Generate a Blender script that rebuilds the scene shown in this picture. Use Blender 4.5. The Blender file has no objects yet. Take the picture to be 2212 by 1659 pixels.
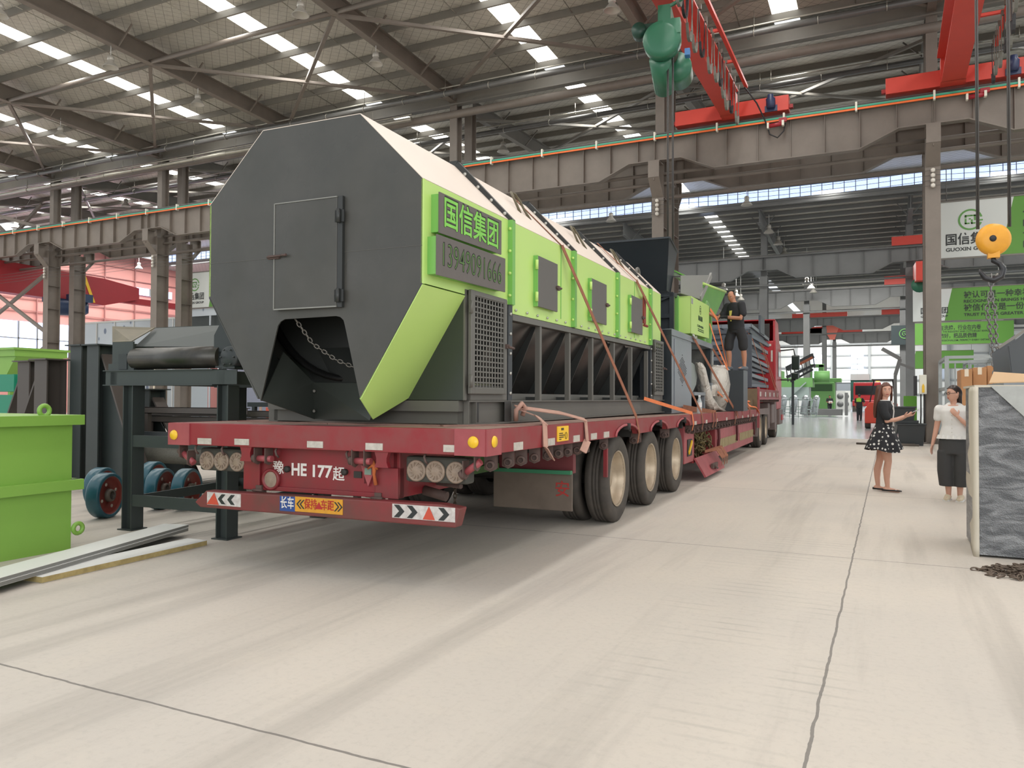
import bpy, bmesh, math, random
from mathutils import Matrix, Vector, Euler
random.seed(7)
SC = bpy.context.scene
COL = SC.collection
PI = math.pi
# ---------------------------------------------------------------- camera
HCAM = 1.38
YAW, PITCH, ROLL = math.radians(26.05), math.radians(1.03), math.radians(0.24)
fw = Vector((-math.sin(YAW) * math.cos(PITCH), math.cos(YAW) * math.cos(PITCH), math.sin(PITCH)))
r0 = Vector((math.cos(YAW), math.sin(YAW), 0))
u0 = r0.cross(fw)
RV = r0 * math.cos(ROLL) + u0 * math.sin(ROLL)
UV = -r0 * math.sin(ROLL) + u0 * math.cos(ROLL)
cam_d = bpy.data.cameras.new('camera')
cam = bpy.data.objects.new('camera', cam_d)
COL.objects.link(cam)
cam_d.sensor_width = 36
cam_d.lens = 1665.0 / 2212 * 36
cam_d.clip_end = 600
cam.matrix_world = Matrix(((RV.x, UV.x, -fw.x, 0), (RV.y, UV.y, -fw.y, 0), (RV.z, UV.z, -fw.z, HCAM), (0, 0, 0, 1)))
SC.camera = cam
# ---------------------------------------------------------------- world, exposure
SC.view_settings.view_transform = 'Standard'
SC.view_settings.look = 'None'
SC.view_settings.gamma = 1
SC.view_settings.use_curve_mapping = False
SC.view_settings.exposure = 0.0
W = bpy.data.worlds.new('sky'); SC.world = W; W.use_nodes = True
bg = W.node_tree.nodes['Background']
bg.inputs[0].default_value = (0.93, 0.97, 1.0, 1)
bg.inputs[1].default_value = 1.15
SC.cycles.max_bounces = 6
SC.cycles.diffuse_bounces = 4
SC.cycles.glossy_bounces = 3
SC.cycles.transmission_bounces = 4
SC.cycles.transparent_max_bounces = 8
SC.cycles.sample_clamp_indirect = 6
SC.cycles.use_denoising = True

def area(name, loc, sx, sy, power, rot=(0, 0, 0), color=(1, 0.985, 0.95)):
    l = bpy.data.lights.new(name, 'AREA'); l.shape = 'RECTANGLE'; l.size = sx; l.size_y = sy
    l.energy = power * .62; l.color = color
    o = bpy.data.objects.new(name, l); COL.objects.link(o); o.location = loc; o.rotation_euler = rot
    return o
# daylight falling through the roof-light strips over the near hall
for X in (-47.1, -38.3, -29.5, -20.7, -11.9, -3.1, 5.7, 14.5):
    area('roof_daylight_or_fill', (X, 14.0, 14.3), 1.0, 24, 1350)
    area('roof_daylight_or_fill', (X, 40.0, 14.0), 1.0, 20, 1200)
# added daylight from an assumed, unseen hall opening behind the camera
area('assumed_opening_daylight', (9.0, -14.0, 5.0), 14, 9, 2600, (math.radians(78), 0, math.radians(18)))
for Y in (64, 84, 108, 132):
    area('roof_daylight_or_fill', (-3, Y, 12.0), 14, 3, 5200)  # added overhead fill that brightens the far hall, not roof openings
area('roof_daylight_or_fill', (-56, 44, 13.5), 7, 24, 9000)  # oversized fill added to brighten the salmon wall
area('roof_daylight_or_fill', (-8, 140, 12.0), 20, 5, 6000, (math.radians(30), 0, 0))  # added fill, tilted to brighten the end wall

# ---------------------------------------------------------------- materials
MATS = {}
def lin(c):
    c = c / 255.0
    return c / 12.92 if c <= 0.04045 else ((c + 0.055) / 1.055) ** 2.4
def rgb(c): return (lin(c[0]), lin(c[1]), lin(c[2]), 1)
def mat(name, c, rough=0.6, metal=0.0, noise=0.0, scale=3.0, c2=None, bump=0.0, bscale=40, stretch=None, alpha=1.0, spec=0.5, emit=0, lo=0.35, hi=0.7):
    if name in MATS: return MATS[name]
    m = bpy.data.materials.new(name); m.use_nodes = True
    nt = m.node_tree; b = nt.nodes['Principled BSDF']
    b.inputs['Base Color'].default_value = rgb(c)
    b.inputs['Roughness'].default_value = rough
    b.inputs['Metallic'].default_value = metal
    b.inputs['Specular IOR Level'].default_value = spec
    b.inputs['Alpha'].default_value = alpha
    if emit:
        b.inputs['Emission Color'].default_value = rgb(c); b.inputs['Emission Strength'].default_value = emit
    tc = None
    if noise > 0 or bump > 0:
        tc = nt.nodes.new('ShaderNodeTexCoord'); mp = nt.nodes.new('ShaderNodeMapping')
        nt.links.new(tc.outputs['Object'], mp.inputs[0])
        if stretch: mp.inputs['Scale'].default_value = stretch
    if noise > 0:
        n = nt.nodes.new('ShaderNodeTexNoise'); n.inputs['Scale'].default_value = scale
        n.inputs['Detail'].default_value = 6; n.inputs['Roughness'].default_value = 0.6
        nt.links.new(mp.outputs[0], n.inputs['Vector'])
        r = nt.nodes.new('ShaderNodeValToRGB')
        c2 = c2 or tuple(max(0, v * 0.75) for v in c)
        r.color_ramp.elements[0].position = lo; r.color_ramp.elements[1].position = hi
        a = rgb(c); d = rgb(c2)
        r.color_ramp.elements[0].color = a
        r.color_ramp.elements[1].color = tuple(a[i] * (1 - noise) + d[i] * noise for i in range(3)) + (1,)
        nt.links.new(n.outputs['Fac'], r.inputs[0]); nt.links.new(r.outputs[0], b.inputs['Base Color'])
    if bump > 0:
        n2 = nt.nodes.new('ShaderNodeTexNoise'); n2.inputs['Scale'].default_value = bscale; n2.inputs['Detail'].default_value = 4
        nt.links.new(mp.outputs[0], n2.inputs['Vector'])
        bp = nt.nodes.new('ShaderNodeBump'); bp.inputs['Strength'].default_value = bump; bp.inputs['Distance'].default_value = 0.02
        nt.links.new(n2.outputs['Fac'], bp.inputs['Height']); nt.links.new(bp.outputs[0], b.inputs['Normal'])
    MATS[name] = m
    return m

# ---------------------------------------------------------------- mesh builder
class B:
    def __init__(s): s.v = []; s.f = []; s.m = []; s.s = []; s.mi = 0
    def add(s, vs, fs, smooth=False):
        o = len(s.v); s.v += [tuple(p) for p in vs]
        for f in fs: s.f.append([i + o for i in f]); s.m.append(s.mi); s.s.append(smooth)
        return s
    def box(s, x0, x1, y0, y1, z0, z1):
        vs = [(x, y, z) for z in (z0, z1) for y in (y0, y1) for x in (x0, x1)]
        return s.add(vs, [(0, 2, 3, 1), (4, 5, 7, 6), (0, 1, 5, 4), (2, 6, 7, 3), (0, 4, 6, 2), (1, 3, 7, 5)])
    def cbox(s, c, d, rot=None):
        c = Vector(c); vs = []
        for z in (-.5, .5):
            for y in (-.5, .5):
                for x in (-.5, .5):
                    p = Vector((x * d[0], y * d[1], z * d[2]))
                    if rot is not None: p = rot @ p
                    vs.append(c + p)
        return s.add(vs, [(0, 2, 3, 1), (4, 5, 7, 6), (0, 1, 5, 4), (2, 6, 7, 3), (0, 4, 6, 2), (1, 3, 7, 5)])
    def bar(s, p, q, w, h, up=(0, 0, 1)):
        p = Vector(p); q = Vector(q); d = (q - p); L = d.length
        if L < 1e-6: return s
        d.normalize(); up = Vector(up)
        if abs(d.dot(up)) > .98: up = Vector((1, 0, 0))
        sd = d.cross(up).normalized(); u = sd.cross(d).normalized()
        vs = [a + sd * (w / 2 * i) + u * (h / 2 * j) for a in (p, q) for j in (-1, 1) for i in (-1, 1)]
        return s.add(vs, [(0, 1, 3, 2), (4, 6, 7, 5), (0, 4, 5, 1), (2, 3, 7, 6), (0, 2, 6, 4), (1, 5, 7, 3)])
    def tube(s, pts, r, n=8, caps=True, closed=False):
        pts = [Vector(p) for p in pts]; rs = r if isinstance(r, (list, tuple)) else [r] * len(pts)
        N = len(pts); vs = []; prev = None
        for i, p in enumerate(pts):
            if closed: t = pts[(i + 1) % N] - pts[i - 1]
            else: t = pts[min(i + 1, N - 1)] - pts[max(i - 1, 0)]
            t.normalize()
            if prev is None:
                a = Vector((0, 0, 1)) if abs(t.z) < .9 else Vector((1, 0, 0))
            else: a = prev
            x = (a - t * a.dot(t)).normalized(); prev = x; y = t.cross(x)
            for k in range(n):
                an = 2 * PI * k / n
                vs.append(p + (x * math.cos(an) + y * math.sin(an)) * rs[i])
        fs = []
        for i in range(N if closed else N - 1):
            j = (i + 1) % N
            for k in range(n):
                fs.append((i * n + k, i * n + (k + 1) % n, j * n + (k + 1) % n, j * n + k))
        s.add(vs, fs, True)
        if caps and not closed:
            o = len(s.v) - len(vs)
            s.f.append([o + k for k in range(n)][::-1]); s.m.append(s.mi); s.s.append(False)
            s.f.append([o + (N - 1) * n + k for k in range(n)]); s.m.append(s.mi); s.s.append(False)
        return s
    def cyl(s, p, q, r, n=16, r2=None, caps=True):
        return s.tube([p, q], [r, r if r2 is None else r2], n, caps)
    def prism(s, pts, ax, a0, a1):
        def P(u, v, a): return {'x': (a, u, v), 'y': (u, a, v), 'z': (u, v, a)}[ax]
        n = len(pts)
        vs = [P(u, v, a0) for u, v in pts] + [P(u, v, a1) for u, v in pts]
        fs = [list(range(n))[::-1], list(range(n, 2 * n))] + [(i, (i + 1) % n, n + (i + 1) % n, n + i) for i in range(n)]
        return s.add(vs, fs)
    def poly(s, pts): return s.add(pts, [list(range(len(pts)))])
    def loft(s, rings, closed=True, caps=True, smooth=True):
        n = len(rings[0]); vs = [p for r in rings for p in r]; fs = []
        for i in range(len(rings) - 1):
            for k in range(n if closed else n - 1):
                fs.append((i * n + k, i * n + (k + 1) % n, (i + 1) * n + (k + 1) % n, (i + 1) * n + k))
        s.add(vs, fs, smooth)
        if caps:
            o = len(s.v) - len(vs)
            s.f.append([o + k for k in range(n)][::-1]); s.m.append(s.mi); s.s.append(False)
            s.f.append([o + (len(rings) - 1) * n + k for k in range(n)]); s.m.append(s.mi); s.s.append(False)
        return s
    def lathe(s, prof, c=(0, 0, 0), axis=(0, 0, 1), n=20, smooth=True):
        ax = Vector(axis).normalized(); a = Vector((1, 0, 0)) if abs(ax.x) < .9 else Vector((0, 1, 0))
        x = (a - ax * a.dot(ax)).normalized(); y = ax.cross(x); c = Vector(c)
        vs = [c + ax * z + (x * math.cos(2 * PI * k / n) + y * math.sin(2 * PI * k / n)) * r for r, z in prof for k in range(n)]
        fs = [(i * n + k, i * n + (k + 1) % n, (i + 1) * n + (k + 1) % n, (i + 1) * n + k) for i in range(len(prof) - 1) for k in range(n)]
        return s.add(vs, fs, smooth)
    def plate(s, pts, t):
        """planar polygon in 3-D given thickness t along its normal"""
        P = [Vector(p) for p in pts]; n = Vector((0, 0, 0))
        for i in range(len(P)): n += P[i].cross(P[(i + 1) % len(P)])
        n.normalize(); k = len(P)
        vs = [p - n * t / 2 for p in P] + [p + n * t / 2 for p in P]
        return s.add(vs, [list(range(k))[::-1], list(range(k, 2 * k))] + [(i, (i + 1) % k, k + (i + 1) % k, k + i) for i in range(k)])

MW = {}
IDT = Matrix.Identity(4)
def wm(o): return MW.get(o.name, IDT)
def reg(o, m): MW[o.name] = m; return o
def build(name, b, mats, parent=None, fr=IDT, bevel=0, orig=None, fixn=True):
    if not isinstance(mats, (list, tuple)): mats = [mats]
    vs = [fr @ Vector(p) for p in b.v]
    if parent is not None:
        inv = wm(parent).inverted(); M = wm(parent)
    else:
        if orig is None:
            xs = [p.x for p in vs]; ys = [p.y for p in vs]; zs = [p.z for p in vs]
            L = Vector(((min(xs) + max(xs)) / 2, (min(ys) + max(ys)) / 2, min(zs)))
        else: L = fr @ Vector(orig)
        M = Matrix.Translation(L) @ fr.to_3x3().to_4x4(); inv = M.inverted()
    me = bpy.data.meshes.new(name)
    me.from_pydata([inv @ p for p in vs], [], b.f)
    for i, p in enumerate(me.polygons): p.material_index = b.m[i]; p.use_smooth = b.s[i]
    if fixn:
        bm = bmesh.new(); bm.from_mesh(me); bmesh.ops.recalc_face_normals(bm, faces=bm.faces); bm.to_mesh(me); bm.free()
    for m in mats: me.materials.append(m)
    o = bpy.data.objects.new(name, me); COL.objects.link(o)
    if parent is not None: o.parent = parent
    else: o.matrix_world = M
    reg(o, M)
    if bevel:
        md = o.modifiers.new('bevel', 'BEVEL'); md.width = bevel; md.segments = 2; md.limit_method = 'ANGLE'; md.angle_limit = math.radians(40)
    return o
def tag(o, label, cat, group=None, kind=None):
    o['label'] = label; o['category'] = cat
    if group: o['group'] = group
    if kind: o['kind'] = kind
    return o
def thing(name, label, cat, loc=(0, 0, 0), rz=0, group=None, fr=IDT, kind=None):
    o = bpy.data.objects.new(name, None); COL.objects.link(o); o.empty_display_size = .2
    M = fr @ Matrix.Translation(loc) @ Matrix.Rotation(rz, 4, 'Z')
    o.matrix_world = M; reg(o, M)
    return tag(o, label, cat, group, kind)
def struct(o): o['kind'] = 'structure'; return o
def dup(root, M, label=None, group=None):
    """copy of a thing with copies of its parts and sub-parts, placed at world matrix M"""
    def rec(o, par, m):
        c = o.copy(); COL.objects.link(c)
        if par is None: c.matrix_world = m
        else: c.parent = par
        reg(c, m)
        for ch in list(o.children): rec(ch, c, m)
        return c
    r = rec(root, None, M)
    if label: r['label'] = label
    if group: r['group'] = group
    return r
def movec(root, d, label=None): return dup(root, Matrix.Translation(d) @ wm(root), label)
def text(name, body, size, M, m, parent=None, ext=0.001, off=0.0, sx=1.0, sy=1.0, align='CENTER', shear=0, width=None, kids=True):
    """lettering mesh; M maps text x,y plane (z out) into world"""
    cu = bpy.data.curves.new(name, 'FONT'); cu.body = body; cu.size = size; cu.extrude = ext; cu.offset = off
    cu.align_x = align; cu.align_y = 'CENTER'; cu.shear = shear; cu.resolution_u = 3
    o = bpy.data.objects.new(name, cu); COL.objects.link(o)
    dg = bpy.context.evaluated_depsgraph_get(); me = bpy.data.meshes.new_from_object(o.evaluated_get(dg))
    bpy.data.objects.remove(o); bpy.data.curves.remove(cu)
    if width and len(me.vertices):
        xs = [v.co.x for v in me.vertices]; w = max(xs) - min(xs); sx = width / w
        c = (max(xs) + min(xs)) / 2 if align == 'CENTER' else (min(xs) if align == 'LEFT' else max(xs))
        for v in me.vertices: v.co.x = (v.co.x - c) * sx
        sx = 1
    me.transform(Matrix.Diagonal((sx, sy, 1, 1)))
    P = wm(parent) if parent is not None else IDT
    me.transform(P.inverted() @ M)
    me.materials.clear(); me.materials.append(m); me.name = name
    ob = bpy.data.objects.new(name, me); COL.objects.link(ob)
    if parent is not None: ob.parent = parent
    reg(ob, P)
    return ob
def planeM(o, x, y, fr=IDT):
    """matrix whose x,y axes are given directions at origin o (z = x cross y)"""
    x = Vector(x).normalized(); y = Vector(y).normalized(); z = x.cross(y)
    return fr @ Matrix(((x.x, y.x, z.x, o[0]), (x.y, y.y, z.y, o[1]), (x.z, y.z, z.z, o[2]), (0, 0, 0, 1)))
def lerp(a, b, t): return a + (b - a) * t
def rnd(a, b): return random.uniform(a, b)
ORD = ['first', 'second', 'third', 'fourth', 'fifth', 'sixth', 'seventh', 'eighth', 'ninth', 'tenth', 'eleventh', 'twelfth', 'thirteenth', 'fourteenth', 'fifteenth', 'sixteenth', 'seventeenth', 'eighteenth', 'nineteenth', 'twentieth']
# ================================================================ BUILDING
steel = mat('warm_grey_steel_paint', (122, 113, 104), .5, noise=.5, scale=1.3, c2=(98, 90, 82))
steel_d = mat('grey_steel_paint', (124, 120, 112), .5, noise=.4, scale=1.1, c2=(100, 97, 92))
steel_f = mat('far_hall_steel_paint', (112, 113, 112), .6, noise=.3, scale=.8)
galv = mat('galvanised_pipe', (176, 172, 160), .35, .6, noise=.4, scale=3)
pipe_d = mat('dark_pipe_paint', (96, 95, 92), .35, .2, noise=.3, scale=3)
white_m = mat('white_paint', (214, 214, 210), .5)

# floor ----------------------------------------------------------
def floor_material():
    m = bpy.data.materials.new('poured_concrete'); m.use_nodes = True; nt = m.node_tree; N = nt.nodes; L = nt.links
    b = N['Principled BSDF']; tc = N.new('ShaderNodeTexCoord')
    def mp(rot, sc):
        q = N.new('ShaderNodeMapping'); q.inputs['Rotation'].default_value = (0, 0, rot); q.inputs['Scale'].default_value = sc
        L.new(tc.outputs['Object'], q.inputs[0]); return q
    def noise(src, s, d=6, r=.6):
        n = N.new('ShaderNodeTexNoise'); n.inputs['Scale'].default_value = s; n.inputs['Detail'].default_value = d; n.inputs['Roughness'].default_value = r
        L.new(src.outputs[0], n.inputs['Vector']); return n
    def math_(op, a, bv=None, c=None):
        n = N.new('ShaderNodeMath'); n.operation = op
        for i, x in enumerate((a, bv, c)):
            if x is None: continue
            if isinstance(x, (int, float)): n.inputs[i].default_value = x
            else: L.new(x, n.inputs[i])
        return n.outputs[0]
    def mix(f, A, Bc):
        n = N.new('ShaderNodeMix'); n.data_type = 'RGBA'
        if isinstance(f, float): n.inputs[0].default_value = f
        else: L.new(f, n.inputs[0])
        for i, x in ((6, A), (7, Bc)):
            if isinstance(x, tuple): n.inputs[i].default_value = x
            else: L.new(x, n.inputs[i])
        return n.outputs[2]
    def ramp(src, lo, hi):
        r = N.new('ShaderNodeMapRange'); r.inputs[1].default_value = lo; r.inputs[2].default_value = hi; L.new(src, r.inputs[0]); return r.outputs[0]
    iso = mp(0, (1, 1, 1)); st = mp(math.radians(-32), (1.6, .10, 1)); st2 = mp(math.radians(-2), (2.2, .12, 1))
    big = noise(iso, .35); med = noise(iso, 2.2); fine = noise(iso, 26, 8, .7); sk = noise(st, 1.5, 7); sk2 = noise(st2, 1.6, 7); tiny = noise(iso, 90, 3)
    col = mix(ramp(big.outputs['Fac'], .35, .7), rgb((200, 191, 179)), rgb((188, 181, 172)))
    col = mix(math_('MULTIPLY', ramp(sk.outputs['Fac'], .52, .68), .55), col, rgb((158, 151, 142)))
    col = mix(math_('MULTIPLY', ramp(sk2.outputs['Fac'], .55, .72), .35), col, rgb((172, 166, 158)))
    col = mix(math_('MULTIPLY', ramp(med.outputs['Fac'], .55, .75), .3), col, rgb((206, 196, 180)))
    col = mix(math_('MULTIPLY', ramp(fine.outputs['Fac'], .5, .8), .35), col, rgb((150, 144, 136)))
    # tyre tread prints on the right lane
    sep = N.new('ShaderNodeSeparateXYZ'); L.new(tc.outputs['Object'], sep.inputs[0])
    X, Y = sep.outputs[0], sep.outputs[1]
    rip = math_('SINE', math_('MULTIPLY', Y, 52.0)); rip = ramp(rip, .55, 1.0)
    lane = ramp(math_('ABSOLUTE', math_('SUBTRACT', X, -.75)), .75, .45)
    tr = math_('MULTIPLY', math_('MULTIPLY', rip, lane), math_('MULTIPLY', ramp(noise(iso, 1.7).outputs['Fac'], .45, .65), .38))
    col = mix(tr, col, rgb((150, 146, 138)))
    # expansion joints
    wob = math_('MULTIPLY', math_('SUBTRACT', noise(iso, 3.5, 4).outputs['Fac'], .5), .03)
    def joint(c, off, per, w):
        q = math_('ADD', math_('ADD', c, -off), wob)
        q = math_('ABSOLUTE', math_('SUBTRACT', math_('FRACT', math_('ADD', math_('DIVIDE', q, per), .5)), .5))
        return math_('LESS_THAN', q, w / per)
    j = math_('MAXIMUM', joint(X, -.29, 6.0, .007), joint(Y, 2.43, 4.9, .0075))
    col = mix(math_('MULTIPLY', j, .75), col, rgb((92, 88, 84)))
    # polished, cooler slab in the far hall
    far = math_('GREATER_THAN', Y, 29.5)
    col = mix(far, col, mix(ramp(med.outputs['Fac'], .4, .7), rgb((160, 162, 162)), rgb((142, 144, 145))))
    L.new(col, b.inputs['Base Color'])
    rg = N.new('ShaderNodeMix'); rg.data_type = 'FLOAT'; L.new(far, rg.inputs[0]); rg.inputs[2].default_value = .68; rg.inputs[3].default_value = .16
    L.new(rg.outputs[0], b.inputs['Roughness'])
    bp = N.new('ShaderNodeBump'); bp.inputs['Strength'].default_value = .12; bp.inputs['Distance'].default_value = .01
    L.new(math_('ADD', fine.outputs['Fac'], math_('MULTIPLY', tiny.outputs['Fac'], .4)), bp.inputs['Height']); L.new(bp.outputs[0], b.inputs['Normal'])
    return m
b = B(); b.box(-66, 30, -12, 150, -.2, 0)
fl = struct(build('floor', b, floor_material(), orig=(0, 0, 0)))

# roof -----------------------------------------------------------
def foil():
    m = bpy.data.materials.new('foil_insulation'); m.use_nodes = True; nt = m.node_tree; N = nt.nodes; L = nt.links
    b = N['Principled BSDF']; tc = N.new('ShaderNodeTexCoord')
    b.inputs['Roughness'].default_value = .42; b.inputs['Metallic'].default_value = .25
    q = N.new('ShaderNodeMapping'); q.inputs['Rotation'].default_value = (0, 0, PI / 4); q.inputs['Scale'].default_value = (3.4, 3.4, 3.4); L.new(tc.outputs['Object'], q.inputs[0])
    s = N.new('ShaderNodeSeparateXYZ'); L.new(q.outputs[0], s.inputs[0])
    def M(op, a, c):
        n = N.new('ShaderNodeMath'); n.operation = op
        for i, x in enumerate((a, c)):
            if isinstance(x, (int, float)): n.inputs[i].default_value = x
            elif x is not None: L.new(x, n.inputs[i])
        return n.outputs[0]
    g = M('MAXIMUM', M('LESS_THAN', M('FRACT', s.outputs[0], None), .06), M('LESS_THAN', M('FRACT', s.outputs[1], None), .06))
    mx = N.new('ShaderNodeMix'); mx.data_type = 'RGBA'; L.new(g, mx.inputs[0]); mx.inputs[6].default_value = rgb((192, 188, 178)); mx.inputs[7].default_value = rgb((140, 136, 128))
    L.new(mx.outputs[2], b.inputs['Base Color'])
    n = N.new('ShaderNodeTexNoise'); n.inputs['Scale'].default_value = 5; n.inputs['Detail'].default_value = 5; L.new(tc.outputs['Object'], n.inputs['Vector'])
    bp = N.new('ShaderNodeBump'); bp.inputs['Strength'].default_value = .5; bp.inputs['Distance'].default_value = .06; L.new(n.outputs['Fac'], bp.inputs['Height']); L.new(bp.outputs[0], b.inputs['Normal'])
    return m
FOIL = foil()
SKY = bpy.data.materials.new('translucent_roof_light'); SKY.use_nodes = True
def skymat(m, s, c=(1, .985, .94, 1)):
    nt = m.node_tree; N = nt.nodes; N.clear(); out = N.new('ShaderNodeOutputMaterial'); e = N.new('ShaderNodeEmission')
    tc = N.new('ShaderNodeTexCoord'); w = N.new('ShaderNodeTexWave'); w.inputs['Scale'].default_value = 2.2; w.inputs['Distortion'].default_value = 6
    nt.links.new(tc.outputs['Object'], w.inputs[0]); r = N.new('ShaderNodeValToRGB')
    r.color_ramp.elements[0].color = (c[0] * .75, c[1] * .74, c[2] * .66, 1); r.color_ramp.elements[1].color = c; r.color_ramp.elements[1].position = .3
    nt.links.new(w.outputs['Fac'], r.inputs[0]); nt.links.new(r.outputs[0], e.inputs[0]); e.inputs[1].default_value = s
    nt.links.new(e.outputs[0], out.inputs[0])
skymat(SKY, 3.2)
CX = [1.27 - 8.8 * k for k in range(-2, 8)]       # column lines along the near row
XS0, XS1 = -62.0, 20.0
# near hall, second hall, lower far hall: (y, z) profiles of the roof sheet
PROF1 = [(28.25, 14.56), (14.3, 15.12), (.6, 14.56)]
PROF2 = [(28.45, 14.56), (40.0, 15.1), (50.0, 14.75)]
PROF3 = [(50.1, 13.6), (68.0, 12.85), (150.0, 12.6)]
def roofz(P, y):
    for (a, za), (c, zc) in zip(P[:-1], P[1:]):
        if min(a, c) <= y <= max(a, c): return za + (zc - za) * (y - a) / (c - a)
    return P[-1][1]
SKYX = [(CX[k] + CX[k + 1]) / 2 for k in range(len(CX) - 1)]
ceil_o = thing('ceiling', '', 'ceiling'); del ceil_o['label']; del ceil_o['category']; struct(ceil_o)
nwin = [0]
def roof(P, xs, w, segs):
    cuts = sorted(set([XS0, XS1] + [x - w / 2 for x in xs] + [x + w / 2 for x in xs]))
    b = B()
    for x0, x1 in zip(cuts[:-1], cuts[1:]):
        mid = (x0 + x1) / 2
        if any(abs(mid - x) < w / 2 for x in xs): continue
        for (ya, za), (yb, zb) in zip(P[:-1], P[1:]):
            b.poly([(x0, ya, za), (x1, ya, za), (x1, yb, zb), (x0, yb, zb)])
    build('roof_sheet', b, FOIL, ceil_o)
    for x in xs:
        for (ya, yb) in segs:
            b = B(); b.poly([(x - w / 2, ya, roofz(P, ya)), (x + w / 2, ya, roofz(P, ya)), (x + w / 2, yb, roofz(P, yb)), (x - w / 2, yb, roofz(P, yb))])
            nwin[0] += 1
            struct(build('window_%d' % nwin[0], b, SKY))
roof(PROF1, SKYX, .85, [(28.0, 14.4), (14.2, .8)])
roof(PROF2, SKYX[:1] + SKYX[3:], .85, [(28.8, 39.5), (40.5, 49.6)])
roof(PROF3, [-10.6], .85, [(50.6, 67.9)])

# purlins --------------------------------------------------------
def purlin(y, z, x0=XS0, x1=XS1, m=steel_d, lab=None, grp=None, h=.24):
    b = B(); b.prism([(y - .04, z - h), (y + .04, z - h), (y + .04, z - h + .03), (y - .01, z - h + .03), (y - .01, z - .03), (y + .04, z - .03), (y + .04, z), (y - .04, z)], 'x', x0, x1)
    return tag(build('roof_purlin', b, m), lab, 'purlin', grp, 'thing')
y = 27.5
n_ = 0
while y > 15.2:
    purlin(y, roofz(PROF1, y) - .01, lab='grey steel purlin under the near foil roof, %s counted up from the double columns' % ORD[n_], grp='purlins of the near hall roof'); y -= 1.58; n_ += 1
y = 29.5
n_ = 0
while y < 39: purlin(y, roofz(PROF2, y) - .01, lab='grey steel purlin under the roof beyond the double columns, %s counted away from them' % ORD[n_], grp='purlins of the second hall roof'); y += 1.58; n_ += 1
y = 50.7
n_ = 0
while y < 68: purlin(y, roofz(PROF3, y) - .01, -34, 12, steel_f, lab='grey steel purlin under the lower roof, %s counted away from the glazed band' % ORD[n_], grp='purlins of the third hall roof'); y += 1.4; n_ += 1
for n_, y in enumerate((69.5, 71, 72.5, 74, 76, 78, 80, 83, 86, 90)): purlin(y, roofz(PROF3, y) - .01, -34, 12, steel_f, lab='grey steel purlin deep under the far hall roof, %s from the near end' % ORD[n_], grp='purlins of the far hall roof')
# rafters
def rafter(x, y0, y1, zb, ztop, m, lab, hbr=(), grp=None):
    t = thing('roof_rafter', lab, 'rafter', (x, y0, zb(y0)), 0, grp, kind='thing')
    b = B(); n = 8; ys = [lerp(y0, y1, i / n) for i in range(n + 1)]
    for ya, yb in zip(ys[:-1], ys[1:]):
        za, zc, ta, tc = zb(ya), zb(yb), ztop(ya), ztop(yb)
        for (x0, x1, a0, a1, c0, c1) in ((x - .13, x + .13, za, za + .03, zc, zc + .03), (x - .01, x + .01, za + .03, ta - .03, zc + .03, tc - .03), (x - .13, x + .13, ta - .03, ta, tc - .03, tc)):
            b.add([(x0, ya, a0), (x1, ya, a0), (x1, ya, a1), (x0, ya, a1), (x0, yb, c0), (x1, yb, c0), (x1, yb, c1), (x0, yb, c1)],
                  [(0, 1, 2, 3), (4, 7, 6, 5), (0, 4, 5, 1), (3, 2, 6, 7), (0, 3, 7, 4), (1, 5, 6, 2)])
    build('beam', b, m, t)
    for yy in hbr:
        b = B(); b.bar((x + .1, yy, zb(yy) + .04), (x + .75, yy + .05, ztop(yy) + .05), .05, .05)
        b.bar((x - .1, yy, zb(yy) + .04), (x - .75, yy + .05, ztop(yy) + .05), .05, .05)
        build('fly_brace', b, m, t)
    return t
pl1 = ['over the far right column', 'above the second column from right', 'above the third column from right', 'coming down behind the dark end plate', 'above the second double column from left', 'above the leftmost double column']
for k, x in enumerate(CX):
    kk = k - 2
    if kk < -2 or kk > 6: continue
    where = {-2: 'beyond the right edge', -1: 'right of the orange crane beams', 0: 'over the tall column near the hook', 1: 'running down to the column beside the green hoist', 2: 'running down to the column behind the machine roof', 3: 'running down behind the dark end plate', 4: 'running down to the second double column from the left', 5: 'running down to the leftmost double column', 6: 'at the upper left corner'}[kk]
    rafter(x, 27.65, 14.4, lambda y: 13.72 + (27.6 - y) * .033, lambda y: roofz(PROF1, y) - .25, steel, 'near hall rafter, ' + where, (25.0, 21.8, 18.6), 'rafters of the near hall')
    rafter(x, 29.4, 40, lambda y: 13.7 + (y - 29.4) * .04, lambda y: roofz(PROF2, y) - .25, steel_d, 'second hall rafter, ' + where, (31.5, 34.6), 'rafters of the second hall')
for x, w_ in ((-25.0, 'hidden farthest left'), (-16.2, 'behind the hopper'), (-7.3, 'beside the row of small roof lights'), (1.2, 'behind the tall column')):
    rafter(x, 50.3, 68, lambda y: roofz(PROF3, y) - 1.1, lambda y: roofz(PROF3, y) - .25, steel_f, 'dark grey rafter under the lower roof beyond the glazed band, ' + w_, (52, 55, 58, 61, 64), 'rafters of the third hall')
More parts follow.
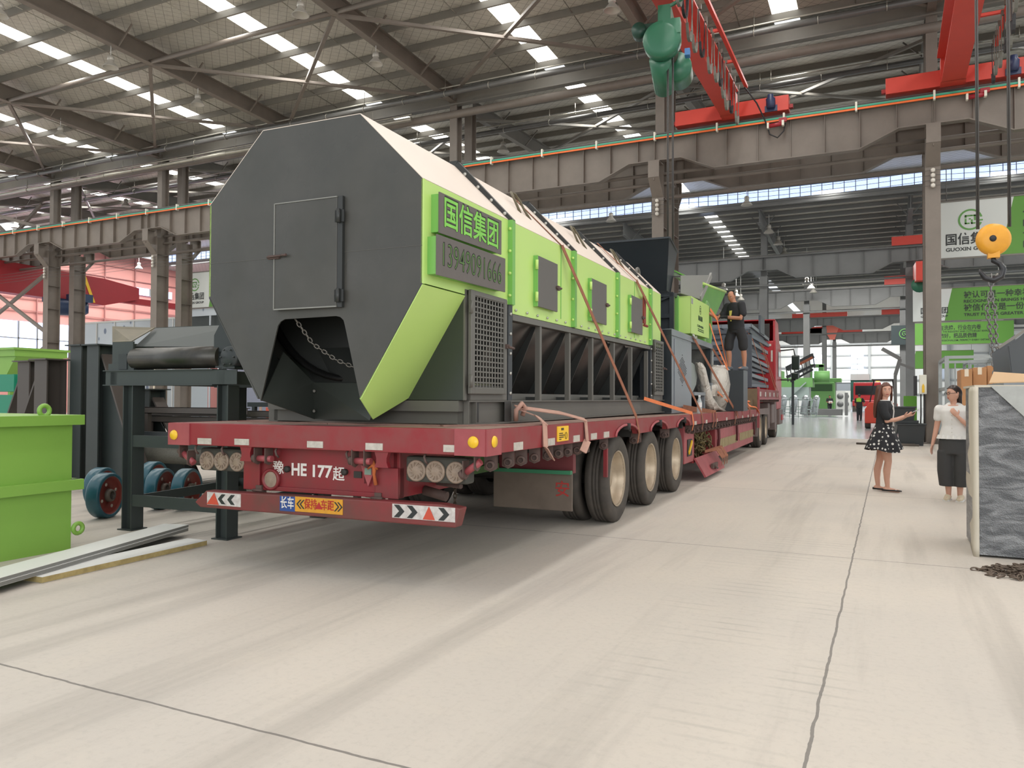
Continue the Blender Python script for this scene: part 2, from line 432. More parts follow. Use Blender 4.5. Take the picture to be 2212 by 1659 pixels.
# ties and cross bracing
BAY = {-1: 'right of the tall column', 0: 'between the tall column and the hoist column', 1: 'just left of the hoist column', 2: 'over the dark end plate', 3: 'left of the dark end plate', 4: 'over the two leftmost column pairs', 5: 'at the far left edge'}
for k in range(1, len(CX) - 2):
    xa, xb = CX[k], CX[k + 1]; by = BAY[k - 2]
    b = B(); b.tube([(xa, 20.0, 14.05), (xb, 20.0, 14.05)], .085, 8)
    tag(build('roof_tie_tube', b, steel), 'grey near-roof tie tube, bay ' + by, 'tie tube', 'tie tubes of the near hall roof')
    for (p, q, nm) in (((xa - .1, 20.1, 14.0), (xb + .15, 27.3, 13.86), 0), ((xb + .1, 20.1, 13.96), (xa - .15, 27.3, 13.82), 1)):
        b = B(); b.bar(p, q, .13, .1)
        tag(build('roof_brace', b, steel), '%s near-roof brace, bay %s' % (('upper', 'lower')[nm], by), 'brace', 'cross braces under the near roof')
    if 1 <= k <= 7:
        for (p, q, nm) in (((xa - .1, 29.5, 13.62), (xb + .15, 36.6, 14.0), 0), ((xb + .1, 29.5, 13.58), (xa - .15, 36.6, 13.96), 1)):
            b = B(); b.bar(p, q, .12, .1)
            tag(build('roof_brace', b, steel_d), '%s second-roof brace, bay %s' % (('upper', 'lower')[nm], by), 'brace', 'cross braces under the second roof')
    # sag rods beside the roof lights
    for dx in (-1.5, 2.2):
        b = B(); xm = (xa + xb) / 2 + dx; b.tube([(xm, 27.5, roofz(PROF1, 27.5) - .2), (xm + .3, 15.5, roofz(PROF1, 15.5) - .2)], .018, 5)
        tag(build('sag_rod', b, galv), 'thin sag rod %s roof lights, bay %s' % ('left of' if dx < 0 else 'right of', by), 'rod', 'sag rods in the near roof')
# gutter, eaves beams and pipes along the double column row
b = B(); b.box(XS0, XS1, 28.1, 28.65, 14.24, 14.5); b.box(XS0, XS1, 27.72, 27.78, 13.62, 14.2)
b.box(XS0, XS1, 27.6, 27.9, 13.6, 13.64); b.box(XS0, XS1, 27.6, 27.9, 14.2, 14.24)
tag(build('eaves_beam', b, steel_d), 'long dark grey eaves beam under the valley gutter between the halls', 'beam', None, 'thing')
b = B(); b.tube([(XS0, 27.7, 13.22), (XS1, 27.7, 13.22)], .16, 12)
tag(build('tie_pipe', b, steel), 'thick grey tube below the eaves beam joining the column tops', 'tube')
def pipe(name, y, z, r, x0, x1, m, lab, hang=2.2, hm=None, drop=.5):
    t = thing(name, lab, 'pipe', (x0, y, z)); b = B(); b.tube([(x0, y, z), (x1, y, z)], r, 12); build('run', b, m, t)
    x = max(x0 + .7, -44); nn = 0
    while x < min(x1, 7):
        b = B(); b.tube([(x + (r + .02) * math.sin(a), y, z) if 0 else (x, y + (r + .015) * math.sin(a), z + (r + .015) * math.cos(a)) for a in [i * PI / 4 for i in range(8)]], .014, 5, closed=True)
        if nn % 2 == 0: b.tube([(x, y, z + r), (x, y, z + drop)], .012, 5)
        x += hang; nn += 1; build('hanger', b, galv, t)
    return t
pipe('sprinkler_pipe', 26.5, 13.62, .11, XS0, XS1, pipe_d, 'thick grey fire pipe on hangers below the near roof edge', 2.0, None, .6)
pipe('conduit_pipe', 26.5, 13.86, .032, XS0, XS1, galv, 'thin pale conduit just above the thick grey fire pipe', 4.0, None, .5)
pipe('drain_pipe', 27.1, 13.1, .085, XS0, -18.0, galv, 'pale drain pipe on hangers left of the dark end plate', 2.2, None, .5)
pipe('conduit_pipe', 27.1, 13.3, .03, XS0, -18.0, galv, 'thin conduit above the pale drain pipe at the left', 4.0, None, .4)
pipe('sprinkler_pipe', 30.6, 13.35, .1, XS0, XS1, pipe_d, 'grey fire pipe on hangers beyond the double columns', 2.2, None, .6)
pipe('conduit_pipe', 30.6, 13.6, .03, XS0, XS1, galv, 'thin conduit above the fire pipe beyond the double columns', 4.0, None, .4)

# columns --------------------------------------------------------
def hsec(b, x, y0, y1, w, z0, z1, t=.022):
    b.box(x - w / 2, x + w / 2, y0, y0 + t, z0, z1); b.box(x - w / 2, x + w / 2, y1 - t, y1, z0, z1); b.box(x - .012, x + .012, y0 + t, y1 - t, z0, z1)
def column(x, row, sgn, lab, grp, zt=13.9, m=steel, up=True):
    """sgn=-1: crane side faces the camera; row = y of the outer upper face"""
    t = thing('steel_column', lab, 'column', (x, row, 0), 0, grp, kind='thing')
    ya, yb = (row - .28, row + .45) if sgn < 0 else (row - .45, row + .28)
    b = B(); hsec(b, x, ya, yb, .43, 0, 9.6); b.box(x - .34, x + .34, ya - .12, yb + .12, 0, .03)
    for z in (2.2, 4.4, 6.3, 7.6, 8.7):
        b.box(x - .2, x + .2, ya + .02, yb - .02, z, z + .015)
    build('lower_shaft', b, m, t)
    b = B(); u0, u1 = (row, row + .45) if sgn < 0 else (row - .45, row)
    hsec(b, x, u0, u1, .33, 9.6, zt); build('upper_shaft', b, m, t)
    # bracket that carries the runway beam
    b = B(); o = ya if sgn < 0 else yb; e = o + sgn * .55
    b.box(x - .2, x + .2, min(o, e), max(o, e), 9.86, 9.9)
    b.box(x - .012, x + .012, min(o, e), max(o, e), 9.2, 9.86)
    b.plate([(x - .2, o, 8.7), (x + .2, o, 8.7), (x + .2, e, 9.3), (x - .2, e, 9.3)], .03)
    b.box(x - .2, x + .2, e - .015, e + .015, 9.3, 9.86)
    build('bracket', b, m, t)
    return t
wh = {0: 'tall column behind the women', 1: 'column behind the black hopper', 2: 'column above the machine roof', 3: 'column hidden behind the end plate', 4: 'second column from the left', 5: 'leftmost column', -1: 'column past the right edge'}
for kk in range(-1, 6):
    x = 1.27 - 8.8 * kk
    column(x, 27.7, -1, 'grey steel ' + wh[kk] + ', front one of its pair', 'front row columns')
    column(x, 28.95 + .45, 1, 'grey steel ' + wh[kk] + ', rear one of its pair', 'rear row columns')
# runway girders --------------------------------------------------
def runway(x0, x1, xcols, y, ztop, zsh, zdp, lab, m=steel, step=1.05, side=-1, half=(.95, 2.1), fl=.2):
    t = thing('crane_runway_beam', lab, 'crane beam', ((x0 + x1) / 2, y, zdp), 0, kind='thing')
    pts = [(x0, zdp)]
    for xc in sorted(xcols):
        if xc - half[1] > x0 and xc + half[1] < x1: pts += [(xc - half[1], zdp), (xc - half[0], zsh), (xc + half[0], zsh), (xc + half[1], zdp)]
    pts.append((x1, zdp))
    def zb(x):
        for (a, za), (c, zc) in zip(pts[:-1], pts[1:]):
            if a <= x <= c: return lerp(za, zc, (x - a) / (c - a))
        return zdp
    b = B()
    for (a, za), (c, zc) in zip(pts[:-1], pts[1:]):
        b.add([(a, y - .01, za), (c, y - .01, zc), (c, y - .01, ztop), (a, y - .01, ztop), (a, y + .01, za), (c, y + .01, zc), (c, y + .01, ztop), (a, y + .01, ztop)],
              [(0, 1, 2, 3), (4, 7, 6, 5), (0, 4, 5, 1), (3, 2, 6, 7)])
    build('web', b, m, t)
    b = B()
    for (a, za), (c, zc) in zip(pts[:-1], pts[1:]): b.bar((a, y, za), (c, y, zc), fl * 2 * .75, .03, (0, 0, 1))
    build('lower_flange', b, m, t)
    b = B(); b.box(x0, x1, y - fl, y + fl, ztop, ztop + .03); build('upper_flange', b, m, t)
    b = B(); xs = []
    x = x1 - .4
    while x > x0: xs.append(x); x -= step
    for xc in xcols: xs += [xc]
    for x in xs:
        if x0 < x < x1: b.box(x - .008, x + .008, y - fl * .72, y + fl * .72, zb(x) + .02, ztop)
    build('stiffener', b, m, t)['kind'] = 'stuff'
    b = B(); b.box(x0, x1, y - .035, y + .035, ztop + .03, ztop + .05); b.box(x0, x1, y - .01, y + .01, ztop + .05, ztop + .12); b.box(x0, x1, y - .03, y + .03, ztop + .12, ztop + .16)
    build('crane_rail', b, pipe_d, t)
    return t
cols = [1.27 - 8.8 * k for k in range(-1, 7)]
runway(-52, 8, cols, 27.12, 10.78, 9.93, 9.42, 'near grey crane runway beam with stiffened web and orange rails')
runway(-52, 8, cols, 29.95, 10.78, 9.93, 9.42, 'second grey crane runway beam just behind the near one')
# longitudinal tubes between girders
for (y, z, n_) in ((28.0, 9.72, 'topmost'), (28.0, 9.35, 'middle'), (28.9, 9.05, 'lowest')):
    b = B(); b.tube([(-52, y, z), (8, y, z)], .07, 8); tag(build('bracing_tube', b, steel), 'grey horizontal tube between the two runway beams, %s of three' % n_, 'tube', 'tubes between the runway beams')
# conductor rails
org = mat('orange_conductor', (236, 112, 48), .45); grn = mat('green_conductor', (64, 158, 128), .5); wht = mat('white_plastic', (222, 220, 205), .5)
def conductor(y, x0, x1, z, lab, st):
    t = thing('conductor_rail', lab, 'conductor rail', (x0, y, z)); b = B(); b.box(x0, x1, y - .02, y + .02, z - .055, z); build('orange_bar', b, org, t)['label'] = 'orange bars'
    b = B(); b.box(x0, x1, y - .015, y + .025, z + .015, z + .075); build('green_bar', b, grn, t)['label'] = 'green bar'
    x = x0 + .5
    while x < x1: b = B(); b.box(x - .03, x + .03, y - .03, y + .12, z - .09, z + .2); x += st; build('clamp', b, wht, t)
conductor(26.88, -52, 8, 10.71, 'orange and green conductor rail along the near runway beam', 2.2)
# bare wires on insulators on the front columns
ins = mat('white_ceramic', (205, 200, 190), .3)
for kk in (0, 1, 3, 4, 5):
    x = 1.27 - 8.8 * kk
    t = thing('insulator_rack', 'four white round insulators on the ' + wh[kk], 'insulator', (x, 27.4, 8.0)); 
    for z in (8.08, 8.24, 8.4, 8.56):
        b = B(); b.lathe([(.0, -.05), (.05, -.05), (.075, -.02), (.04, 0), (.075, .02), (.05, .05), (0, .05)], (x, 27.33, z), (0, 1, 0), 12); build('insulator', b, ins, t)
for n_, z in enumerate((8.08, 8.24, 8.4, 8.56)):
    b = B(); xs = [-52] + [1.27 - 8.8 * k for k in range(6, -1, -1)] + [8]
    pts = []
    for a, c in zip(xs[:-1], xs[1:]):
        for i in range(4): q = i / 4; pts.append((lerp(a, c, q), 27.3, z - .12 * 4 * q * (1 - q)))
    b.tube(pts, .008, 4); tag(build('bare_wire', b, pipe_d), 'thin dark wire sagging between the column insulators, %s from the bottom' % ORD[n_], 'wire', 'wires on the column insulators')

# glazed band where the roof steps down
win_b = mat('glazed_band', (188, 208, 255), .4, emit=1.35)
b = B(); b.box(-60, 20, 49.95, 50.05, 13.75, 14.45); nwin[0] += 1; o = struct(build('window_%d' % nwin[0], b, win_b))
b = B()
x = -60
while x < 20: b.box(x - .02, x + .02, 49.9, 49.94, 13.75, 14.45); x += .62
b.box(-60, 20, 49.85, 49.94, 13.62, 13.77); b.box(-60, 20, 49.85, 49.94, 14.43, 14.8)
o2 = build('window_bars', b, steel_f, o)
b = B(); b.box(-60, 20, 49.9, 50.1, 14.45, 14.9); b.box(-60, 20, 49.9, 50.1, 13.4, 13.7); struct(build('trim_1', b, steel_f))

# deeper rows ----------------------------------------------------
for (row, xs, nm) in ((54, (-25.2, -16.4, -7.53, 1.22, 10), 'third'), (72, (-15.5, -6.45, 1.1, 9.5), 'fourth'), (97, (-15.5, -6.75, 1.5, 10), 'fifth'), (120, (-15, -7.0, 1.9, 10), 'sixth')):
    for i, x in enumerate(xs):
        if row > 60 and (x < -8 or x > 9): continue
        t = thing('steel_column', 'dark grey steel column in the %s row from the camera, %s' % (nm, 'left of the open aisle' if -9 < x < -5 else ('right of the open aisle' if 0 < x < 3 else ('far right' if x > 3 else 'number %s from the left' % ORD[i]))), 'column', (x, row, 0), kind='thing')
        b = B(); hsec(b, x, row - .3, row + .4, .5, 0, 9.6); build('lower_shaft', b, steel_f, t)
        b = B(); hsec(b, x, row - .0, row + .4, .4, 9.6, 12.7); build('upper_shaft', b, steel_f, t)
    runway(-34, 14, [x for x in xs], row - .6, 10.78, 9.95, 9.35, 'dark grey crane runway beam on the %s row of columns' % nm, steel_f, 1.5)
    b = B(); b.tube([(-34, row - .5, 8.95), (14, row - .5, 8.95)], .06, 6); b.tube([(-34, row + .3, 9.1), (14, row + .3, 9.1)], .05, 6)
    tag(build('bracing_tube', b, steel_f), 'pair of thin tubes under the runway beam of the %s row' % nm, 'tube')
# end wall -------------------------------------------------------
wallm = mat('corrugated_white_sheet', (218, 220, 218), .6, noise=.25, scale=.3, c2=(170, 174, 176))
b = B(); b.box(-34, 20, 148, 148.3, 0, 13)
struct(build('wall_back', b, wallm))
b = B()
for z in (2.2, 4.6, 6.9, 9.0, 11): b.box(-34, 20, 147.7, 147.95, z, z + .22)
for x in range(-33, 20, 6): b.box(x - .2, x + .2, 147.5, 147.9, 0, 13)
struct(build('trim_2', b, mat('pale_girt', (150, 154, 156), .6)))
glow = mat('far_window_glass', (214, 228, 255), .4, emit=1.5)
for i, (x0, x1, z0, z1) in enumerate(((-26.5, -23.8, 2.6, 8.2), (-20.8, -18.8, 2.6, 8.2), (-12.6, -10.6, 4.9, 9.3), (-5.9, -3.9, 4.9, 9.3), (6, 8, 4.9, 9.3), (-34, -31, 2.6, 8))):
    nwin[0] += 1; b = B(); b.box(x0, x1, 147.4, 147.45, z0, z1); o = struct(build('window_%d' % nwin[0], b, glow))
    b = B()
    for k in range(1, 5): z = lerp(z0, z1, k / 5); b.box(x0, x1, 147.3, 147.39, z - .03, z + .03)
    b.box((x0 + x1) / 2 - .03, (x0 + x1) / 2 + .03, 147.3, 147.39, z0, z1); build('window_bars', b, steel_f, o)
b = B(); b.box(-12.8, -3.6, 147.2, 147.35, 0, 4.3); o = struct(build('door_1', b, mat('roller_door_grey', (112, 118, 124), .6)))
b = B(); b.box(-13.2, -12.8, 147, 147.4, 0, 4.5); b.box(-3.6, -3.2, 147, 147.4, 0, 4.5); b.box(-13.2, -3.2, 147, 147.4, 4.3, 4.6); build('door_frame', b, wallm, o)
# left side walls: salmon cladding with ribbon windows
salm = mat('salmon_cladding', (190, 130, 122), .6, noise=.2, scale=.3)
b = B(); b.box(-62.2, -62, 29, 57.9, 0, 14.2); struct(build('wall_left', b, salm))
b = B(); x = -61.9
for y in range(30, 58, 3): b.box(x, x + .1, y - .04, y + .04, 4, 14)
for z in (8.2, 9.2, 11.9, 12.9, 14): b.box(x, x + .08, 29, 58, z - .03, z + .03)
struct(build('trim_3', b, mat('salmon_girt', (140, 92, 88), .6)))
lw = mat('left_window_glass', (200, 212, 255), .4, emit=1.6)
for (y0, y1, z0, z1) in ((30, 52, 10.7, 11.35), (30, 46, 4.6, 7.3)):
    nwin[0] += 1; b = B(); b.box(-61.85, -61.8, y0, y1, z0, z1); o = struct(build('window_%d' % nwin[0], b, lw))
    b = B(); y = y0
    while y <= y1: b.box(-61.78, -61.7, y - .05, y + .05, z0, z1); y += 1.5
    if z1 - z0 > 2: b.box(-61.78, -61.7, y0, y1, (z0 + z1) / 2 - .04, (z0 + z1) / 2 + .04)
    build('window_bars', b, steel_f, o)
gw = mat('blue_grey_cladding', (112, 120, 132), .6)
b = B(); b.box(-62.2, 30, 74, 74.2, 0, 12.6) if 0 else b.box(-62, -34, 58, 58.2, 0, 14.6); struct(build('wall_far_left', b, gw))
for (x0, x1, z0, z1) in ((-60, -56, 5, 9.3), (-54.5, -50, 5, 9.3), (-48, -44, 5.5, 8.5)):
    nwin[0] += 1; b = B(); b.box(x0, x1, 57.8, 57.85, z0, z1); o = struct(build('window_%d' % nwin[0], b, lw))
    b = B(); b.box((x0 + x1) / 2 - .05, (x0 + x1) / 2 + .05, 57.7, 57.79, z0, z1); b.box(x0, x1, 57.7, 57.79, z0 + 1.6, z0 + 1.7); build('window_bars', b, steel_f, o)

# high bay lamps ------------------------------------------------
lampm = mat('brushed_lamp_metal', (176, 172, 164), .4, .3); lampd = mat('lamp_inner', (120, 116, 108), .5, .2)
def lamp_proto():
    t = thing('high_bay_lamp', '', 'lamp', (0, 0, 0))
    b = B(); b.lathe([(.09, .18), (.1, .14), (.13, .1), (.2, .02), (.25, -.06), (.27, -.075), (.26, -.08), (.24, -.06), (.12, .08), (0, .09)], n=20); build('lamp_shade', b, lampm, t)
    b = B(); b.lathe([(0, .36), (.05, .36), (.11, .32), (.12, .2), (.1, .17), (0, .17)], n=16); build('lamp_housing', b, lampm, t)
    b = B(); b.tube([(0, 0, .36), (0, 0, .75)], .012, 6); build('hanging_rod', b, white_m, t)
    return t
lp = None
def lampat(x, y, z, lab, s=1.0, P=None):
    global lp
    M = Matrix.Translation((x, y, z)) @ Matrix.Scale(s, 4)
    r = _lampat(x, y, z, lab, s, M)
    if P:
        zr = roofz(P, y) - .2
        if zr > z + .5 * s: b = B(); b.tube([(x, y, z + .5 * s), (x, y, zr)], .02, 6); build('suspension_rod', b, white_m, r)
def _lampat(x, y, z, lab, s, M):
    global lp
    if lp is None:
        lp = lamp_proto(); lp.matrix_world = M; reg(lp, M)
        for c in lp.children: reg(c, M)
        lp['label'] = lab; lp['group'] = 'high bay lamps'; return lp
    return dup(lp, M, lab, 'high bay lamps')
nl = {-33.8: 'first rafter from left', -25.1: 'second rafter from left', -16.3: 'rafter above the machine', -7.5: 'rafter beside the green hoist', 1.3: 'rafter over the tall right column'}
for x in nl:
    lampat(x - .05, 18.4, 13.3, 'unlit silver lamp, the nearer one under the ' + nl[x])
    lampat(x - .05, 22.3, 13.3, 'unlit silver lamp, the farther one under the ' + nl[x])
lampat(-25.1, 14.5, 13.4, 'unlit silver high bay lamp at the upper left corner')
# ================================================================ LOW-LOADER TRAILER (own frame: u forward, v left, w up)
TH = math.radians(2.1)
TM = Matrix.Translation((-2.6254, 7.8605, 0)) @ Matrix.Rotation(PI / 2 + TH, 4, 'Z')
red = mat('dusty_red_paint', (136, 40, 46), .55, noise=.8, scale=3.2, c2=(124, 78, 74), lo=.42, hi=.78)
red2 = mat('bright_red_paint', (132, 36, 44), .45, noise=.6, scale=5, c2=(104, 56, 54))
redp = mat('faded_pink_red', (160, 78, 82), .5, noise=.6, scale=4, c2=(128, 54, 60))
wood = mat('dusty_deck_boards', (150, 124, 112), .85, noise=.7, scale=6, c2=(112, 90, 80), stretch=(1, 6, 1))
rub = mat('tyre_rubber', (62, 58, 54), .8, noise=.5, scale=5, c2=(92, 84, 76))
rimm = mat('dusty_wheel_rim', (186, 170, 148), .4, .3, noise=.4, scale=4, c2=(120, 106, 90))
blk = mat('dirty_black_iron', (34, 33, 32), .6, noise=.4, scale=4, c2=(60, 54, 48))
grim = mat('grimy_brown_iron', (92, 72, 66), .7, noise=.6, scale=6, c2=(58, 48, 44))
yel = mat('yellow_reflector', (232, 186, 40), .35)
refl = mat('dirty_white_reflector', (196, 190, 180), .35, noise=.5, scale=20, c2=(140, 130, 122))
wtxt = mat('white_stencil_paint', (220, 215, 210), .6)
def dz(u): return 1.146 - .0037 * u
TR = thing('low_loader_trailer', 'long dusty red low-loader trailer carrying the green and black machine', 'trailer', (-3.14, 1.5, 0), fr=TM)
def tp(name, b, m, parent=TR, bevel=0): return build(name, b, m, parent, TM, bevel)
b = B(); b.prism([(-3.12, dz(-3.12) - .06), (13.7, dz(13.7) - .06), (13.7, dz(13.7)), (-3.12, dz(-3.12))], 'y', .03, 2.96); tp('deck', b, wood)
b = B(); b.box(-3.0, 13.7, .9, 1.1, .72, 1.05); b.box(-3.0, 13.7, 1.9, 2.1, .72, 1.05)
for u in range(-2, 14): b.box(u, u + .08, .1, 2.9, .92, 1.06)
tp('chassis_beam', b, blk)
# side rails with wheel arches
def rail(v0, v1):
    pts = [(-3.14, .978), (-2.9, .978), (-2.9, .982)]
    for c in (.48, 2.02, 3.6):
        for i in range(9):
            a = PI * i / 8
            pts.append((c - .47 * math.cos(a), .965 + .115 * math.sin(a)))
    pts += [(13.7, .928), (13.7, dz(13.7)), (-3.14, dz(-3.14))]
    b = B(); b.prism(pts, 'y', v0, v1); return b
tp('side_rail', rail(0, .06), red); tp('side_rail', rail(2.93, 2.99), red)
for c in (.48, 2.02, 3.6):
    b = B(); b.tube([(c - .47 * math.cos(PI * i / 8), -.012, .972 + .115 * math.sin(PI * i / 8)) for i in range(9)], .014, 6)
    tp('arch_lip', b, redp)
    b = B(); b.box(c - .05, c + .05, -.03, .02, 1.03, 1.1); b.tube([(c, -.03, 1.1), (c, -.03, 1.01)], .018, 6); tp('stake_pocket', b, blk)
# rear beam and everything hung on it
b = B(); b.box(-3.14, -3.04, .0, 2.99, .975, 1.158); tp('rear_beam', b, red, bevel=.006)
b = B(); b.box(-3.15, -3.13, .0, .24, .972, 1.16); b.box(-3.14, -2.9, -.012, .0, .972, 1.16); tp('corner_plate', b, redp)
b = B(); b.box(-3.15, -3.13, 2.75, 2.99, .972, 1.155); tp('corner_plate', b, redp)
for (c, d) in (((-3.152, 2.92, 1.055), (-1, 0, 0)), ((-3.152, .09, 1.07), (-1, 0, 0)), ((-3.03, -.014, 1.07), (0, -1, 0))):
    b = B(); b.lathe([(0, .012), (.038, .01), (.042, 0)], c, d, 20); tp('side_marker', b, yel)['label'] = 'round yellow marker'
for (a, c, z0) in ((2.66, 2.51, .985), (2.26, 2.11, .99), (1.53, 1.38, .99), (.99, .84, .99), (.33, .19, .995)):
    b = B(); b.box(-3.146, -3.139, c, a, z0, z0 + .05); tp('reflector_plate', b, refl)['label'] = 'small dirty white reflector'
for (a, c) in ((-2.66, -2.49), (-1.96, -1.8), (-1.32, -1.15), (-.81, -.63), (-.39, -.21), (4.49, 4.66), (5.5, 5.65), (6.6, 6.75), (7.8, 7.95), (9.1, 9.25), (10.2, 10.35), (11.2, 11.35), (12.2, 12.35), (13.1, 13.2)):
    z = .985 - .0035 * (a + 3); b = B(); b.box(a, c, -.006, .002, z, z + .06); tp('reflector_plate', b, refl)
b = B(); b.box(-1.74, -1.47, -.01, .0, 1.005, 1.135); ys = tp('warning_sign', b, mat('yellow_sign', (238, 190, 44), .5)); ys['label'] = 'yellow sign on the side rail'
b = B(); dk = mat('sign_ink', (70, 54, 20), .6)
for i, (x0, x1) in enumerate(((-1.71, -1.62), (-1.71, -1.58), (-1.71, -1.6), (-1.71, -1.66))): b.box(x0, x1, -.013, -.009, 1.07 - i * .017, 1.078 - i * .017)
b.box(-1.66, -1.6, -.013, -.009, 1.1, 1.12); b.tube([(-1.54, -.012, 1.06 + .025 * math.cos(t)) if 0 else (-1.54 + .025 * math.sin(t), -.012, 1.05 + .03 * math.cos(t)) for t in [i * PI / 5 for i in range(10)]], .003, 4, closed=True)
build('sign_print', b, dk, ys, TM)
# tail lamp clusters
glass = mat('dusty_lamp_glass', (150, 132, 116), .45, noise=.5, scale=30, c2=(110, 96, 84)); lampbox = mat('grimy_lamp_box', (66, 66, 60), .7, noise=.4, scale=8)
for (v0, v1, vs) in ((2.27, 2.76, (2.67, 2.51, 2.34)), (.2, .72, (.62, .46, .29))):
    b = B(); b.box(-3.02, -2.9, v0, v1, .755, .945); c = tp('tail_lamp_panel', b, lampbox, bevel=.02)
    for v in vs:
        b = B(); b.lathe([(.078, 0), (.08, .015), (.066, .02), (.06, .012), (.03, .02), (0, .022)], (-3.02, v, .84), (-1, 0, 0), 24)
        for k in range(12): a = k * PI / 6; b.bar((-3.042, v + .035 * math.cos(a), .84 + .035 * math.sin(a)), (-3.038, v + .063 * math.cos(a + .3), .84 + .063 * math.sin(a + .3)), .006, .006)
        build('lamp', b, glass, c, TM)
# centre panel
b = B(); b.box(-3.0, -2.94, .78, 2.27, .62, .975); b.box(-3.03, -2.94, 2.1, 2.27, .62, .97); b.box(-3.03, -2.94, .78, .98, .62, .85); b.box(-3.02, -2.94, .78, 2.27, .62, .655)
b.box(-3.0, -2.1, .8, .84, .62, .97); b.box(-3.0, -2.1, 2.22, 2.26, .62, .97); cp = tp('centre_panel', b, red2, bevel=.004)
b = B(); b.lathe([(.085, 0), (.09, .03), (.07, .035), (.066, .02), (0, .03)], (-3.0, 1.99, .71), (-1, 0, 0), 24); o = build('round_lamp', b, red2, cp, TM)
b = B(); b.lathe([(.064, .0), (.03, .008), (0, .01)], (-3.024, 1.99, .71), (-1, 0, 0), 20); build('lens', b, glass, o, TM)
TXM = lambda v, w, u=-3.003: TM @ Matrix(((0, 0, -1, u), (-1, 0, 0, v), (0, 1, 0, w), (0, 0, 0, 1)))
text('plate_lettering', '豫', .115, TXM(1.93, .80), wtxt, cp, off=.0012)
text('plate_lettering', 'HE', .135, TXM(1.72, .795), wtxt, cp, off=.004, width=.15)
text('plate_lettering', '177', .13, TXM(1.49, .79), wtxt, cp, off=.004, width=.19)
text('plate_lettering', '超', .115, TXM(1.335, .775), wtxt, cp, off=.0012)
for (v, w) in ((1.83, .80), (1.27, .8)):
    b = B(); b.lathe([(.024, 0), (.026, .03), (.018, .035), (0, .036)], (-3.0, v, w), (-1, 0, 0), 14); build('rubber_buffer', b, blk, cp, TM)
b = B(); b.prism([(1.12, .86), (.98, .86), (1.05, .7)], 'x', -3.02, -3.0); o = build('triangle_reflector', b, redp, cp, TM)
b = B(); b.box(-3.026, -3.02, 1.02, 1.08, .79, .84); build('green_tag', b, mat('faded_green_tag', (120, 140, 128), .6), o, TM)
b = B(); b.box(-3.01, -3.0, 1.12, 1.19, .76, .81); build('socket', b, blk, cp, TM)
cloth = mat('orange_rag', (176, 96, 52), .9)
b = B(); b.tube([(-3.06, .98, .9), (-3.07, .96, .86), (-3.06, .97, .8), (-3.05, .96, .72)], [.012, .02, .012, .016], 6)
b.tube([(-3.07, 1.02, .84), (-3.08, .97, .87), (-3.07, .93, .84)], [.006, .014, .006], 6); tag(build('rag_knot', b, cloth, None, TM), 'orange rag knotted on the hook at the trailer tail', 'rag')
# winged red brackets
for v in (2.155, .86):
    b = B(); b.prism([(v - .06, .975), (v + .06, .975), (v + .045, .93), (v + .045, .9), (v + .06, .86), (v - .06, .86), (v - .045, .9), (v - .045, .93)], 'x', -3.13, -3.09); tp('hook_bracket', b, red2)
for v in (2.71, 2.42, 1.86, 1.18, .5): 
    b = B(); b.tube([(-3.1, v, .98), (-3.12, v, .95), (-3.12, v - .01, .92), (-3.1, v - .015, .9)], .009, 6); tp('rope_hook', b, grim)
# underride bumper
b = B(); b.prism([(.24, .46), (2.64, .46), (2.7, .5), (2.58, .6), (.36, .62), (.2, .6)], 'x', -3.13, -3.02); bump = tp('bumper_beam', b, mat('scuffed_bumper', (96, 60, 54), .55, noise=.8, scale=2.5, c2=(134, 42, 48)), bevel=.01)
for v in (2.1, .95):
    b = B(); b.box(-3.04, -2.98, v - .03, v + .03, .58, .66); b.tube([(-3.05, v - .05, .62), (-3.05, v + .05, .62)], .012, 6); build('bumper_hinge', b, grim, bump, TM)
blue = mat('sticker_blue', (44, 74, 138), .5, noise=.3, scale=10); syel = mat('sticker_yellow', (214, 152, 40), .5, noise=.4, scale=12, c2=(150, 110, 50)); sred = mat('sticker_red', (168, 40, 36), .5); swh = mat('sticker_white', (206, 202, 198), .5, noise=.5, scale=25, c2=(120, 100, 96)); sbk = mat('sticker_black', (40, 44, 44), .5)
b = B(); b.box(-3.134, -3.13, 1.65, 1.8, .485, .6); o = build('blue_sticker', b, blue, bump, TM)
text('sticker_lettering', '长车', .1, TXM(1.725, .545, -3.136), wtxt, bump, off=.001, width=.13)
b = B(); b.box(-3.134, -3.13, 1.2, 1.65, .49, .605); build('yellow_sticker', b, syel, bump, TM)
text('sticker_lettering', '保持', .085, TXM(1.5, .548, -3.136), sred, bump, off=.0008, width=.12)
text('sticker_lettering', '车距', .085, TXM(1.34, .548, -3.136), sred, bump, off=.0008, width=.12)
def P3(b, pts, u, t=.002): b.prism(pts, 'x', u - t, u)
def chev(b, v, w, h, s, u, th=.035):
    """arrow head; s=-1 points to smaller v (right in the rear view)"""
    P3(b, [(v, w + h / 2), (v + s * h * .5, w), (v, w - h / 2), (v - s * th, w - h / 2), (v - s * th + s * h * .5, w), (v - s * th, w + h / 2)], u)
b = B(); P3(b, [(1.42, .575), (1.385, .52), (1.455, .52)], -3.134)
build('sticker_triangle', b, sred, bump, TM)
b = B()
for v in (1.6, 1.57): chev(b, v, .548, .07, 1, -3.134, .014)
for v in (1.265, 1.235): chev(b, v, .548, .07, -1, -3.134, .014)
build('sticker_arrows', b, sbk, bump, TM)
b = B(); b.box(-3.133, -3.13, .24, .76, .5, .602); build('white_sticker', b, swh, bump, TM)
b = B(); b.box(-3.133, -3.13, 2.2, 2.56, .488, .592); build('white_sticker', b, swh, bump, TM)
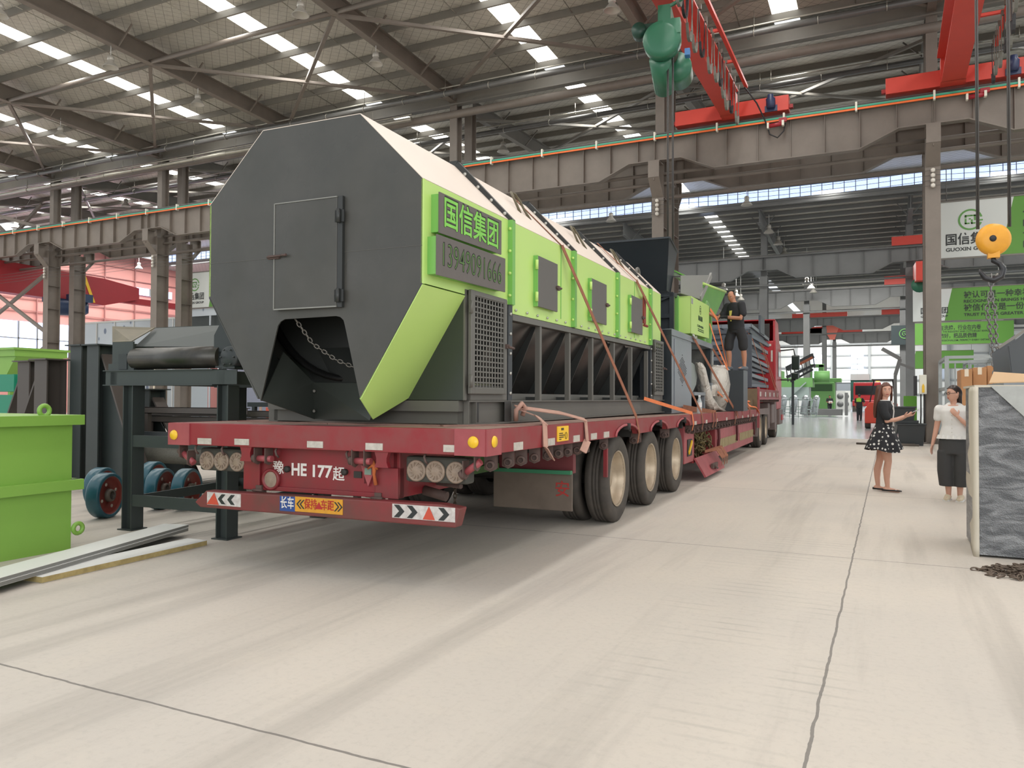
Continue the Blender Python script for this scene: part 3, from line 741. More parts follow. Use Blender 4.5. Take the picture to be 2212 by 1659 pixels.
for v in (.7, .59, .33): b = B(); chev(b, v, .551, .09, -1, -3.134, .045); build('chevron', b, sbk, bump, TM)
for v in (2.3, 2.4): b = B(); chev(b, v, .541, .08, 1, -3.134, .04); build('chevron', b, sbk, bump, TM)
for T3 in ([(.45, .6), (.4, .505), (.5, .505)], [(2.48, .59), (2.43, .492), (2.56, .492)]): b = B(); P3(b, T3, -3.135); build('red_triangle', b, mat('orange_red_triangle', (190, 74, 54), .5), bump, TM)
# ratchet winches under the deck edge
def winch(c, ax, nm=None):
    """c: centre of spool, ax: direction of the spool axis"""
    cx, cy, cz = c; b = B(); ax = Vector(ax).normalized(); s = Vector((0, 0, 1)).cross(ax).normalized()
    for k in (-1, 1):
        p = Vector(c) + ax * (.055 * k); b.plate([p - s * .045 + Vector((0, 0, .085)), p + s * .045 + Vector((0, 0, .085)), p + s * .045 + Vector((0, 0, -.03)), p + Vector((0, 0, -.05)), p - s * .045 + Vector((0, 0, -.03))], .008)
    q = Vector(c) + ax * .075; q2 = Vector(c) + ax * .11
    b.lathe([(.02, 0), (.034, 0), (.036, .03), (.024, .035), (.02, .03), (.02, 0)], Vector(c) - ax * .1, ax, 12)
    o = tp('strap_winch', b, grim)
    b = B(); b.tube([Vector(c) - ax * .05, Vector(c) + ax * .09], .026, 10); build('spool', b, redp, o, TM)
    return o
us = [-2.86, -2.55, -2.3, -2.02, -1.72, -1.46, -1.22, -.96, -.72, -.1, 1.1, 1.28, 2.68, 2.84, 4.4]
for u in us: winch((u, .09, .885 - .003 * u), (1, 0, 0) if 0 else (0.94, .34, 0))
u = 4.75
while u < 13.5: winch((u, .09, .87 - .0035 * u), (.94, .34, 0)); u += .36
for (c, ax) in (((-3.1, 2.0, .885), (0, -1, 0)), ((-3.1, 1.06, .9), (0, -1, 0)), ((-3.08, 2.84, .87), (0, -.8, -.55)), ((-3.08, .14, .88), (0, -.8, .55))): winch(c, ax)
# wheels
def wheel(name, u, v, m_parent, r=.485, wdt=.26, dual=False, out=-1, deep=True, fr=TM):
    """out=-1: visible face towards smaller v"""
    def ring(vc):
        prof = [(.295, -.10), (.34, -.125), (.44, -.13), (.475, -.11), (.485, -.075), (.485, -.045), (.476, -.042), (.476, -.034), (.485, -.03), (.485, -.004), (.476, 0), (.485, .004), (.485, .03), (.476, .034), (.476, .042), (.485, .045), (.485, .075), (.475, .11), (.44, .13), (.34, .125), (.295, .10)]
        b = B(); k = r / .485
        b.lathe([(a * k, z) for a, z in prof], (u, vc, r), (0, 1, 0), 48)
        return b
    vc = v - out * wdt / 2
    b = ring(vc)
    w = build('wheel', b, rub, m_parent, fr)
    b = B(); k = r / .485
    b.lathe([(.30 * k, .11), (.312 * k, .12), (.296 * k, .10), (.28 * k, .03), (.26 * k, -.05), (.18 * k, -.075), (.15 * k, -.07), (.13 * k, -.01), (.11 * k, .02), (0, .025)], (u, vc, r), (0, out, 0), 40)
    for i in range(8):
        a = i * PI / 4; b.lathe([(.014, 0), (.014, .03), (0, .035)], (u + .165 * k * math.cos(a), vc + out * -.07, r + .165 * k * math.sin(a)), (0, out, 0), 6)
    build('rim', b, rimm, w, fr)
    if dual:
        b = ring(vc - out * .32); build('inner_tyre', b, rub, w, fr)
    return w
for u in (.42, 1.95, 3.5):
    wheel('wheel', u, .07, TR, dual=True); wheel('wheel', u, 2.92, TR, dual=True, out=1)
    b = B(); b.tube([(u, .3, .485), (u, 2.7, .485)], .07, 10); tp('axle', b, blk)
# mud flap with green strip
b = B(); b.box(-1.0, -.98, .12, .95, .3, .68); tp('mud_flap', b, mat('grimy_rubber_flap', (104, 92, 82), .6, noise=.5, scale=4, c2=(78, 68, 60)), bevel=.006)
b = B(); b.box(-1.06, -1.0, .12, .95, .655, .69); tp('flap_strip', b, mat('green_strip', (48, 118, 84), .5))['label'] = 'green strip over the flap'
b = B(); b.box(-.98, -.9, .12, 1.0, .66, .95); tp('flap_bracket', b, mat('dark_red_plate', (104, 42, 46), .55))
text('flap_character', '安', .16, TXM(.22, .5, -1.003), mat('red_paint_mark', (158, 44, 40), .6), TR, off=.001)
b = B(); b.box(-1.05, -.0, .02, .05, .55, .93) if 0 else b.bar((-.12, .06, .95), (-.12, .06, .55), .04, .04); tp('red_post', b, red2)
# loose chain below the tail
chm = mat('rusty_chain', (92, 80, 70), .5, .6, noise=.5, scale=20)
def chain(pts, r=.02, w=.006, name='chain', n=None):
    b = B(); pts = [Vector(p) for p in pts]; L = 0; out = []
    seg = []
    for a, c in zip(pts[:-1], pts[1:]):
        d = (c - a).length; seg.append((a, c, d)); L += d
    step = r * 2.6; s = 0; i = 0; k = 0
    while s < L:
        t = s; 
        for a, c, d in seg:
            if t <= d: break
            t -= d
        p = a.lerp(c, min(1, t / max(d, 1e-6))); dr = (c - a).normalized()
        e = Vector((0, 0, 1)) if abs(dr.z) < .9 else Vector((1, 0, 0)); x = dr.cross(e).normalized(); y = dr.cross(x)
        if k % 2: x, y = y, x
        b.tube([p + dr * (r * 1.7 * math.cos(q)) + x * (r * math.sin(q)) for q in [j * PI / 4 for j in range(8)]], w, 5, closed=True)
        s += step; k += 1
    return b
tag(build('hanging_chain', chain([(-1.62, 1.05, .72), (-1.62, 1.05, .36)], .016, .006), chm, None, TM), 'short dark chain hanging under the trailer beside the mud flap', 'chain')
b = B(); b.box(-2.2, -1.3, .75, 1.5, .7, .76); b.box(-1.9, -1.5, .8, 1.3, .76, .9); tp('green_spring_plate', b, mat('dirty_green_iron', (58, 104, 44), .6, noise=.6, scale=5, c2=(60, 52, 44)))
b = B(); b.tube([(-2.6, .6, .6), (-2.6, .8, .64)], .04, 12); b.tube([(-2.55, .5, .68), (-2.2, 1.2, .68)], .02, 6); tp('air_pipe', b, grim)
# tool boxes and skirts
b = B(); b.box(4.3, 5.05, .12, .6, .34, .94); tp('side_locker', b, redp, bevel=.01)
b = B(); b.box(4.5, 4.85, .105, .12, .45, .72); tp('locker_recess', b, blk)
b = B(); b.bar((4.55, .1, .5), (4.8, .1, .68), .03, .05); tp('yellow_stripe', b, yel)
b = B(); b.box(5.05, 7.2, .14, .9, .3, .34); b.box(7.1, 7.2, .1, .9, .3, .9); b.box(5.05, 5.1, .12, .9, .3, .9); b.box(5.05, 7.2, .86, .9, .3, .9); b.box(5.05, 7.2, .1, .16, .84, .9); tp('open_locker', b, mat('dark_red_steel', (128, 40, 44), .55))
b = B(); b.prism([(.12, .38), (-.06, .07), (-.09, .08), (.09, .39)], 'x', 5.05, 7.05); dr = tp('locker_flap', b, redp)
b = B(); b.box(5.8, 6.3, -.08, -.04, .16, .24); b.tube([(5.9, -.09, .2), (6.2, -.09, .14)], .02, 6); build('latch', b, grim, dr, TM)
b = B(); b.box(7.25, 13.3, .12, .18, .25, .78); tp('side_skirt', b, redp)
b = B()
u = 7.5
while u < 13.1:
    if not 10.1 < u < 10.5: b.box(u, u + .09, .1, .12, .4, .58)
    u += .2
tp('skirt_louvres', b, mat('dusty_khaki', (158, 148, 112), .7))['kind'] = 'stuff'
for (u, v) in ((7.4, .08), (9.95, .08), (13.2, .08)):
    b = B(); b.tube([(u, v, .8), (u + .05, v, .6), (u - .02, v, .45)], .03, 6); tp('rubber_stay', b, mat('maroon_rubber', (84, 34, 36), .7))
# tangle of ropes and strap ends in the locker
ropem = mat('olive_rope', (112, 100, 64), .9, noise=.6, scale=30, c2=(70, 60, 40)); strapm = mat('worn_orange_strap', (150, 98, 74), .85, noise=.6, scale=14, c2=(120, 74, 56)); strapo = mat('orange_webbing', (232, 134, 84), .8, noise=.3, scale=10, c2=(190, 96, 60))
b = B()
for i in range(26):
    c = Vector((rnd(5.3, 6.6), rnd(.1, .4), rnd(.42, .72))); pts = []
    for j in range(8): pts.append(c + Vector((rnd(-.22, .22), rnd(-.12, .1), rnd(-.14, .16))))
    b.tube(pts, .012, 5)
tag(build('rope_tangle', b, ropem, None, TM), 'tangle of olive ropes spilling out of the open red locker', 'rope')
def ribbon(b, pts, w, t=.004, side=None):
    for a, c in zip(pts[:-1], pts[1:]): b.bar(a, c, w, t, side or (0, 0, 1))
    return b
b = B()
for i in range(5):
    x = 6.0 + i * .16; ribbon(b, [(x, .1, .44), (x + .25, -.06, .46 + rnd(-.03, .03)), (x + .45, -.14, .3), (x + .55 + rnd(-.1, .1), -.12, .16)], .05, .006, (0, 1, 0))
tag(build('strap_bundle', b, strapm, None, TM), 'bundle of worn brown straps hanging from the open locker', 'strap')
# gooseneck
b = B(); b.box(13.7, 20.2, 0.05, 2.95, 1.4, 1.66); tp('gooseneck', b, red)
b = B(); b.box(13.6, 13.72, .05, 2.95, 1.09, 1.66); b.box(12.6, 13.65, 1.0, 1.9, 1.1, 1.32); b.box(13.2, 13.7, .15, .9, 1.1, 1.36); tp('gooseneck_step', b, mat('rusty_brown_plate', (112, 92, 68), .75, noise=.6, scale=2, c2=(74, 64, 52)))
b = B(); b.box(13.7, 13.8, .0, .06, .6, 1.7); b.box(13.7, 20.2, .02, .08, 1.36, 1.42); tp('gooseneck_rail', b, redp)
u = 14.1
while u < 20: winch((u, .09, 1.33), (.94, .34, 0)); u += .42
for k in range(5):
    u = 14.2 + k * 1.3; b = B(); b.box(u, u + .25, .03, .045, 1.45, 1.58); tp('reflector_plate', b, refl)

# ================================================================ TRACTOR UNIT
CB = thing('lorry_cab', 'red lorry cab with roof fairing at the head of the low-loader', 'lorry', (21.5, 1.5, 0), fr=TM)
def cpt(name, b, m, bevel=0, parent=CB): return build(name, b, m, parent, TM, bevel)
cred = mat('lorry_red', (168, 34, 40), .35, noise=.2, scale=2, c2=(150, 30, 38)); cdirt = mat('dirty_grey_panel', (120, 104, 100), .6, noise=.5, scale=3, c2=(84, 74, 70))
b = B(); b.prism([(20.7, 1.0), (22.9, 1.0), (23.1, 2.0), (22.8, 3.2), (22.5, 3.45), (20.7, 3.45)], 'y', .2, 2.75); cpt('cab_shell', b, cred, .05)
b = B(); b.prism([(20.75, 3.4), (22.4, 3.45), (21.9, 4.12), (20.8, 4.2)], 'y', .22, .3); b.prism([(20.75, 3.4), (22.4, 3.45), (21.9, 4.12), (20.8, 4.2)], 'y', 2.65, 2.73)
b.plate([(20.75, .22, 4.19), (20.75, 2.73, 4.19), (21.9, 2.73, 4.13), (21.9, .22, 4.13)], .04); b.plate([(21.9, .22, 4.13), (21.9, 2.73, 4.13), (22.4, 2.73, 3.45), (22.4, .22, 3.45)], .04)
cpt('roof_fairing', b, cred, .015)
b = B(); b.box(20.9, 21.3, .8, 2.2, 3.5, 3.9); cpt('fairing_frame', b, blk)
b = B(); b.box(20.66, 20.7, .4, 2.55, 3.5, 4.05); cpt('fairing_inside', b, blk)
b = B(); b.box(20.68, 20.705, .35, .6, 3.25, 3.33); b.box(20.68, 20.705, .9, 1.3, 3.25, 3.33); b.box(20.68, 20.705, .3, .36, 2.7, 3.1); cpt('reflector_tape', b, refl)
b = B(); b.box(20.68, 20.72, .2, .28, 1.0, 3.45); cpt('corner_trim', b, cred, .01)
b = B(); b.box(18.6, 22.6, .35, 2.6, .75, 1.0); b.box(15, 20.5, 1.0, 1.9, .7, 1.05); cpt('chassis', b, blk)
b = B(); b.box(19.3, 20.3, .2, .7, .55, 1.2); b.box(18.6, 19.15, .25, .7, .4, 1.25); cpt('fuel_tank', b, cdirt, .03)
b = B(); b.prism([(14.0, .35), (14.05, 1.0), (14.3, 1.1), (17.2, 1.1), (17.4, .9), (17.2, .9), (14.4, .95), (14.15, .35)], 'y', .1, .65); cpt('rear_mudguard', b, cdirt)
b = B(); b.box(20.4, 21.0, .2, .6, .3, 1.3); b.box(21.6, 22.9, .15, .5, .45, 1.0); cpt('side_step', b, cdirt, .02)
b = B(); b.box(22.2, 22.9, .12, .2, .6, .8); cpt('step_light', b, cred)
for u in (14.95, 16.5): wheel('wheel', u, .1, CB, r=.52, dual=True); wheel('wheel', u, 2.85, CB, r=.52, dual=True, out=1)
wheel('wheel', 21.35, .25, CB, r=.52); wheel('wheel', 21.35, 2.7, CB, r=.52, out=1)
b = B(); b.box(21.6, 22.5, .18, .2, 2.2, 3.1); cpt('side_window', b, mat('dark_cab_glass', (20, 24, 26), .1))
b = B(); b.cbox((22.9, -.32, 2.75), (.2, .28, .55)); b.cbox((22.9, -.3, 2.25), (.18, .26, .25)); cpt('wing_mirror', b, mat('dark_green_mirror', (24, 40, 30), .15), .04)
b = B(); b.tube([(22.7, .2, 3.2), (22.85, -.25, 3.25), (22.9, -.3, 3.0)], .025, 6); b.tube([(22.7, .2, 2.1), (22.9, -.3, 2.1)], .025, 6); cpt('mirror_arm', b, blk)
# ================================================================ TROMMEL SCREEN on the trailer
dg_ = mat('charcoal_machine_paint', (60, 60, 56), .3, noise=.6, scale=1.6, c2=(78, 76, 71), bump=.25, bscale=2.2)
_n = dg_.node_tree; _t = _n.nodes.new('ShaderNodeTexNoise'); _t.inputs['Scale'].default_value = 2.3; _t.inputs['Detail'].default_value = 3; _c = _n.nodes.new('ShaderNodeTexCoord'); _r = _n.nodes.new('ShaderNodeMapRange')
_n.links.new(_c.outputs['Object'], _t.inputs[0]); _n.links.new(_t.outputs['Fac'], _r.inputs[0]); _r.inputs[1].default_value = .35; _r.inputs[2].default_value = .65; _r.inputs[3].default_value = .22; _r.inputs[4].default_value = .5; _n.links.new(_r.outputs[0], _n.nodes['Principled BSDF'].inputs['Roughness'])
dgk = mat('dark_charcoal_paint', (42, 44, 43), .4, noise=.3, scale=2, c2=(52, 53, 51))
dgs = mat('dark_slate_plate', (58, 62, 58), .35, noise=.4, scale=1.6, c2=(48, 52, 48))
lg = mat('bright_lime_paint', (186, 218, 122), .35, noise=.15, scale=1.5, c2=(180, 212, 116))
lg2 = mat('deep_lime_edge', (118, 176, 88), .4)
crm = mat('pale_cream_roof_paint', (222, 208, 194), .45, noise=.3, scale=1.4, c2=(206, 194, 184))
bolt = mat('zinc_bolt', (178, 178, 172), .35, .6)
gfr = mat('mid_grey_frame_paint', (98, 96, 90), .45, noise=.3, scale=3, c2=(84, 82, 78))
MC = thing('trommel_screen', 'big octagonal charcoal and lime green screening machine on the rear of the trailer', 'machine', (.5, 1.45, 1.15), fr=TM)
def mp_(name, b, m, parent=MC, bevel=0): return build(name, b, m, parent, TM, bevel)
def ti(u): return .012 * (u + 3.25)
# base frame
b = B(); U0, U1 = -2.52, 4.6
for v in (.45, 2.36):
    b.box(U0, U1, v, v + .1, 1.158, 1.172); b.box(U0, U1, v + .045, v + .055, 1.172, 1.345); b.box(U0, U1, v, v + .1, 1.345, 1.358)
    for u in (U0, -2.39, -1.69, U1 - .01): b.box(u, u + .01, v, v + .1, 1.172, 1.345)
for u in (U0, 0, 2, U1 - .08): b.box(u, u + .06, .5, 2.4, 1.17, 1.34)
b.box(U0 - .08, U0, .5, 2.4, 1.27, 1.355); mp_('base_frame', b, gfr)
b = B(); b.box(-2.36, -2.3, .47, .5, 1.18, 1.34); b.box(-1.84, -1.7, .448, .452, 1.17, 1.35); mp_('frame_patch', b, dgk)
# end plate with the discharge opening
ue = -3.25
oct_ = [(.45, 2.93), (.987, 3.468), (1.9, 3.468), (2.445, 2.93), (2.445, 2.178), (1.898, 1.35), (1.75, 1.88), (1.735, 1.93), (1.71, 1.96), (1.67, 1.978), (1.19, 1.984), (1.15, 1.975), (1.12, 1.95), (1.105, 1.9), (.967, 1.365), (.45, 2.18)]
b = B(); b.prism(oct_, 'x', ue, ue + .012); mp_('end_plate', b, dg_)
b = B(); b.box(ue - .003, ue, .45, 1.15, 2.455, 2.457); b.box(ue - .003, ue, 1.74, 2.44, 2.455, 2.457); mp_('weld_seam', b, gfr)
# access door on the end plate
b = B(); b.prism([(1.745, 2.048), (1.745, 2.866), (1.16, 2.866), (1.16, 2.048)], 'x', ue - .035, ue - .003); d = mp_('access_door', b, dg_, bevel=.006)
b = B(); b.box(ue - .04, ue - .03, 1.742, 1.75, 2.048, 2.868); b.box(ue - .04, ue - .03, 1.16, 1.748, 2.862, 2.87); b.box(ue - .04, ue - .03, 1.16, 1.748, 2.046, 2.056); build('door_edge_highlight', b, mat('painted_highlight', (128, 128, 122), .4), d, TM)  # pale strips paint a highlight along the door edges
b = B(); b.box(ue - .03, ue, 1.115, 1.16, 2.045, 2.87); mp_('door_jamb', b, dgk)
for w in (2.13, 2.72):
    b = B(); b.tube([(ue - .045, 1.14, w - .05), (ue - .045, 1.14, w + .05)], .016, 8); b.box(ue - .035, ue - .02, 1.1, 1.18, w - .045, w + .045); build('hinge', b, dgk, d, TM)
b = B(); b.box(ue - .05, ue - .03, 1.69, 1.8, 2.44, 2.47); b.tube([(ue - .055, 1.8, 2.455), (ue - .06, 1.66, 2.46)], .008, 6); b.tube([(ue - .06, 1.66, 2.46), (ue - .06, 1.61, 2.462)], .01, 6); build('latch', b, grim, d, TM)
# inner dark body and drum
b = B(); b.prism([(.47, 2.9), (1.0, 3.43), (1.89, 3.43), (2.42, 2.9), (2.42, 2.2), (.47, 2.2)], 'x', 4.0, 4.02); mp_('front_plate', b, dgk)
b = B(); n = 48; R_ = .86; cv, cw = 1.445, 2.4
ring = lambda u, r: [(u, cv + r * math.cos(2 * PI * k / n), cw + r * math.sin(2 * PI * k / n)) for k in range(n)]
b.loft([ring(-2.7, R_), ring(3.9, R_)], caps=True); mp_('drum', b, dgk)
for u in (-2.72, -2.3):
    b = B(); b.tube([p for p in ring(u, R_ + .01)], .03, 6, closed=True); mp_('drum_ring', b, mat('oily_ring', (30, 30, 30), .3, .5))
b = chain([(-3.15, 1.64, 1.975), (-3.05, 1.56, 1.8), (-2.95, 1.42, 1.68), (-2.85, 1.2, 1.58), (-2.75, 1.0, 1.53)], .014, .005); mp_('hanging_chain', b, mat('dull_chain', (120, 116, 110), .5, .5))
# discharge chute
b = B(); b.plate([(-3.25, 1.898, 1.35), (-2.6, 1.898, 1.19), (-2.62, 1.898, 1.5), (-2.7, 2.3, 2.15), (-3.25, 2.445, 2.178)], .008) if 0 else None
b.plate([(-3.24, 1.898, 1.35), (-2.6, 1.91, 1.345), (-2.6, 2.44, 2.17), (-3.24, 2.44, 2.17)], .01)
b.plate([(-3.24, 1.898, 1.352), (-2.587, 1.898, 1.19), (-2.6, 1.9, 1.5), (-2.9, 1.98, 1.75)], .008); mp_('chute_side', b, dgs)
b = B(); b.plate([(-2.587, 1.898, 1.192), (-2.62, 1.898, 1.505), (-2.9, 1.0, 1.487), (-2.9, 1.12, 1.2)], .006); mp_('chute_back', b, dgs)
b = B(); b.plate([(-2.61, 1.9, 1.5), (-2.9, 1.0, 1.487), (-2.6, .75, 1.95), (-2.6, 2.2, 1.95)], .006); mp_('chute_throat', b, dgk)
b = B()
for w in (1.44, 1.27): b.tube([(-2.6, 1.9, w), (-2.66, 1.85, w - .01)], .012, 6)
mp_('chute_bolt', b, gfr)
# green slanted lower cheek
def slp(t): return (.45 + .517 * t, 2.18 - .813 * t)
pp = [(-3.25, 0), (-3.25, 1), (-2.945, 1.19), (-2.62, 1.0), (-2.42, .85), (-2.5, .6), (-2.6, .0)]
b = B(); b.plate([(u, slp(t)[0], slp(t)[1]) for u, t in pp], .012); mp_('lower_cheek', b, lg)
b = B(); b.plate([(u, 2.89 - slp(t)[0], slp(t)[1]) for u, t in pp[:2] + [(-2.6, 1.0), (-2.6, 0)]], .012); mp_('lower_cheek', b, dg_)
# rear wall of the lower hopper body
b = B(); b.box(-2.6, -2.585, .46, 2.42, 1.36, 2.2); mp_('hopper_rear_plate', b, mat('dark_green_black', (50, 56, 50), .35))
# panels along the side
rib = [-1.77, -.11, 1.58, 3.32]; secs = [ue] + rib + [4.08]
top = lambda u: 2.93 + ti(u); bot = lambda u: 2.185 + .006 * (u + 3.25)
for a, c in zip(secs[:-1], secs[1:]):
    lo = (lambda u: 2.19) if a < -3 else (lambda u: 2.13 + .008 * (u + 1.8))
    b = B(); b.prism([(a, lo(a)), (c, lo(c)), (c, top(c)), (a, top(a))], 'y', .45, .462); p = mp_('side_panel', b, lg)
    b = B(); b.prism([(a, lo(a)), (c, lo(c)), (c, top(c)), (a, top(a))], 'y', 2.43, 2.445); mp_('side_panel', b, lg)
    b = B(); R1 = lambda u: 3.468 + ti(u)
    b.plate([(a, .45, top(a)), (c, .45, top(c)), (c, .987, R1(c)), (a, .987, R1(a))], .01); b.plate([(a, .987, R1(a)), (c, .987, R1(c)), (c, 1.9, R1(c)), (a, 1.9, R1(a))], .01)
    b.plate([(a, 2.445, top(a)), (a, 1.9, R1(a)), (c, 1.9, R1(c)), (c, 2.445, top(c))], .01); mp_('roof_panel', b, crm)
for u in (-.45, 2.48):
    b = B(); b.box(u, u + .012, .444, .452, bot(u), top(u)); mp_('panel_seam', b, lg2)
b = B(); b.box(-3.25, -3.225, .443, .455, 2.185, 2.93); mp_('edge_strip', b, lg)
# ribs
for u in rib:
    lo = 2.13 + .008 * (u + 1.8) if u > -1 else 2.2
    b = B(); b.box(u - .012, u + .05, .405, .45, lo, top(u)); b.box(u + .046, u + .1, .44, .452, lo, top(u)); o = mp_('side_rib', b, lg2)
    b = B()
    for k in range(4): b.lathe([(.014, 0), (.014, .01), (0, .014)], (u - .012, .428, lerp(lo + .08, top(u) - .08, k / 3)), (-1, 0, 0), 8)
    build('bolt', b, lg, o, TM)
    b = B(); r1 = (u - .012, .43, top(u) - .01); r2 = (u - .012, .975, 3.50 + ti(u)); 
    for (du0, du1) in ((0, .05),):
        nx, nz = -.707 * .05, .707 * .05
        b.prism([(.45, top(u)), (.987, 3.468 + ti(u)), (.987 + nx, 3.468 + ti(u) + nz * 1.2), (.40, top(u) + .0)], 'x', u - .012, u + .04)
        b.prism([(.987, 3.468 + ti(u)), (1.9, 3.468 + ti(u)), (1.92, 3.52 + ti(u)), (.95, 3.52 + ti(u))], 'x', u - .012, u + .04)
        b.plate([(u + .04, .42, top(u) - .02), (u + .04, .95, 3.51 + ti(u)), (u + .115, .96, 3.482 + ti(u)), (u + .115, .435, top(u) - .01)], .006)
    o = mp_('roof_rib', b, dgk)
    b = B()
    for k in range(4):
        q = (k + .3) / 4; b.lathe([(.016, 0), (.016, .01), (0, .013)], (u - .012, lerp(.44, .97, q), lerp(top(u) + .02, 3.475 + ti(u), q)), (-1, 0, 0), 8)
    build('bolt', b, bolt, o, TM)
# lifting hooks of bent bar on the roof slope
hk = mat('olive_bar', (92, 84, 62), .5)
for u in (-.75, 1.05, 2.75):
    b = B(); f = lambda du, t, h: (u + du, .5 + .5 * t - .03 * h, top(u) + .5 * t + .05 + .05 * h)
    b.tube([f(-.12, .45, 0), f(-.14, .62, 1), f(-.08, .78, 1.4), f(.05, .8, 1.4), f(.1, .7, 1), f(.0, .5, .6), f(.06, .38, 0)], .013, 8); mp_('lifting_hook', b, hk)
# lower flange with bolts
b = B(); b.prism([(-1.69, 2.07), (3.4, 2.11), (3.4, 2.16), (-1.69, 2.125)], 'y', .44, .53); mp_('hopper_flange', b, gfr)
b = B(); u = -1.62
while u < 3.3: b.lathe([(.012, 0), (.012, .012), (0, .014)], (u, .445, 2.165 + .008 * (u + 1.8)), (0, -1, 0), 6); b.lathe([(.012, 0), (.012, .012), (0, .014)], (u, .46, 2.12 + .008 * (u + 1.8)), (0, 0, -1), 6); u += .26
mp_('flange_bolt', b, bolt)
# hoppers under the drum
posts = [-1.02, -.18, .61, 1.49, 2.34, 3.22]
shiny = mat('glossy_dark_plate', (46, 44, 42), .22, noise=.3, scale=2)
b = B(); b.plate([(-1.7, .52, 2.1), (3.3, .52, 2.13), (3.3, .95, 1.42), (-1.7, .95, 1.42)], .01); b.plate([(-1.7, 2.37, 2.1), (3.3, 2.37, 2.13), (3.3, 1.94, 1.42), (-1.7, 1.94, 1.42)], .01); mp_('hopper_plate', b, shiny)
b = B(); b.box(-1.7, 3.3, .93, 1.95, 1.36, 1.42); mp_('hopper_bottom', b, dgk)
for u in posts:
    b = B(); b.box(u, u + .05, .45, .5, 1.358, 2.08); mp_('post', b, gfr)
    b = B(); b.plate([(u + .03, .5, 2.08), (u + .03, .54, 2.08), (u + .03, .94, 1.44), (u + .03, .88, 1.37), (u + .03, .8, 1.37)], .012); mp_('gusset', b, dgk)
    b = B(); b.bar((u + .03, .47, 1.375), (u + .03, .95, 1.375), .05, .03); mp_('cross_bar', b, dgk)
b = B(); b.box(-1.7, 3.3, .6, .63, 1.36, 1.42); mp_('hopper_lip', b, gfr)
# corner posts with bolts
for u in (-1.79, 3.38):
    b = B(); b.box(u, u + .09, .44, .46, 1.358, 2.2); b.box(u, u + .01, .46, .6, 1.358, 2.2); o = mp_('corner_post', b, mat('blue_black_steel', (46, 50, 54), .4))
    b = B()
    for k in range(5): b.lathe([(.014, 0), (.014, .012), (0, .015)], (u + .045, .44, 1.42 + k * .175), (0, -1, 0), 8)
    build('bolt', b, bolt, o, TM)
# mesh doors
def meshdoor(u0, u1, w0, w1, nx, nz, v=.405, fr_=.07):
    b = B(); b.box(u0 - .03, u1 + .05, .44, .47, w0 - .05, w1 + .01); b.box(u0 - .03, u0 + .02, .46, .8, w0 - .05, w1)
    b2 = B(); b2.box(u0 - .03, u0 + fr_, .445, .46, 1.36, w1); b2.box(u1 - .03, u1 + .09, .445, .46, 1.36, w1); b2.box(u0, u1, .445, .46, 1.36, w0 + fr_); b2.box(u0, u1, .445, .46, w1 - .04, w1); mp_('door_surround', b2, gfr)
    b = B(); a0, a1, c0, c1 = u0 + fr_, u1 - .05, w0 + fr_ * .7, w1 - .04
    b.box(u0, a0, v, v + .03, w0, w1); b.box(a1, u1, v, v + .03, w0, w1); b.box(a0, a1, v, v + .03, w0, c0); b.box(a0, a1, v, v + .03, c1, w1)
    d = mp_('mesh_door', b, gfr, bevel=.004)
    b = B(); p = (a1 - a0) / nx; q = (c1 - c0) / nz
    for i in range(nx + 1): x = a0 + i * p; b.box(x - p * .17, x + p * .17, v + .008, v + .014, c0, c1)
    for j in range(nz + 1): z = c0 + j * q; b.box(a0, a1, v + .006, v + .016, z - q * .14, z + q * .14)
    build('grille', b, gfr, d, TM)
    for w in (w0 + .1, w1 - .14):
        b = B(); b.tube([(u0 - .01, v - .005, w - .05), (u0 - .01, v - .005, w + .05)], .014, 8); b.box(u0 - .03, u0 + .03, v - .003, v + .003, w - .045, w + .045); build('hinge', b, gfr, d, TM)
    b = B(); b.tube([(u1 - .02, v - .02, (w0 + w1) / 2), (u1 + .08, v - .03, (w0 + w1) / 2 - .01)], .012, 6); b.box(u1 - .04, u1 + .02, v - .02, v, (w0 + w1) / 2 - .015, (w0 + w1) / 2 + .02); build('latch', b, grim, d, TM)
meshdoor(-2.57, -1.89, 1.41, 2.23, 10, 17)
meshdoor(3.52, 4.1, 1.43, 2.27, 4, 16)
b = B(); b.lathe([(0, 0), (.2, 0), (.24, .1), (.24, .5)], (-2.25, 1.0, 1.95), (0, 1, 0), 20); mp_('drive_motor', b, mat('amber_motor', (150, 92, 34), .5))
b = B(); b.box(-2.55, -1.8, .6, .62, 1.37, 1.5); mp_('inner_guard', b, mat('pale_guard', (196, 200, 160), .5))
# inspection doors on the lime side
for i, (u0, u1, w0, w1) in enumerate(((-1.18, -.65, 2.25, 2.735), (.46, 1.04, 2.265, 2.755), (2.17, 2.77, 2.275, 2.775))):
    b = B(); b.box(u0, u1, .405, .425, w0, w1); d = mp_('inspection_door', b, mat('door_grey', (92, 88, 84), .45), bevel=.004)
    b = B(); b.box(u0 + .01, u1 - .01, .425, .45, w0 + .01, w1 - .01); b.box(u0 - .012, u0 + .0, .405, .45, w0, w1); build('door_frame', b, lg2, d, TM)
    for w in (w0 + .09, w1 - .09):
        b = B(); b.tube([(u0 - .02, .41, w - .045), (u0 - .02, .41, w + .045)], .016, 8); build('hinge', b, lg, d, TM)
    b = B(); b.tube([(u1 - .05, .40, (w0 + w1) / 2), (u1 + .05, .385, (w0 + w1) / 2)], .012, 6); b.box(u1 - .03, u1 + .02, .385, .405, (w0 + w1) / 2 - .025, (w0 + w1) / 2 + .02); build('latch', b, grim, d, TM)
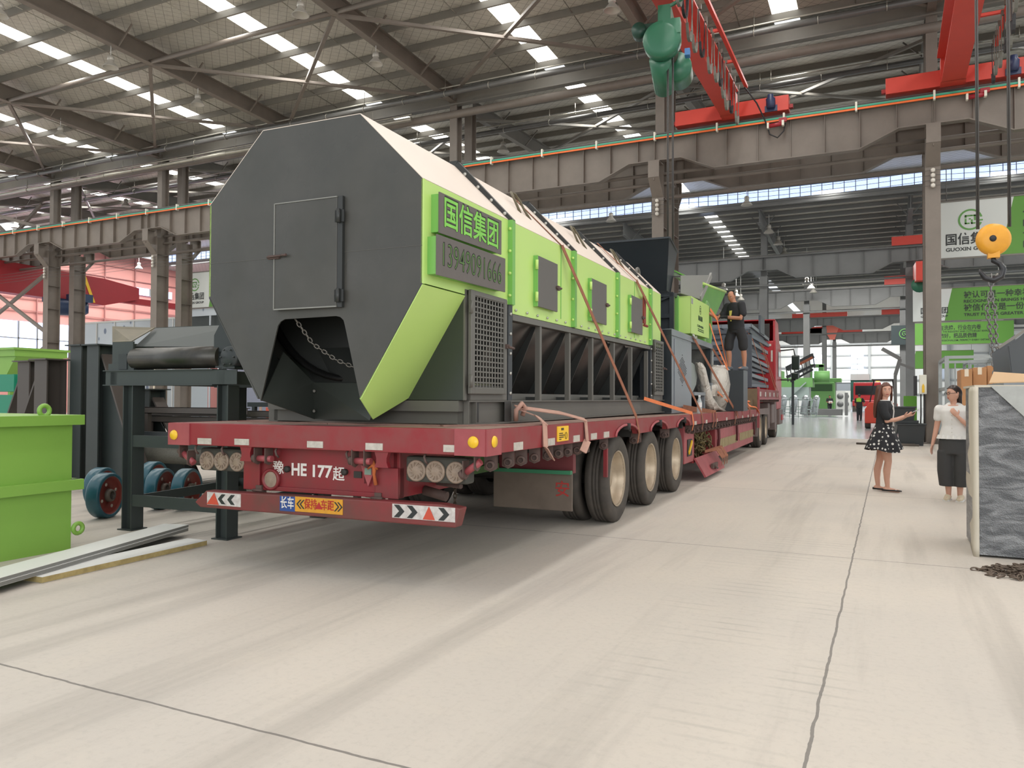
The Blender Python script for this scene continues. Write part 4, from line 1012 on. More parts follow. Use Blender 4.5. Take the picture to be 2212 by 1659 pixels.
# name plates
pg = mat('plate_grey', (94, 88, 84), .5, noise=.3, scale=20, c2=(104, 98, 92))
SXM = lambda u, w, v: TM @ Matrix(((1, 0, 0, u), (0, 0, -1, v), (0, 1, 0, w), (0, 0, 0, 1)))
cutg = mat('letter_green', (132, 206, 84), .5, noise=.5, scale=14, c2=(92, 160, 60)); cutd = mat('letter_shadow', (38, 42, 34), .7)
b = B(); b.prism([(-3.14, 2.56), (-2.08, 2.585), (-2.08, 2.87), (-3.14, 2.855)], 'y', .375, .385); pa = mp_('name_plate', b, pg)
b = B(); b.prism([(-3.13, 2.57), (-2.09, 2.595), (-2.09, 2.86), (-3.13, 2.845)], 'y', .385, .45); build('plate_box', b, lg2, pa, TM)
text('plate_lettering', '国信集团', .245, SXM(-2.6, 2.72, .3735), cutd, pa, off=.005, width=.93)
text('plate_lettering', '国信集团', .24, SXM(-2.612, 2.712, .372), cutg, pa, off=.003, width=.92)
b = B(); b.prism([(-3.19, 2.25), (-2.02, 2.275), (-2.02, 2.56), (-3.19, 2.54)], 'y', .365, .375); pb = mp_('name_plate', b, pg)
b = B(); b.prism([(-3.18, 2.26), (-2.03, 2.285), (-2.03, 2.55), (-3.18, 2.53)], 'y', .375, .45); build('plate_box', b, lg2, pb, TM)
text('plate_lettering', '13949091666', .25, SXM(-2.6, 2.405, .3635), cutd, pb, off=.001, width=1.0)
text('plate_lettering', '13949091666', .25, SXM(-2.604, 2.402, .3625), mat('digit_green', (84, 120, 60), .6), pb, off=-.006, width=1.0)
# lifting eye at the front top
b = B(); b.tube([(4.0 + .09 * math.cos(t), .8, 3.35 + .09 * math.sin(t)) for t in [i * PI / 6 for i in range(12)]], .025, 8, closed=True); mp_('lifting_eye', b, gfr)

# ================================================================ CRUSHER with hopper, ahead of the screen
CR = thing('crusher', 'grey and lime green crusher with black feed hopper in the middle of the trailer', 'machine', (6.2, 1.4, 1.12), fr=TM)
def cp_(name, b, m, parent=CR, bevel=0): return build(name, b, m, parent, TM, bevel)
slate = mat('blue_grey_cabinet_paint', (126, 132, 138), .3, noise=.3, scale=1.5, c2=(104, 110, 116)); slk = mat('blue_black_hopper', (40, 46, 50), .35, noise=.3, scale=1.5, c2=(50, 56, 60))
b = B(); b.box(4.38, 6.05, .35, .37, 1.14, 2.5); b.box(4.38, 4.4, .37, 2.4, 1.14, 2.5); b.box(6.03, 6.05, .37, 2.4, 1.14, 2.5); b.box(4.38, 6.05, 2.38, 2.4, 1.14, 2.5); b.box(4.4, 6.03, .37, 2.38, 2.44, 2.5)
cab = cp_('cabinet', b, slate)
b = B(); b.box(4.36, 4.385, .34, .8, 1.15, 2.49); b.box(4.36, 4.37, .8, 2.4, 1.15, 2.49); cp_('cabinet_end', b, slk)
b = B(); b.box(4.6, 6.0, .335, .35, 1.24, 2.36); dd = cp_('cabinet_door', b, slate, bevel=.006)
b = B()
hd = []
for i in range(-7, 8):
    for j in range(-12, 13):
        if (i + j) % 2 == 0 and abs(i) / 7.5 + abs(j) / 12.5 <= 1.0:
            x = 5.18 + i * .055; z = 1.86 + j * .0215; b.box(x - .018, x + .018, .331, .335, z - .008, z + .008)
build('vent_pattern', b, blk, dd, TM)['kind'] = 'stuff'
b = B(); b.box(4.36, 8.26, .33, .45, 2.4, 2.5); b.box(4.36, 8.26, 2.3, 2.42, 2.4, 2.5); b.box(8.16, 8.26, .45, 2.3, 2.4, 2.5); cp_('top_beam', b, slate)
b = B(); b.box(8.1, 8.26, .35, .45, 1.14, 2.4); b.box(8.1, 8.26, 2.3, 2.4, 1.14, 2.4); b.box(6.05, 8.2, .9, 2.38, 1.6, 2.4); cp_('lower_body', b, slk)
b = B(); b.box(8.26, 8.3, .4, .8, 1.4, 2.42); b.box(8.28, 8.9, .42, 1.2, 1.5, 2.4); cp_('wrapped_cabinet', b, mat('wrapped_grey_panel', (112, 112, 112), .25, noise=.6, scale=5, c2=(150, 146, 140)))
# open steel frame beside the green box
b = B()
for v in (.62, 1.5): b.bar((5.7, v, 2.5), (5.7, v, 3.25), .08, .08)
b.bar((5.7, .6, 3.23), (5.7, 2.3, 3.23), .08, .08); b.bar((5.7, .6, 2.85), (5.7, 1.5, 2.85), .07, .07); b.bar((5.7, 1.4, 2.93), (5.7, .66, 3.2), .04, .04); b.bar((5.7, .62, 3.23), (7.9, .62, 3.23), .08, .06)
b.box(5.75, 6.0, .66, 2.2, 2.5, 3.2); cp_('support_frame', b, slk)
# green motor housing
b = B(); b.prism([(6.0, 2.555), (7.93, 2.6), (7.93, 3.26), (6.0, 3.23)], 'y', .35, .36); b.box(6.0, 6.02, .35, .62, 2.555, 3.23); b.box(7.9, 7.93, .35, 1.9, 2.6, 3.26); b.box(6.0, 7.93, .36, 1.9, 3.2, 3.23); gb = cp_('green_housing', b, lg)
b = B(); b.box(5.94, 6.0, .56, .64, 2.5, 3.24); cp_('housing_rib', b, lg2)
decal = mat('dark_green_decal', (34, 70, 30), .6)
def logo(parent, M, R, m, fr_ring=.13):
    """circular G mark with four blocks"""
    b = B(); n = 28; t = .003
    pts = []
    def arc(r, a0, a1, k): return [(r * math.cos(lerp(a0, a1, i / k)), r * math.sin(lerp(a0, a1, i / k))) for i in range(k + 1)]
    o = arc(R, math.radians(12), math.radians(340), n); i_ = arc(R * (1 - fr_ring * 1.3), math.radians(12), math.radians(340), n)
    for k in range(n): b.add([(x, y, 0) for x, y in (o[k], o[k + 1], i_[k + 1], i_[k])], [(0, 1, 2, 3)])
    def q(x0, x1, y0, y1): b.add([(x * R, y * R, 0) for x, y in ((x0, y0), (x1, y0), (x1, y1), (x0, y1))], [(0, 1, 2, 3)])
    q(.62, 1.02, -.18, -.04)
    q(-.45, -.3, -.4, .1); q(-.45, -.05, -.42, -.28); q(-.45, .1, .3, .45); q(-.05, .1, -.05, .45) if 0 else q(-.12, .05, .0, .12)
    q(.3, .45, -.1, .42); q(.05, .45, .3, .44); q(.05, .2, -.42, -.0); q(.05, .42, -.42, -.28); q(-.45, -.3, .16, .42)
    vs = [M @ Vector(p) for p in b.v]; b.v = [tuple(v) for v in vs]
    return build('round_logo', b, m, parent, IDT, fixn=False)
logo(gb, SXM(6.95, 3.07, .347), .085, decal)
text('decal_lettering', '国信集团', .1, SXM(6.95, 2.9, .347), decal, gb, width=.42, off=.002)
text('decal_lettering', '139490', .06, SXM(6.95, 2.75, .347), decal, gb, width=.6, off=.002)
b = B(); b.box(6.7, 7.3, .346, .35, 2.655, 2.672); b.box(6.7, 7.3, .346, .35, 2.69, 2.705); cp_('decal_bar', b, decal, gb)
b = B(); b.box(6.05, 6.2, .345, .35, 3.1, 3.2); cp_('grey_sticker', b, mat('grey_sticker', (150, 150, 148), .5), gb)
# feed hopper
b = B(); tz, bz = 4.05, 3.28
T4 = [(4.75, .47, tz), (6.1, .62, tz), (6.1, 2.5, tz), (4.75, 2.6, tz)]; B4 = [(5.5, .68, bz), (6.0, .72, bz), (6.0, 2.1, bz), (5.5, 2.1, bz)]
for k in range(4): j = (k + 1) % 4; b.plate([T4[k], T4[j], B4[j], B4[k]], .012)
for k in range(4): b.bar(T4[k], T4[(k + 1) % 4], .05, .03)
cp_('feed_hopper', b, slk)
# grey discharge spout
b = B(); P_ = [(6.1, 3.3), (6.1, 3.62), (9.3, 4.1), (8.0, 3.42)]
for v in (.55, 1.7): b.plate([(u, v, w) for u, w in P_], .01)
b.plate([(6.1, .55, 3.3), (8.0, .55, 3.42), (8.0, 1.7, 3.42), (6.1, 1.7, 3.3)], .01); b.plate([(6.1, .55, 3.62), (9.3, .55, 4.1), (9.3, 1.7, 4.1), (6.1, 1.7, 3.62)], .01); b.bar((9.3, .54, 4.1), (8.0, .54, 3.42), .04, .12); cp_('discharge_spout', b, mat('pale_grey_spout', (140, 140, 136), .45))
# raised green hood
b = B(); b.plate([(8.3, .55, 3.75), (11.4, .55, 3.98), (11.4, 1.6, 4.3), (8.3, 1.6, 4.35)], .02); b.plate([(8.2, .6, 3.2), (10.2, .6, 3.3), (11.4, .55, 3.98), (8.3, .55, 3.75)], .02); cp_('raised_hood', b, mat('mid_green_hood', (86, 150, 44), .4, noise=.4, scale=3, c2=(60, 120, 40)))
b = B(); b.tube([(8.3, .54, 3.78), (11.4, .54, 4.0), (11.4, 1.6, 4.32)], .03, 6); cp_('hood_lip', b, lg)
# green belt guard
b = B(); cy, cz = 9.0, 2.95
b.lathe([(.52, 0), (.56, .02), (.56, .28), (.52, .3), (.4, .3), (.4, 0), (.52, 0)], (cy, .55, cz), (0, 1, 0), 28); cp_('belt_guard', b, lg2)
b = B(); b.lathe([(0, .1), (.3, .1), (.38, .16), (.38, .3)], (cy, .5, cz), (0, 1, 0), 24); cp_('belt_pulley', b, mat('grey_pulley', (120, 118, 112), .4, .4))
# curved grey duct beside the screen's front edge
b = B(); prof = [(4.2 + .25 * math.sin(t), 2.95 + .25 * math.cos(t)) for t in [i * PI / 16 for i in range(9)]]
b.loft([[(u - .08, .62, w), (u + .08, .62, w), (u + .08, .9, w), (u - .08, .9, w)] for u, w in ((4.15, 3.15), (4.25, 3.1), (4.32, 2.98), (4.35, 2.85), (4.35, 2.52))], smooth=False); cp_('curved_duct', b, gfr)
# lower parts in front of the cabinet: guard plate, motor, legs
b = B(); b.prism([(6.1, 1.55), (6.1, 1.95), (6.5, 2.05), (6.9, 2.0), (7.0, 1.8), (6.9, 1.65), (6.1, 1.3)], 'y', .42, .45); cp_('rounded_guard', b, mat('grey_green_plate', (136, 144, 140), .4))
b = B(); b.box(6.1, 8.0, .3, 1.6, 1.44, 1.5); b.box(7.9, 8.1, .3, .4, 1.13, 1.7); b.box(6.6, 6.75, .5, .6, 1.13, 1.45); b.box(7.2, 7.3, .32, .4, 1.13, 1.45); cp_('motor_bench', b, slate)
b = B(); b.lathe([(0, 0), (.22, .02), (.28, .1), (.28, 1.1), (.2, 1.15), (0, 1.15)], (8.6, .4, 1.42), (0, 1, 0), 24); cp_('air_tank', b, mat('slate_tank', (70, 74, 82), .35))
b = B(); b.lathe([(0, 0), (.17, 0), (.17, .5), (0, .5)], (6.7, .5, 1.3), (0, 1, 0), 20); cp_('brown_roller', b, mat('brown_roller', (96, 84, 70), .6))
# ================================================================ STACK OF STEEL FRAMES behind the cab
stl = [mat('blue_grey_channel', (86, 96, 108), .45, noise=.4, scale=3, c2=(66, 74, 84)), mat('dark_channel', (62, 68, 76), .45, noise=.4, scale=3), mat('light_channel', (110, 118, 126), .4, noise=.4, scale=3, c2=(80, 88, 96))]
chn = None
for k in range(12):
    w = 1.72 + k * .158; d = rnd(-.08, .04); u0 = 15.2 + rnd(-.1, .2); u1 = 20.4 - rnd(0, .5)
    b = B()
    for v in (.45, 1.3, 2.2): b.box(u0, u1, v, v + .02, w, w + .11); b.box(u0, u1, v, v + .07, w, w + .012); b.box(u0, u1, v, v + .07, w + .1, w + .112)
    b.box(u0, u0 + .02, .45, 2.3, w, w + .11)
    for q in range(1, 5): x = lerp(u0, u1, q / 5); b.box(x, x + .02, .45, 2.3, w, w + .1)
    b.v = [(p[0], p[1] + d, p[2] + (p[0] - 14.3) * (-.012 if k % 3 else .006)) for p in b.v]
    tag(build('ladder_rack', b, stl[k % 3], None, TM), 'blue grey steel ladder frame, ' + ('lowest' if k == 0 else ('topmost' if k == 11 else ORD[k] + ' from the bottom')) + ' of the stack behind the red cab', 'steel frame', 'steel frames stacked behind the cab')
b = B(); b.box(14.6, 14.66, .3, 1.1, 1.7, 3.2); tag(build('steel_plate', b, stl[1], None, TM), 'tall upright dark plate at the near end of the stacked frames', 'steel plate')
b = B(); b.box(17.2, 18.4, .34, .4, 3.45, 4.0); tag(build('steel_plate', b, stl[1], None, TM), 'square dark grey plate standing on top of the stacked frames', 'steel plate')

# ================================================================ STRAPS
def strap(pts, lab, m=strapm, w=.05, grp=None):
    b = B(); ribbon(b, pts, w, .006, (0, 1, .15)); return tag(build('ratchet_strap', b, m, None, TM), lab, 'strap', grp)
edge = lambda u: [(u, -.02, dz(u) + .012), (u, -.03, .98), (u + .05, .0, .86)]
strap([(-.42, .99, 3.52), (-.46, .43, 2.96), (.9, .0, dz(.9) + .02)] + edge(.92)[1:], 'brown webbing strap over the screen roof beside the first inspection door')
strap([(2.5, .99, 3.58), (2.53, .43, 3.02), (5.1, .0, dz(5) + .02), (5.12, -.03, .98), (5.15, .0, .86)], 'brown webbing strap over the screen roof beside the last inspection door')
b = B(); b.box(2.83, 2.95, .4, .42, 2.45, 2.85); b.tube([(2.8, .39, 2.42), (2.98, .39, 2.42)], .02, 6); tag(build('ratchet_tail', b, mat('red_brown_webbing', (134, 58, 48), .8), None, TM), 'rolled red-brown strap end hanging against the third inspection door', 'strap end')
# pink eye sling at the frame corner
sl = mat('dusty_pink_sling', (184, 146, 130), .85, noise=.5, scale=10, c2=(150, 110, 98))
b = B(); ribbon(b, [(-1.62, .44, 1.3), (-1.2, .16, 1.24), (-1.0, -.01, 1.175), (-1.0, -.03, .98), (-1.1, -.02, .88)], .07, .008, (0, -.5, .86)); ribbon(b, [(-1.6, .43, 1.28), (-1.7, .2, 1.22), (-2.05, -.01, 1.17), (-2.08, -.03, .98), (-1.9, -.02, .87)], .06, .008, (0, -.5, .86))
b.tube([(-1.66, .42, 1.18), (-1.7, .4, 1.27), (-1.62, .38, 1.33), (-1.54, .38, 1.29), (-1.56, .4, 1.22)], .022, 8); tag(build('eye_sling', b, sl, None, TM), 'dusty pink eye sling looped over the corner of the machine base', 'sling')
strap([(3.0, .44, 1.38), (4.25, -.01, dz(4.3) + .02), (4.27, -.03, .98), (4.3, 0, .88)], 'orange strap slanting from the hopper foot to the deck edge', strapo)
strap([(4.7, .5, 1.3), (6.5, -.01, dz(6.5) + .02), (6.5, -.03, .98), (6.5, 0, .86)], 'upper brown strap fanning out beside the water bottle')
strap([(4.7, .45, 1.22), (6.2, -.01, dz(6.2) + .02), (6.2, -.03, .98), (6.2, 0, .86)], 'lower brown strap fanning out beside the water bottle')
strap([(6.05, .32, 2.5), (9.0, -.01, dz(9) + .02), (9.0, -.03, .97), (9.0, 0, .84)], 'brown strap from the white hook below the green housing', w=.06)
strap([(8.2, .32, 2.4), (11.6, -.01, dz(11) + .02), (11.6, -.03, .97), (11.6, 0, .84)], 'dark brown strap from the front end of the grey top beam', w=.06)
strap([(8.0, .34, 3.2), (8.6, .3, 3.05), (9.6, .2, 1.9), (9.9, .1, 1.55)], 'bright orange strap held taut in front of the man', strapo, .06)
strap([(7.94, .34, 2.9), (8.2, .25, 2.5), (9.3, .05, 1.7), (9.9, .0, 1.16)], 'orange strap falling beside the green housing to the deck edge', strapo, .05)
strap([(8.2, .3, 1.6), (9.3, .0, dz(9.3) + .02), (9.3, -.03, .98)], 'thin orange strap crossing in front of the air tank', strapo, .03)
strap([(8.3, .3, 1.5), (10.2, .0, dz(10) + .02), (10.2, -.03, .98)], 'thin brown strap beside the wrapped bundle', strapm, .03)
for i, (u, uu) in enumerate(((15.2, 16.0), (17.3, 18.6), (17.8, 19.3))):
    strap([(u, .5, 3.35), (u + .15, .36, 3.1), (lerp(u, uu, .9), .02, 1.7), (uu, .0, 1.4)], 'brown strap over the stacked frames, ' + ('nearest the man', 'middle one', 'nearest the cab')[i], strapm, .05)
b = B()
for i in range(14):
    c = Vector((rnd(11.0, 12.6), rnd(.1, .6), 1.12 + rnd(.02, .14))); d = Vector((rnd(-.3, .3), rnd(-.2, .2), rnd(-.05, .08))); ribbon(b, [c - d, c + d * .3 + Vector((0, 0, .06)), c + d], .06, .006, (0, 0, 1))
ribbon(b, [(12.6, .2, 1.2), (13.0, .0, 1.16), (13.3, -.04, 1.0)], .06, .006, (0, -.6, .8)); tag(build('strap_heap', b, strapo, None, TM), 'loose heap of orange webbing on the front end of the low deck', 'strap heap')
b = B(); b.tube([(5.95, .3, 2.53), (6.0, .28, 2.47), (6.08, .27, 2.46), (6.15, .28, 2.5)], .02, 8); tag(build('shackle', b, bolt, None, TM), 'white metal hook at the lower corner of the green housing', 'hook')
# plastic film bundles
film = bpy.data.materials.new('cloudy_plastic_film'); film.use_nodes = True
fb = film.node_tree.nodes['Principled BSDF']; fb.inputs['Base Color'].default_value = rgb((214, 208, 198)); fb.inputs['Roughness'].default_value = .22; fb.inputs['Alpha'].default_value = .82
nn = film.node_tree.nodes.new('ShaderNodeTexNoise'); nn.inputs['Scale'].default_value = 4; nn.inputs['Distortion'].default_value = 2; bb = film.node_tree.nodes.new('ShaderNodeBump'); bb.inputs['Strength'].default_value = .9; bb.inputs['Distance'].default_value = .06
tcn = film.node_tree.nodes.new('ShaderNodeTexCoord'); film.node_tree.links.new(tcn.outputs['Object'], nn.inputs[0]); film.node_tree.links.new(nn.outputs['Fac'], bb.inputs['Height']); film.node_tree.links.new(bb.outputs[0], fb.inputs['Normal'])
def blob(b, rings, n=22, amp=.06):
    out = []
    for (c, rx, ry) in rings:
        out.append([(c[0] + rx * math.cos(2 * PI * k / n) * (1 + rnd(-amp, amp)), c[1] + ry * math.sin(2 * PI * k / n) * (1 + rnd(-amp, amp)), c[2] + rnd(-.02, .02)) for k in range(n)])
    b.loft(out)
b = B(); blob(b, [((9.3, .3, 1.13), .55, .2), ((9.3, .32, 1.4), .75, .26), ((9.25, .35, 1.7), .85, .3), ((9.15, .35, 1.98), .7, .28), ((9.1, .4, 2.1), .3, .2)]); tag(build('wrapped_bundle', b, film, None, TM), 'tall bundle wrapped in white plastic film below the man', 'bundle')
b = B(); blob(b, [((8.6, .3, 1.14), .9, .16), ((8.0, .3, 1.2), .4, .14), ((7.5, .32, 1.4), .22, .1), ((7.25, .33, 1.7), .16, .08), ((7.0, .34, 1.95), .2, .08), ((6.85, .36, 2.05), .14, .06)], amp=.15); tag(build('plastic_film', b, film, None, TM), 'long sheet of clear film trailing from the rounded guard onto the deck', 'plastic film')
b = B(); blob(b, [((8.15, .42, 1.45), .28, .18), ((8.15, .42, 1.62), .3, .2), ((8.15, .42, 1.66), .26, .18)], amp=.05); tag(build('wrapped_motor', b, film, None, TM), 'small motor wrapped in white film behind the slanting straps', 'motor')
b = B(); b.box(-3.0, 3.0, .1, .24, 1.152, 1.168); b.v = [(p[0] + (p[1] - .17) * 0, p[1] + (p[0] + 3) * .01, p[2]) for p in b.v]
b = B(); ribbon(b, [(-2.6, 2.7, 1.158), (-2.75, 1.6, 1.162), (-2.7, .6, 1.162), (-2.0, .06, 1.16)], .1, .012, (0, 0, 1)); tag(build('timber_batten', b, mat('dusty_pink_batten', (140, 108, 98), .9, noise=.5, scale=8), None, TM), 'thin dusty batten lying across the rear of the deck', 'batten')
# water bottle
WB = thing('water_bottle', 'clear plastic water bottle standing on the deck edge beside the straps', 'bottle', (5.25, .06, dz(5.25)), fr=TM)
pet = bpy.data.materials.new('clear_bottle'); pet.use_nodes = True; q = pet.node_tree.nodes['Principled BSDF']; q.inputs['Base Color'].default_value = rgb((214, 222, 222)); q.inputs['Roughness'].default_value = .1; q.inputs['Alpha'].default_value = .55
z = dz(5.25); b = B(); b.lathe([(0, 0), (.038, 0), (.042, .02), (.042, .1), (.038, .12), (.042, .14), (.04, .2), (.018, .27), (.018, .29)], (5.25, .06, z), (0, 0, 1), 16); build('body', b, pet, WB, TM)
b = B(); b.lathe([(.02, .285), (.021, .31), (0, .312)], (5.25, .06, z), (0, 0, 1), 14); build('cap', b, white_m, WB, TM)
b = B(); b.lathe([(.0432, .11), (.0432, .19)], (5.25, .06, z), (0, 0, 1), 16); build('bottle_label', b, mat('pale_bottle_label', (220, 216, 214), .5), WB, TM)
# ================================================================ LEFT SIDE OF THE HALL
CAMP = Vector((0, 0, HCAM))
def at(px, py, Y):
    """point on the vertical plane y=Y that the photograph shows at that pixel"""
    r = fw + RV * ((px - 1106) / 1665) + UV * ((829.5 - py) / 1665)
    return CAMP + r * (Y / r.y)
iron = mat('dark_slate_primer', (56, 63, 62), .5, noise=.4, scale=3, c2=(46, 52, 53)); irond = mat('dark_primer', (44, 50, 52), .5, noise=.3, scale=3)
A1 = math.radians(2.8)
LM = Matrix.Translation((-7.07, 5.49, 0)) @ Matrix.Rotation(A1, 4, 'Z')
CV = thing('conveyor_stand', 'dark green-grey conveyor end on tall legs left of the trailer', 'conveyor', (.6, .7, 0), fr=LM)
def lp_(name, b, m, bevel=0, parent=CV): return build(name, b, m, parent, LM, bevel)
def hleg(b, x, y, z0, z1, w=.15, d=.15): b.box(x - w / 2, x + w / 2, y - d / 2, y - d / 2 + .012, z0, z1); b.box(x - w / 2, x + w / 2, y + d / 2 - .012, y + d / 2, z0, z1); b.box(x - .006, x + .006, y - d / 2, y + d / 2, z0, z1)
for (x, y) in ((0, 0), (1.27, 0), (0, 1.5), (1.27, 1.5)):
    b = B(); b.box(x - .07, x - .058, y - .075, y + .075, .012, 1.49); b.box(x + .058, x + .07, y - .075, y + .075, .012, 1.49); b.box(x - .06, x + .06, y - .02, y - .008, .012, 1.49); b.box(x - .1, x + .1, y - .1, y + .1, 0, .012); lp_('leg', b, iron)
b = B(); b.box(-.32, 1.16, -.08, -.07, 1.5, 1.64); b.box(-.34, 1.16, -.1, .1, 1.49, 1.5); b.box(-.34, 1.16, -.1, .1, 1.64, 1.65); b.box(1.16, 1.45, -.08, -.07, 1.5, 1.64); b.box(-.3, 1.4, 1.42, 1.58, 1.49, 1.64)
for x in (-.25, 1.2): b.box(x, x + .1, -.08, 4.5, 1.5, 1.63)
lp_('top_frame', b, iron)
b = B(); b.box(.06, 1.21, -.07, -.05, .86, .98); b.box(.06, 1.21, -.07, -.05, .25, .37); b.box(.06, 1.21, 1.45, 1.47, .3, .4); b.bar((.02, .07, .3), (.02, 1.45, .33), .02, .1); b.bar((1.27, .07, .3), (1.27, 1.45, .33), .02, .1); b.bar((.05, 1.45, .32), (1.2, .05, .32), .02, .09); lp_('cross_rail', b, iron)
b = B(); b.box(-.3, -.28, .0, .5, 1.65, 1.95); b.box(-.3, 0, -.02, 0, 1.65, 1.95); b.box(-.32, .05, -.05, .2, 1.65, 1.72); lp_('side_bearer', b, iron)
b = B(); b.plate([(-.05, .05, 1.9), (1.25, .05, 1.87), (1.2, .35, 2.12), (-.1, .35, 2.12)], .01); b.bar((-.12, .36, 2.12), (1.2, .36, 2.12), .02, .02); lp_('hopper_back', b, iron)
b = B(); b.plate([(-.3, -.02, 1.95), (-.02, -.02, 1.95), (-.05, .3, 2.12), (-.45, .1, 2.13)], .01); lp_('hopper_side', b, mat('khaki_inside', (116, 108, 90), .5, noise=.5, scale=3, c2=(60, 64, 62)))
b = B(); b.prism([(1.14, 1.82), (1.14, 1.98), (1.24, 2.13), (1.34, 2.13), (1.44, 1.72), (1.3, 1.66), (1.14, 1.82)][:6], 'y', -.06, -.04); lp_('hopper_cheek', b, irond)
b = B(); b.tube([(.02, .0, 1.77), (1.2, .0, 1.77)], .11, 24); lp_('head_roller', b, mat('black_belt', (36, 36, 34), .35, noise=.5, scale=3, c2=(90, 84, 72)))
b = B(); b.box(.05, 1.15, .0, 3.5, 1.86, 1.88); lp_('belt', b, mat('black_belt', (40, 40, 38), .4))
for x in (-.1, 1.22): 
    b = B(); b.box(x - .06, x + .06, -.06, .06, 1.66, 1.82); b.tube([(x, 0, 1.76), (x + .1, 0, 1.76)], .05, 10); lp_('bearing_block', b, irond)
b = B(); b.lathe([(0, 0), (.1, 0), (.115, .02), (.115, .2), (0, .2)], (1.36, -.1, 1.76), (0, 1, 0), 24); b.box(1.28, 1.44, -.1, .1, 1.65, 1.67)
for k in range(6): a = k * PI / 3; b.lathe([(.01, 0), (.01, .012), (0, .014)], (1.36 + .08 * math.cos(a), -.11, 1.76 + .08 * math.sin(a)), (0, -1, 0), 6)
lp_('gearbox', b, irond)
# lime container
lim = mat('container_lime', (128, 172, 74), .45, noise=.35, scale=2, c2=(116, 158, 68)); 
CT = thing('skip_container', 'lime green steel container at the left edge with lifting eyes', 'container', (-7.7, 3.3, 0))
b = B(); b.box(-8.9, -6.63, 1.9, 4.52, 0.0, 1.12); build('body', b, lim, CT)
b = B(); b.box(-8.95, -6.57, 1.85, 4.6, 1.12, 1.21); build('top_rim', b, lim, CT, bevel=.004)
b = B(); b.box(-6.66, -6.57, 1.85, 4.6, .535, .63); b.box(-8.9, -6.6, 4.5, 4.6, .535, .63); build('side_band', b, lim, CT, bevel=.004)
for (c, ax) in (((-6.66, 4.28, 1.25), (1, 0, 0)), ((-6.62, 4.58, .18), (1, 0, 0))):
    b = B(); c = Vector(c); b.tube([c + Vector((0, .045 * math.cos(t), .045 * math.sin(t))) for t in [i * PI / 8 for i in range(16)]], .02, 8, closed=True); build('lifting_eye', b, lim, CT)
# insulation panels on the floor
pw = mat('white_panel_face', (224, 224, 220), .4, noise=.25, scale=1.2, c2=(196, 200, 200)); wool = mat('mineral_wool_edge', (172, 154, 104), .95, noise=.6, scale=14, c2=(120, 104, 66)); pe = mat('panel_edge_grey', (120, 120, 116), .4)  # pe: plain grey edge colour of the long white panels
def panel(p, q, w, z, t, lab, side, extra=True):
    p = Vector(p); q = Vector(q); d = (q - p).normalized(); s = Vector((-d.y, d.x)) * w
    L = [(p.x, p.y), (q.x, q.y), (q.x + s.x, q.y + s.y), (p.x + s.x, p.y + s.y)]
    T = thing('insulation_panel', lab, 'panel', (p.x, p.y, z), 0, 'panels lying on the floor')
    b = B(); b.prism(L, 'z', z, z + t * .92); build('core', b, side, T)
    b = B(); b.prism(L, 'z', z + t * .92, z + t); b.prism(L, 'z', z, z + .004); build('face_sheet', b, pw, T); return T
panel((-5.60, 3.6), (-5.68, 5.2), .24, .0, .05, 'short white panel with a yellow wool edge lying nearest the trailer', wool)
panel((-5.42, 2.8), (-6.24, 5.48), .27, .086, .025, 'long glossy white panel lying on top of the others', pe)
panel((-5.40, 2.75), (-6.22, 5.46), .27, .052, .032, 'long white panel underneath the topmost one', pe)
panel((-5.75, 2.9), (-6.2, 4.3), .22, .0, .03, 'thin grey panel lying against the green container', wool)
# blue and red rollers
bl = mat('blue_wrapped_tread', (44, 96, 112), .3, noise=.5, scale=4, c2=(28, 58, 70)); rd = mat('oxide_red_hub', (124, 44, 34), .55, noise=.5, scale=6, c2=(84, 30, 26)); sth = mat('dusty_steel', (98, 90, 82), .5, .4)
def roller(x, y, r, yaw, lab):
    M = Matrix.Translation((x, y, r)) @ Matrix.Rotation(yaw, 4, 'Z')
    T = thing('drive_wheel', lab, 'wheel', (x, y, 0), yaw, 'blue and red wheels on the floor'); 
    def q(name, b, m): return build(name, b, m, T, M)
    b = B(); b.lathe([(r * .84, -.075), (r * .97, -.075), (r, -.06), (r, .06), (r * .97, .075), (r * .84, .075), (r * .84, -.075)], (0, 0, 0), (1, 0, 0), 40); q('tread', b, bl)
    b = B(); b.lathe([(r * .85, .07), (r * .8, .05), (r * .74, .045), (r * .3, .04), (r * .3, -.05), (r * .85, -.06)], (0, 0, 0), (1, 0, 0), 32)
    q('web', b, rd)
    b = B(); b.lathe([(.045, .085), (r * .26, .085), (r * .3, .04), (.045, -.1)], (0, 0, 0), (1, 0, 0), 20); q('hub', b, sth)
    b = B()
    for k in range(4): a = k * PI / 2 + .4; b.lathe([(.02, .042), (.02, .046), (0, .046)], (0, r * .53 * math.cos(a), r * .53 * math.sin(a)), (1, 0, 0), 10)
    q('hole', b, mat('pale_hole', (170, 160, 150), .6))
yw = math.radians(20)
roller(-8.0, 5.86, .255, yw, 'nearest blue-rimmed red wheel left of the conveyor leg')
roller(-7.72, 6.75, .25, yw, 'blue-rimmed red wheel right of the conveyor leg, behind the cross rail')
roller(-8.02, 6.62, .25, yw, 'blue-rimmed red wheel half hidden by the conveyor leg')
roller(-8.75, 6.35, .25, yw, 'blue-rimmed red wheel peeping from behind the green container')
roller(-8.75, 7.1, .26, yw, 'blue-rimmed red wheel farthest back in the group')
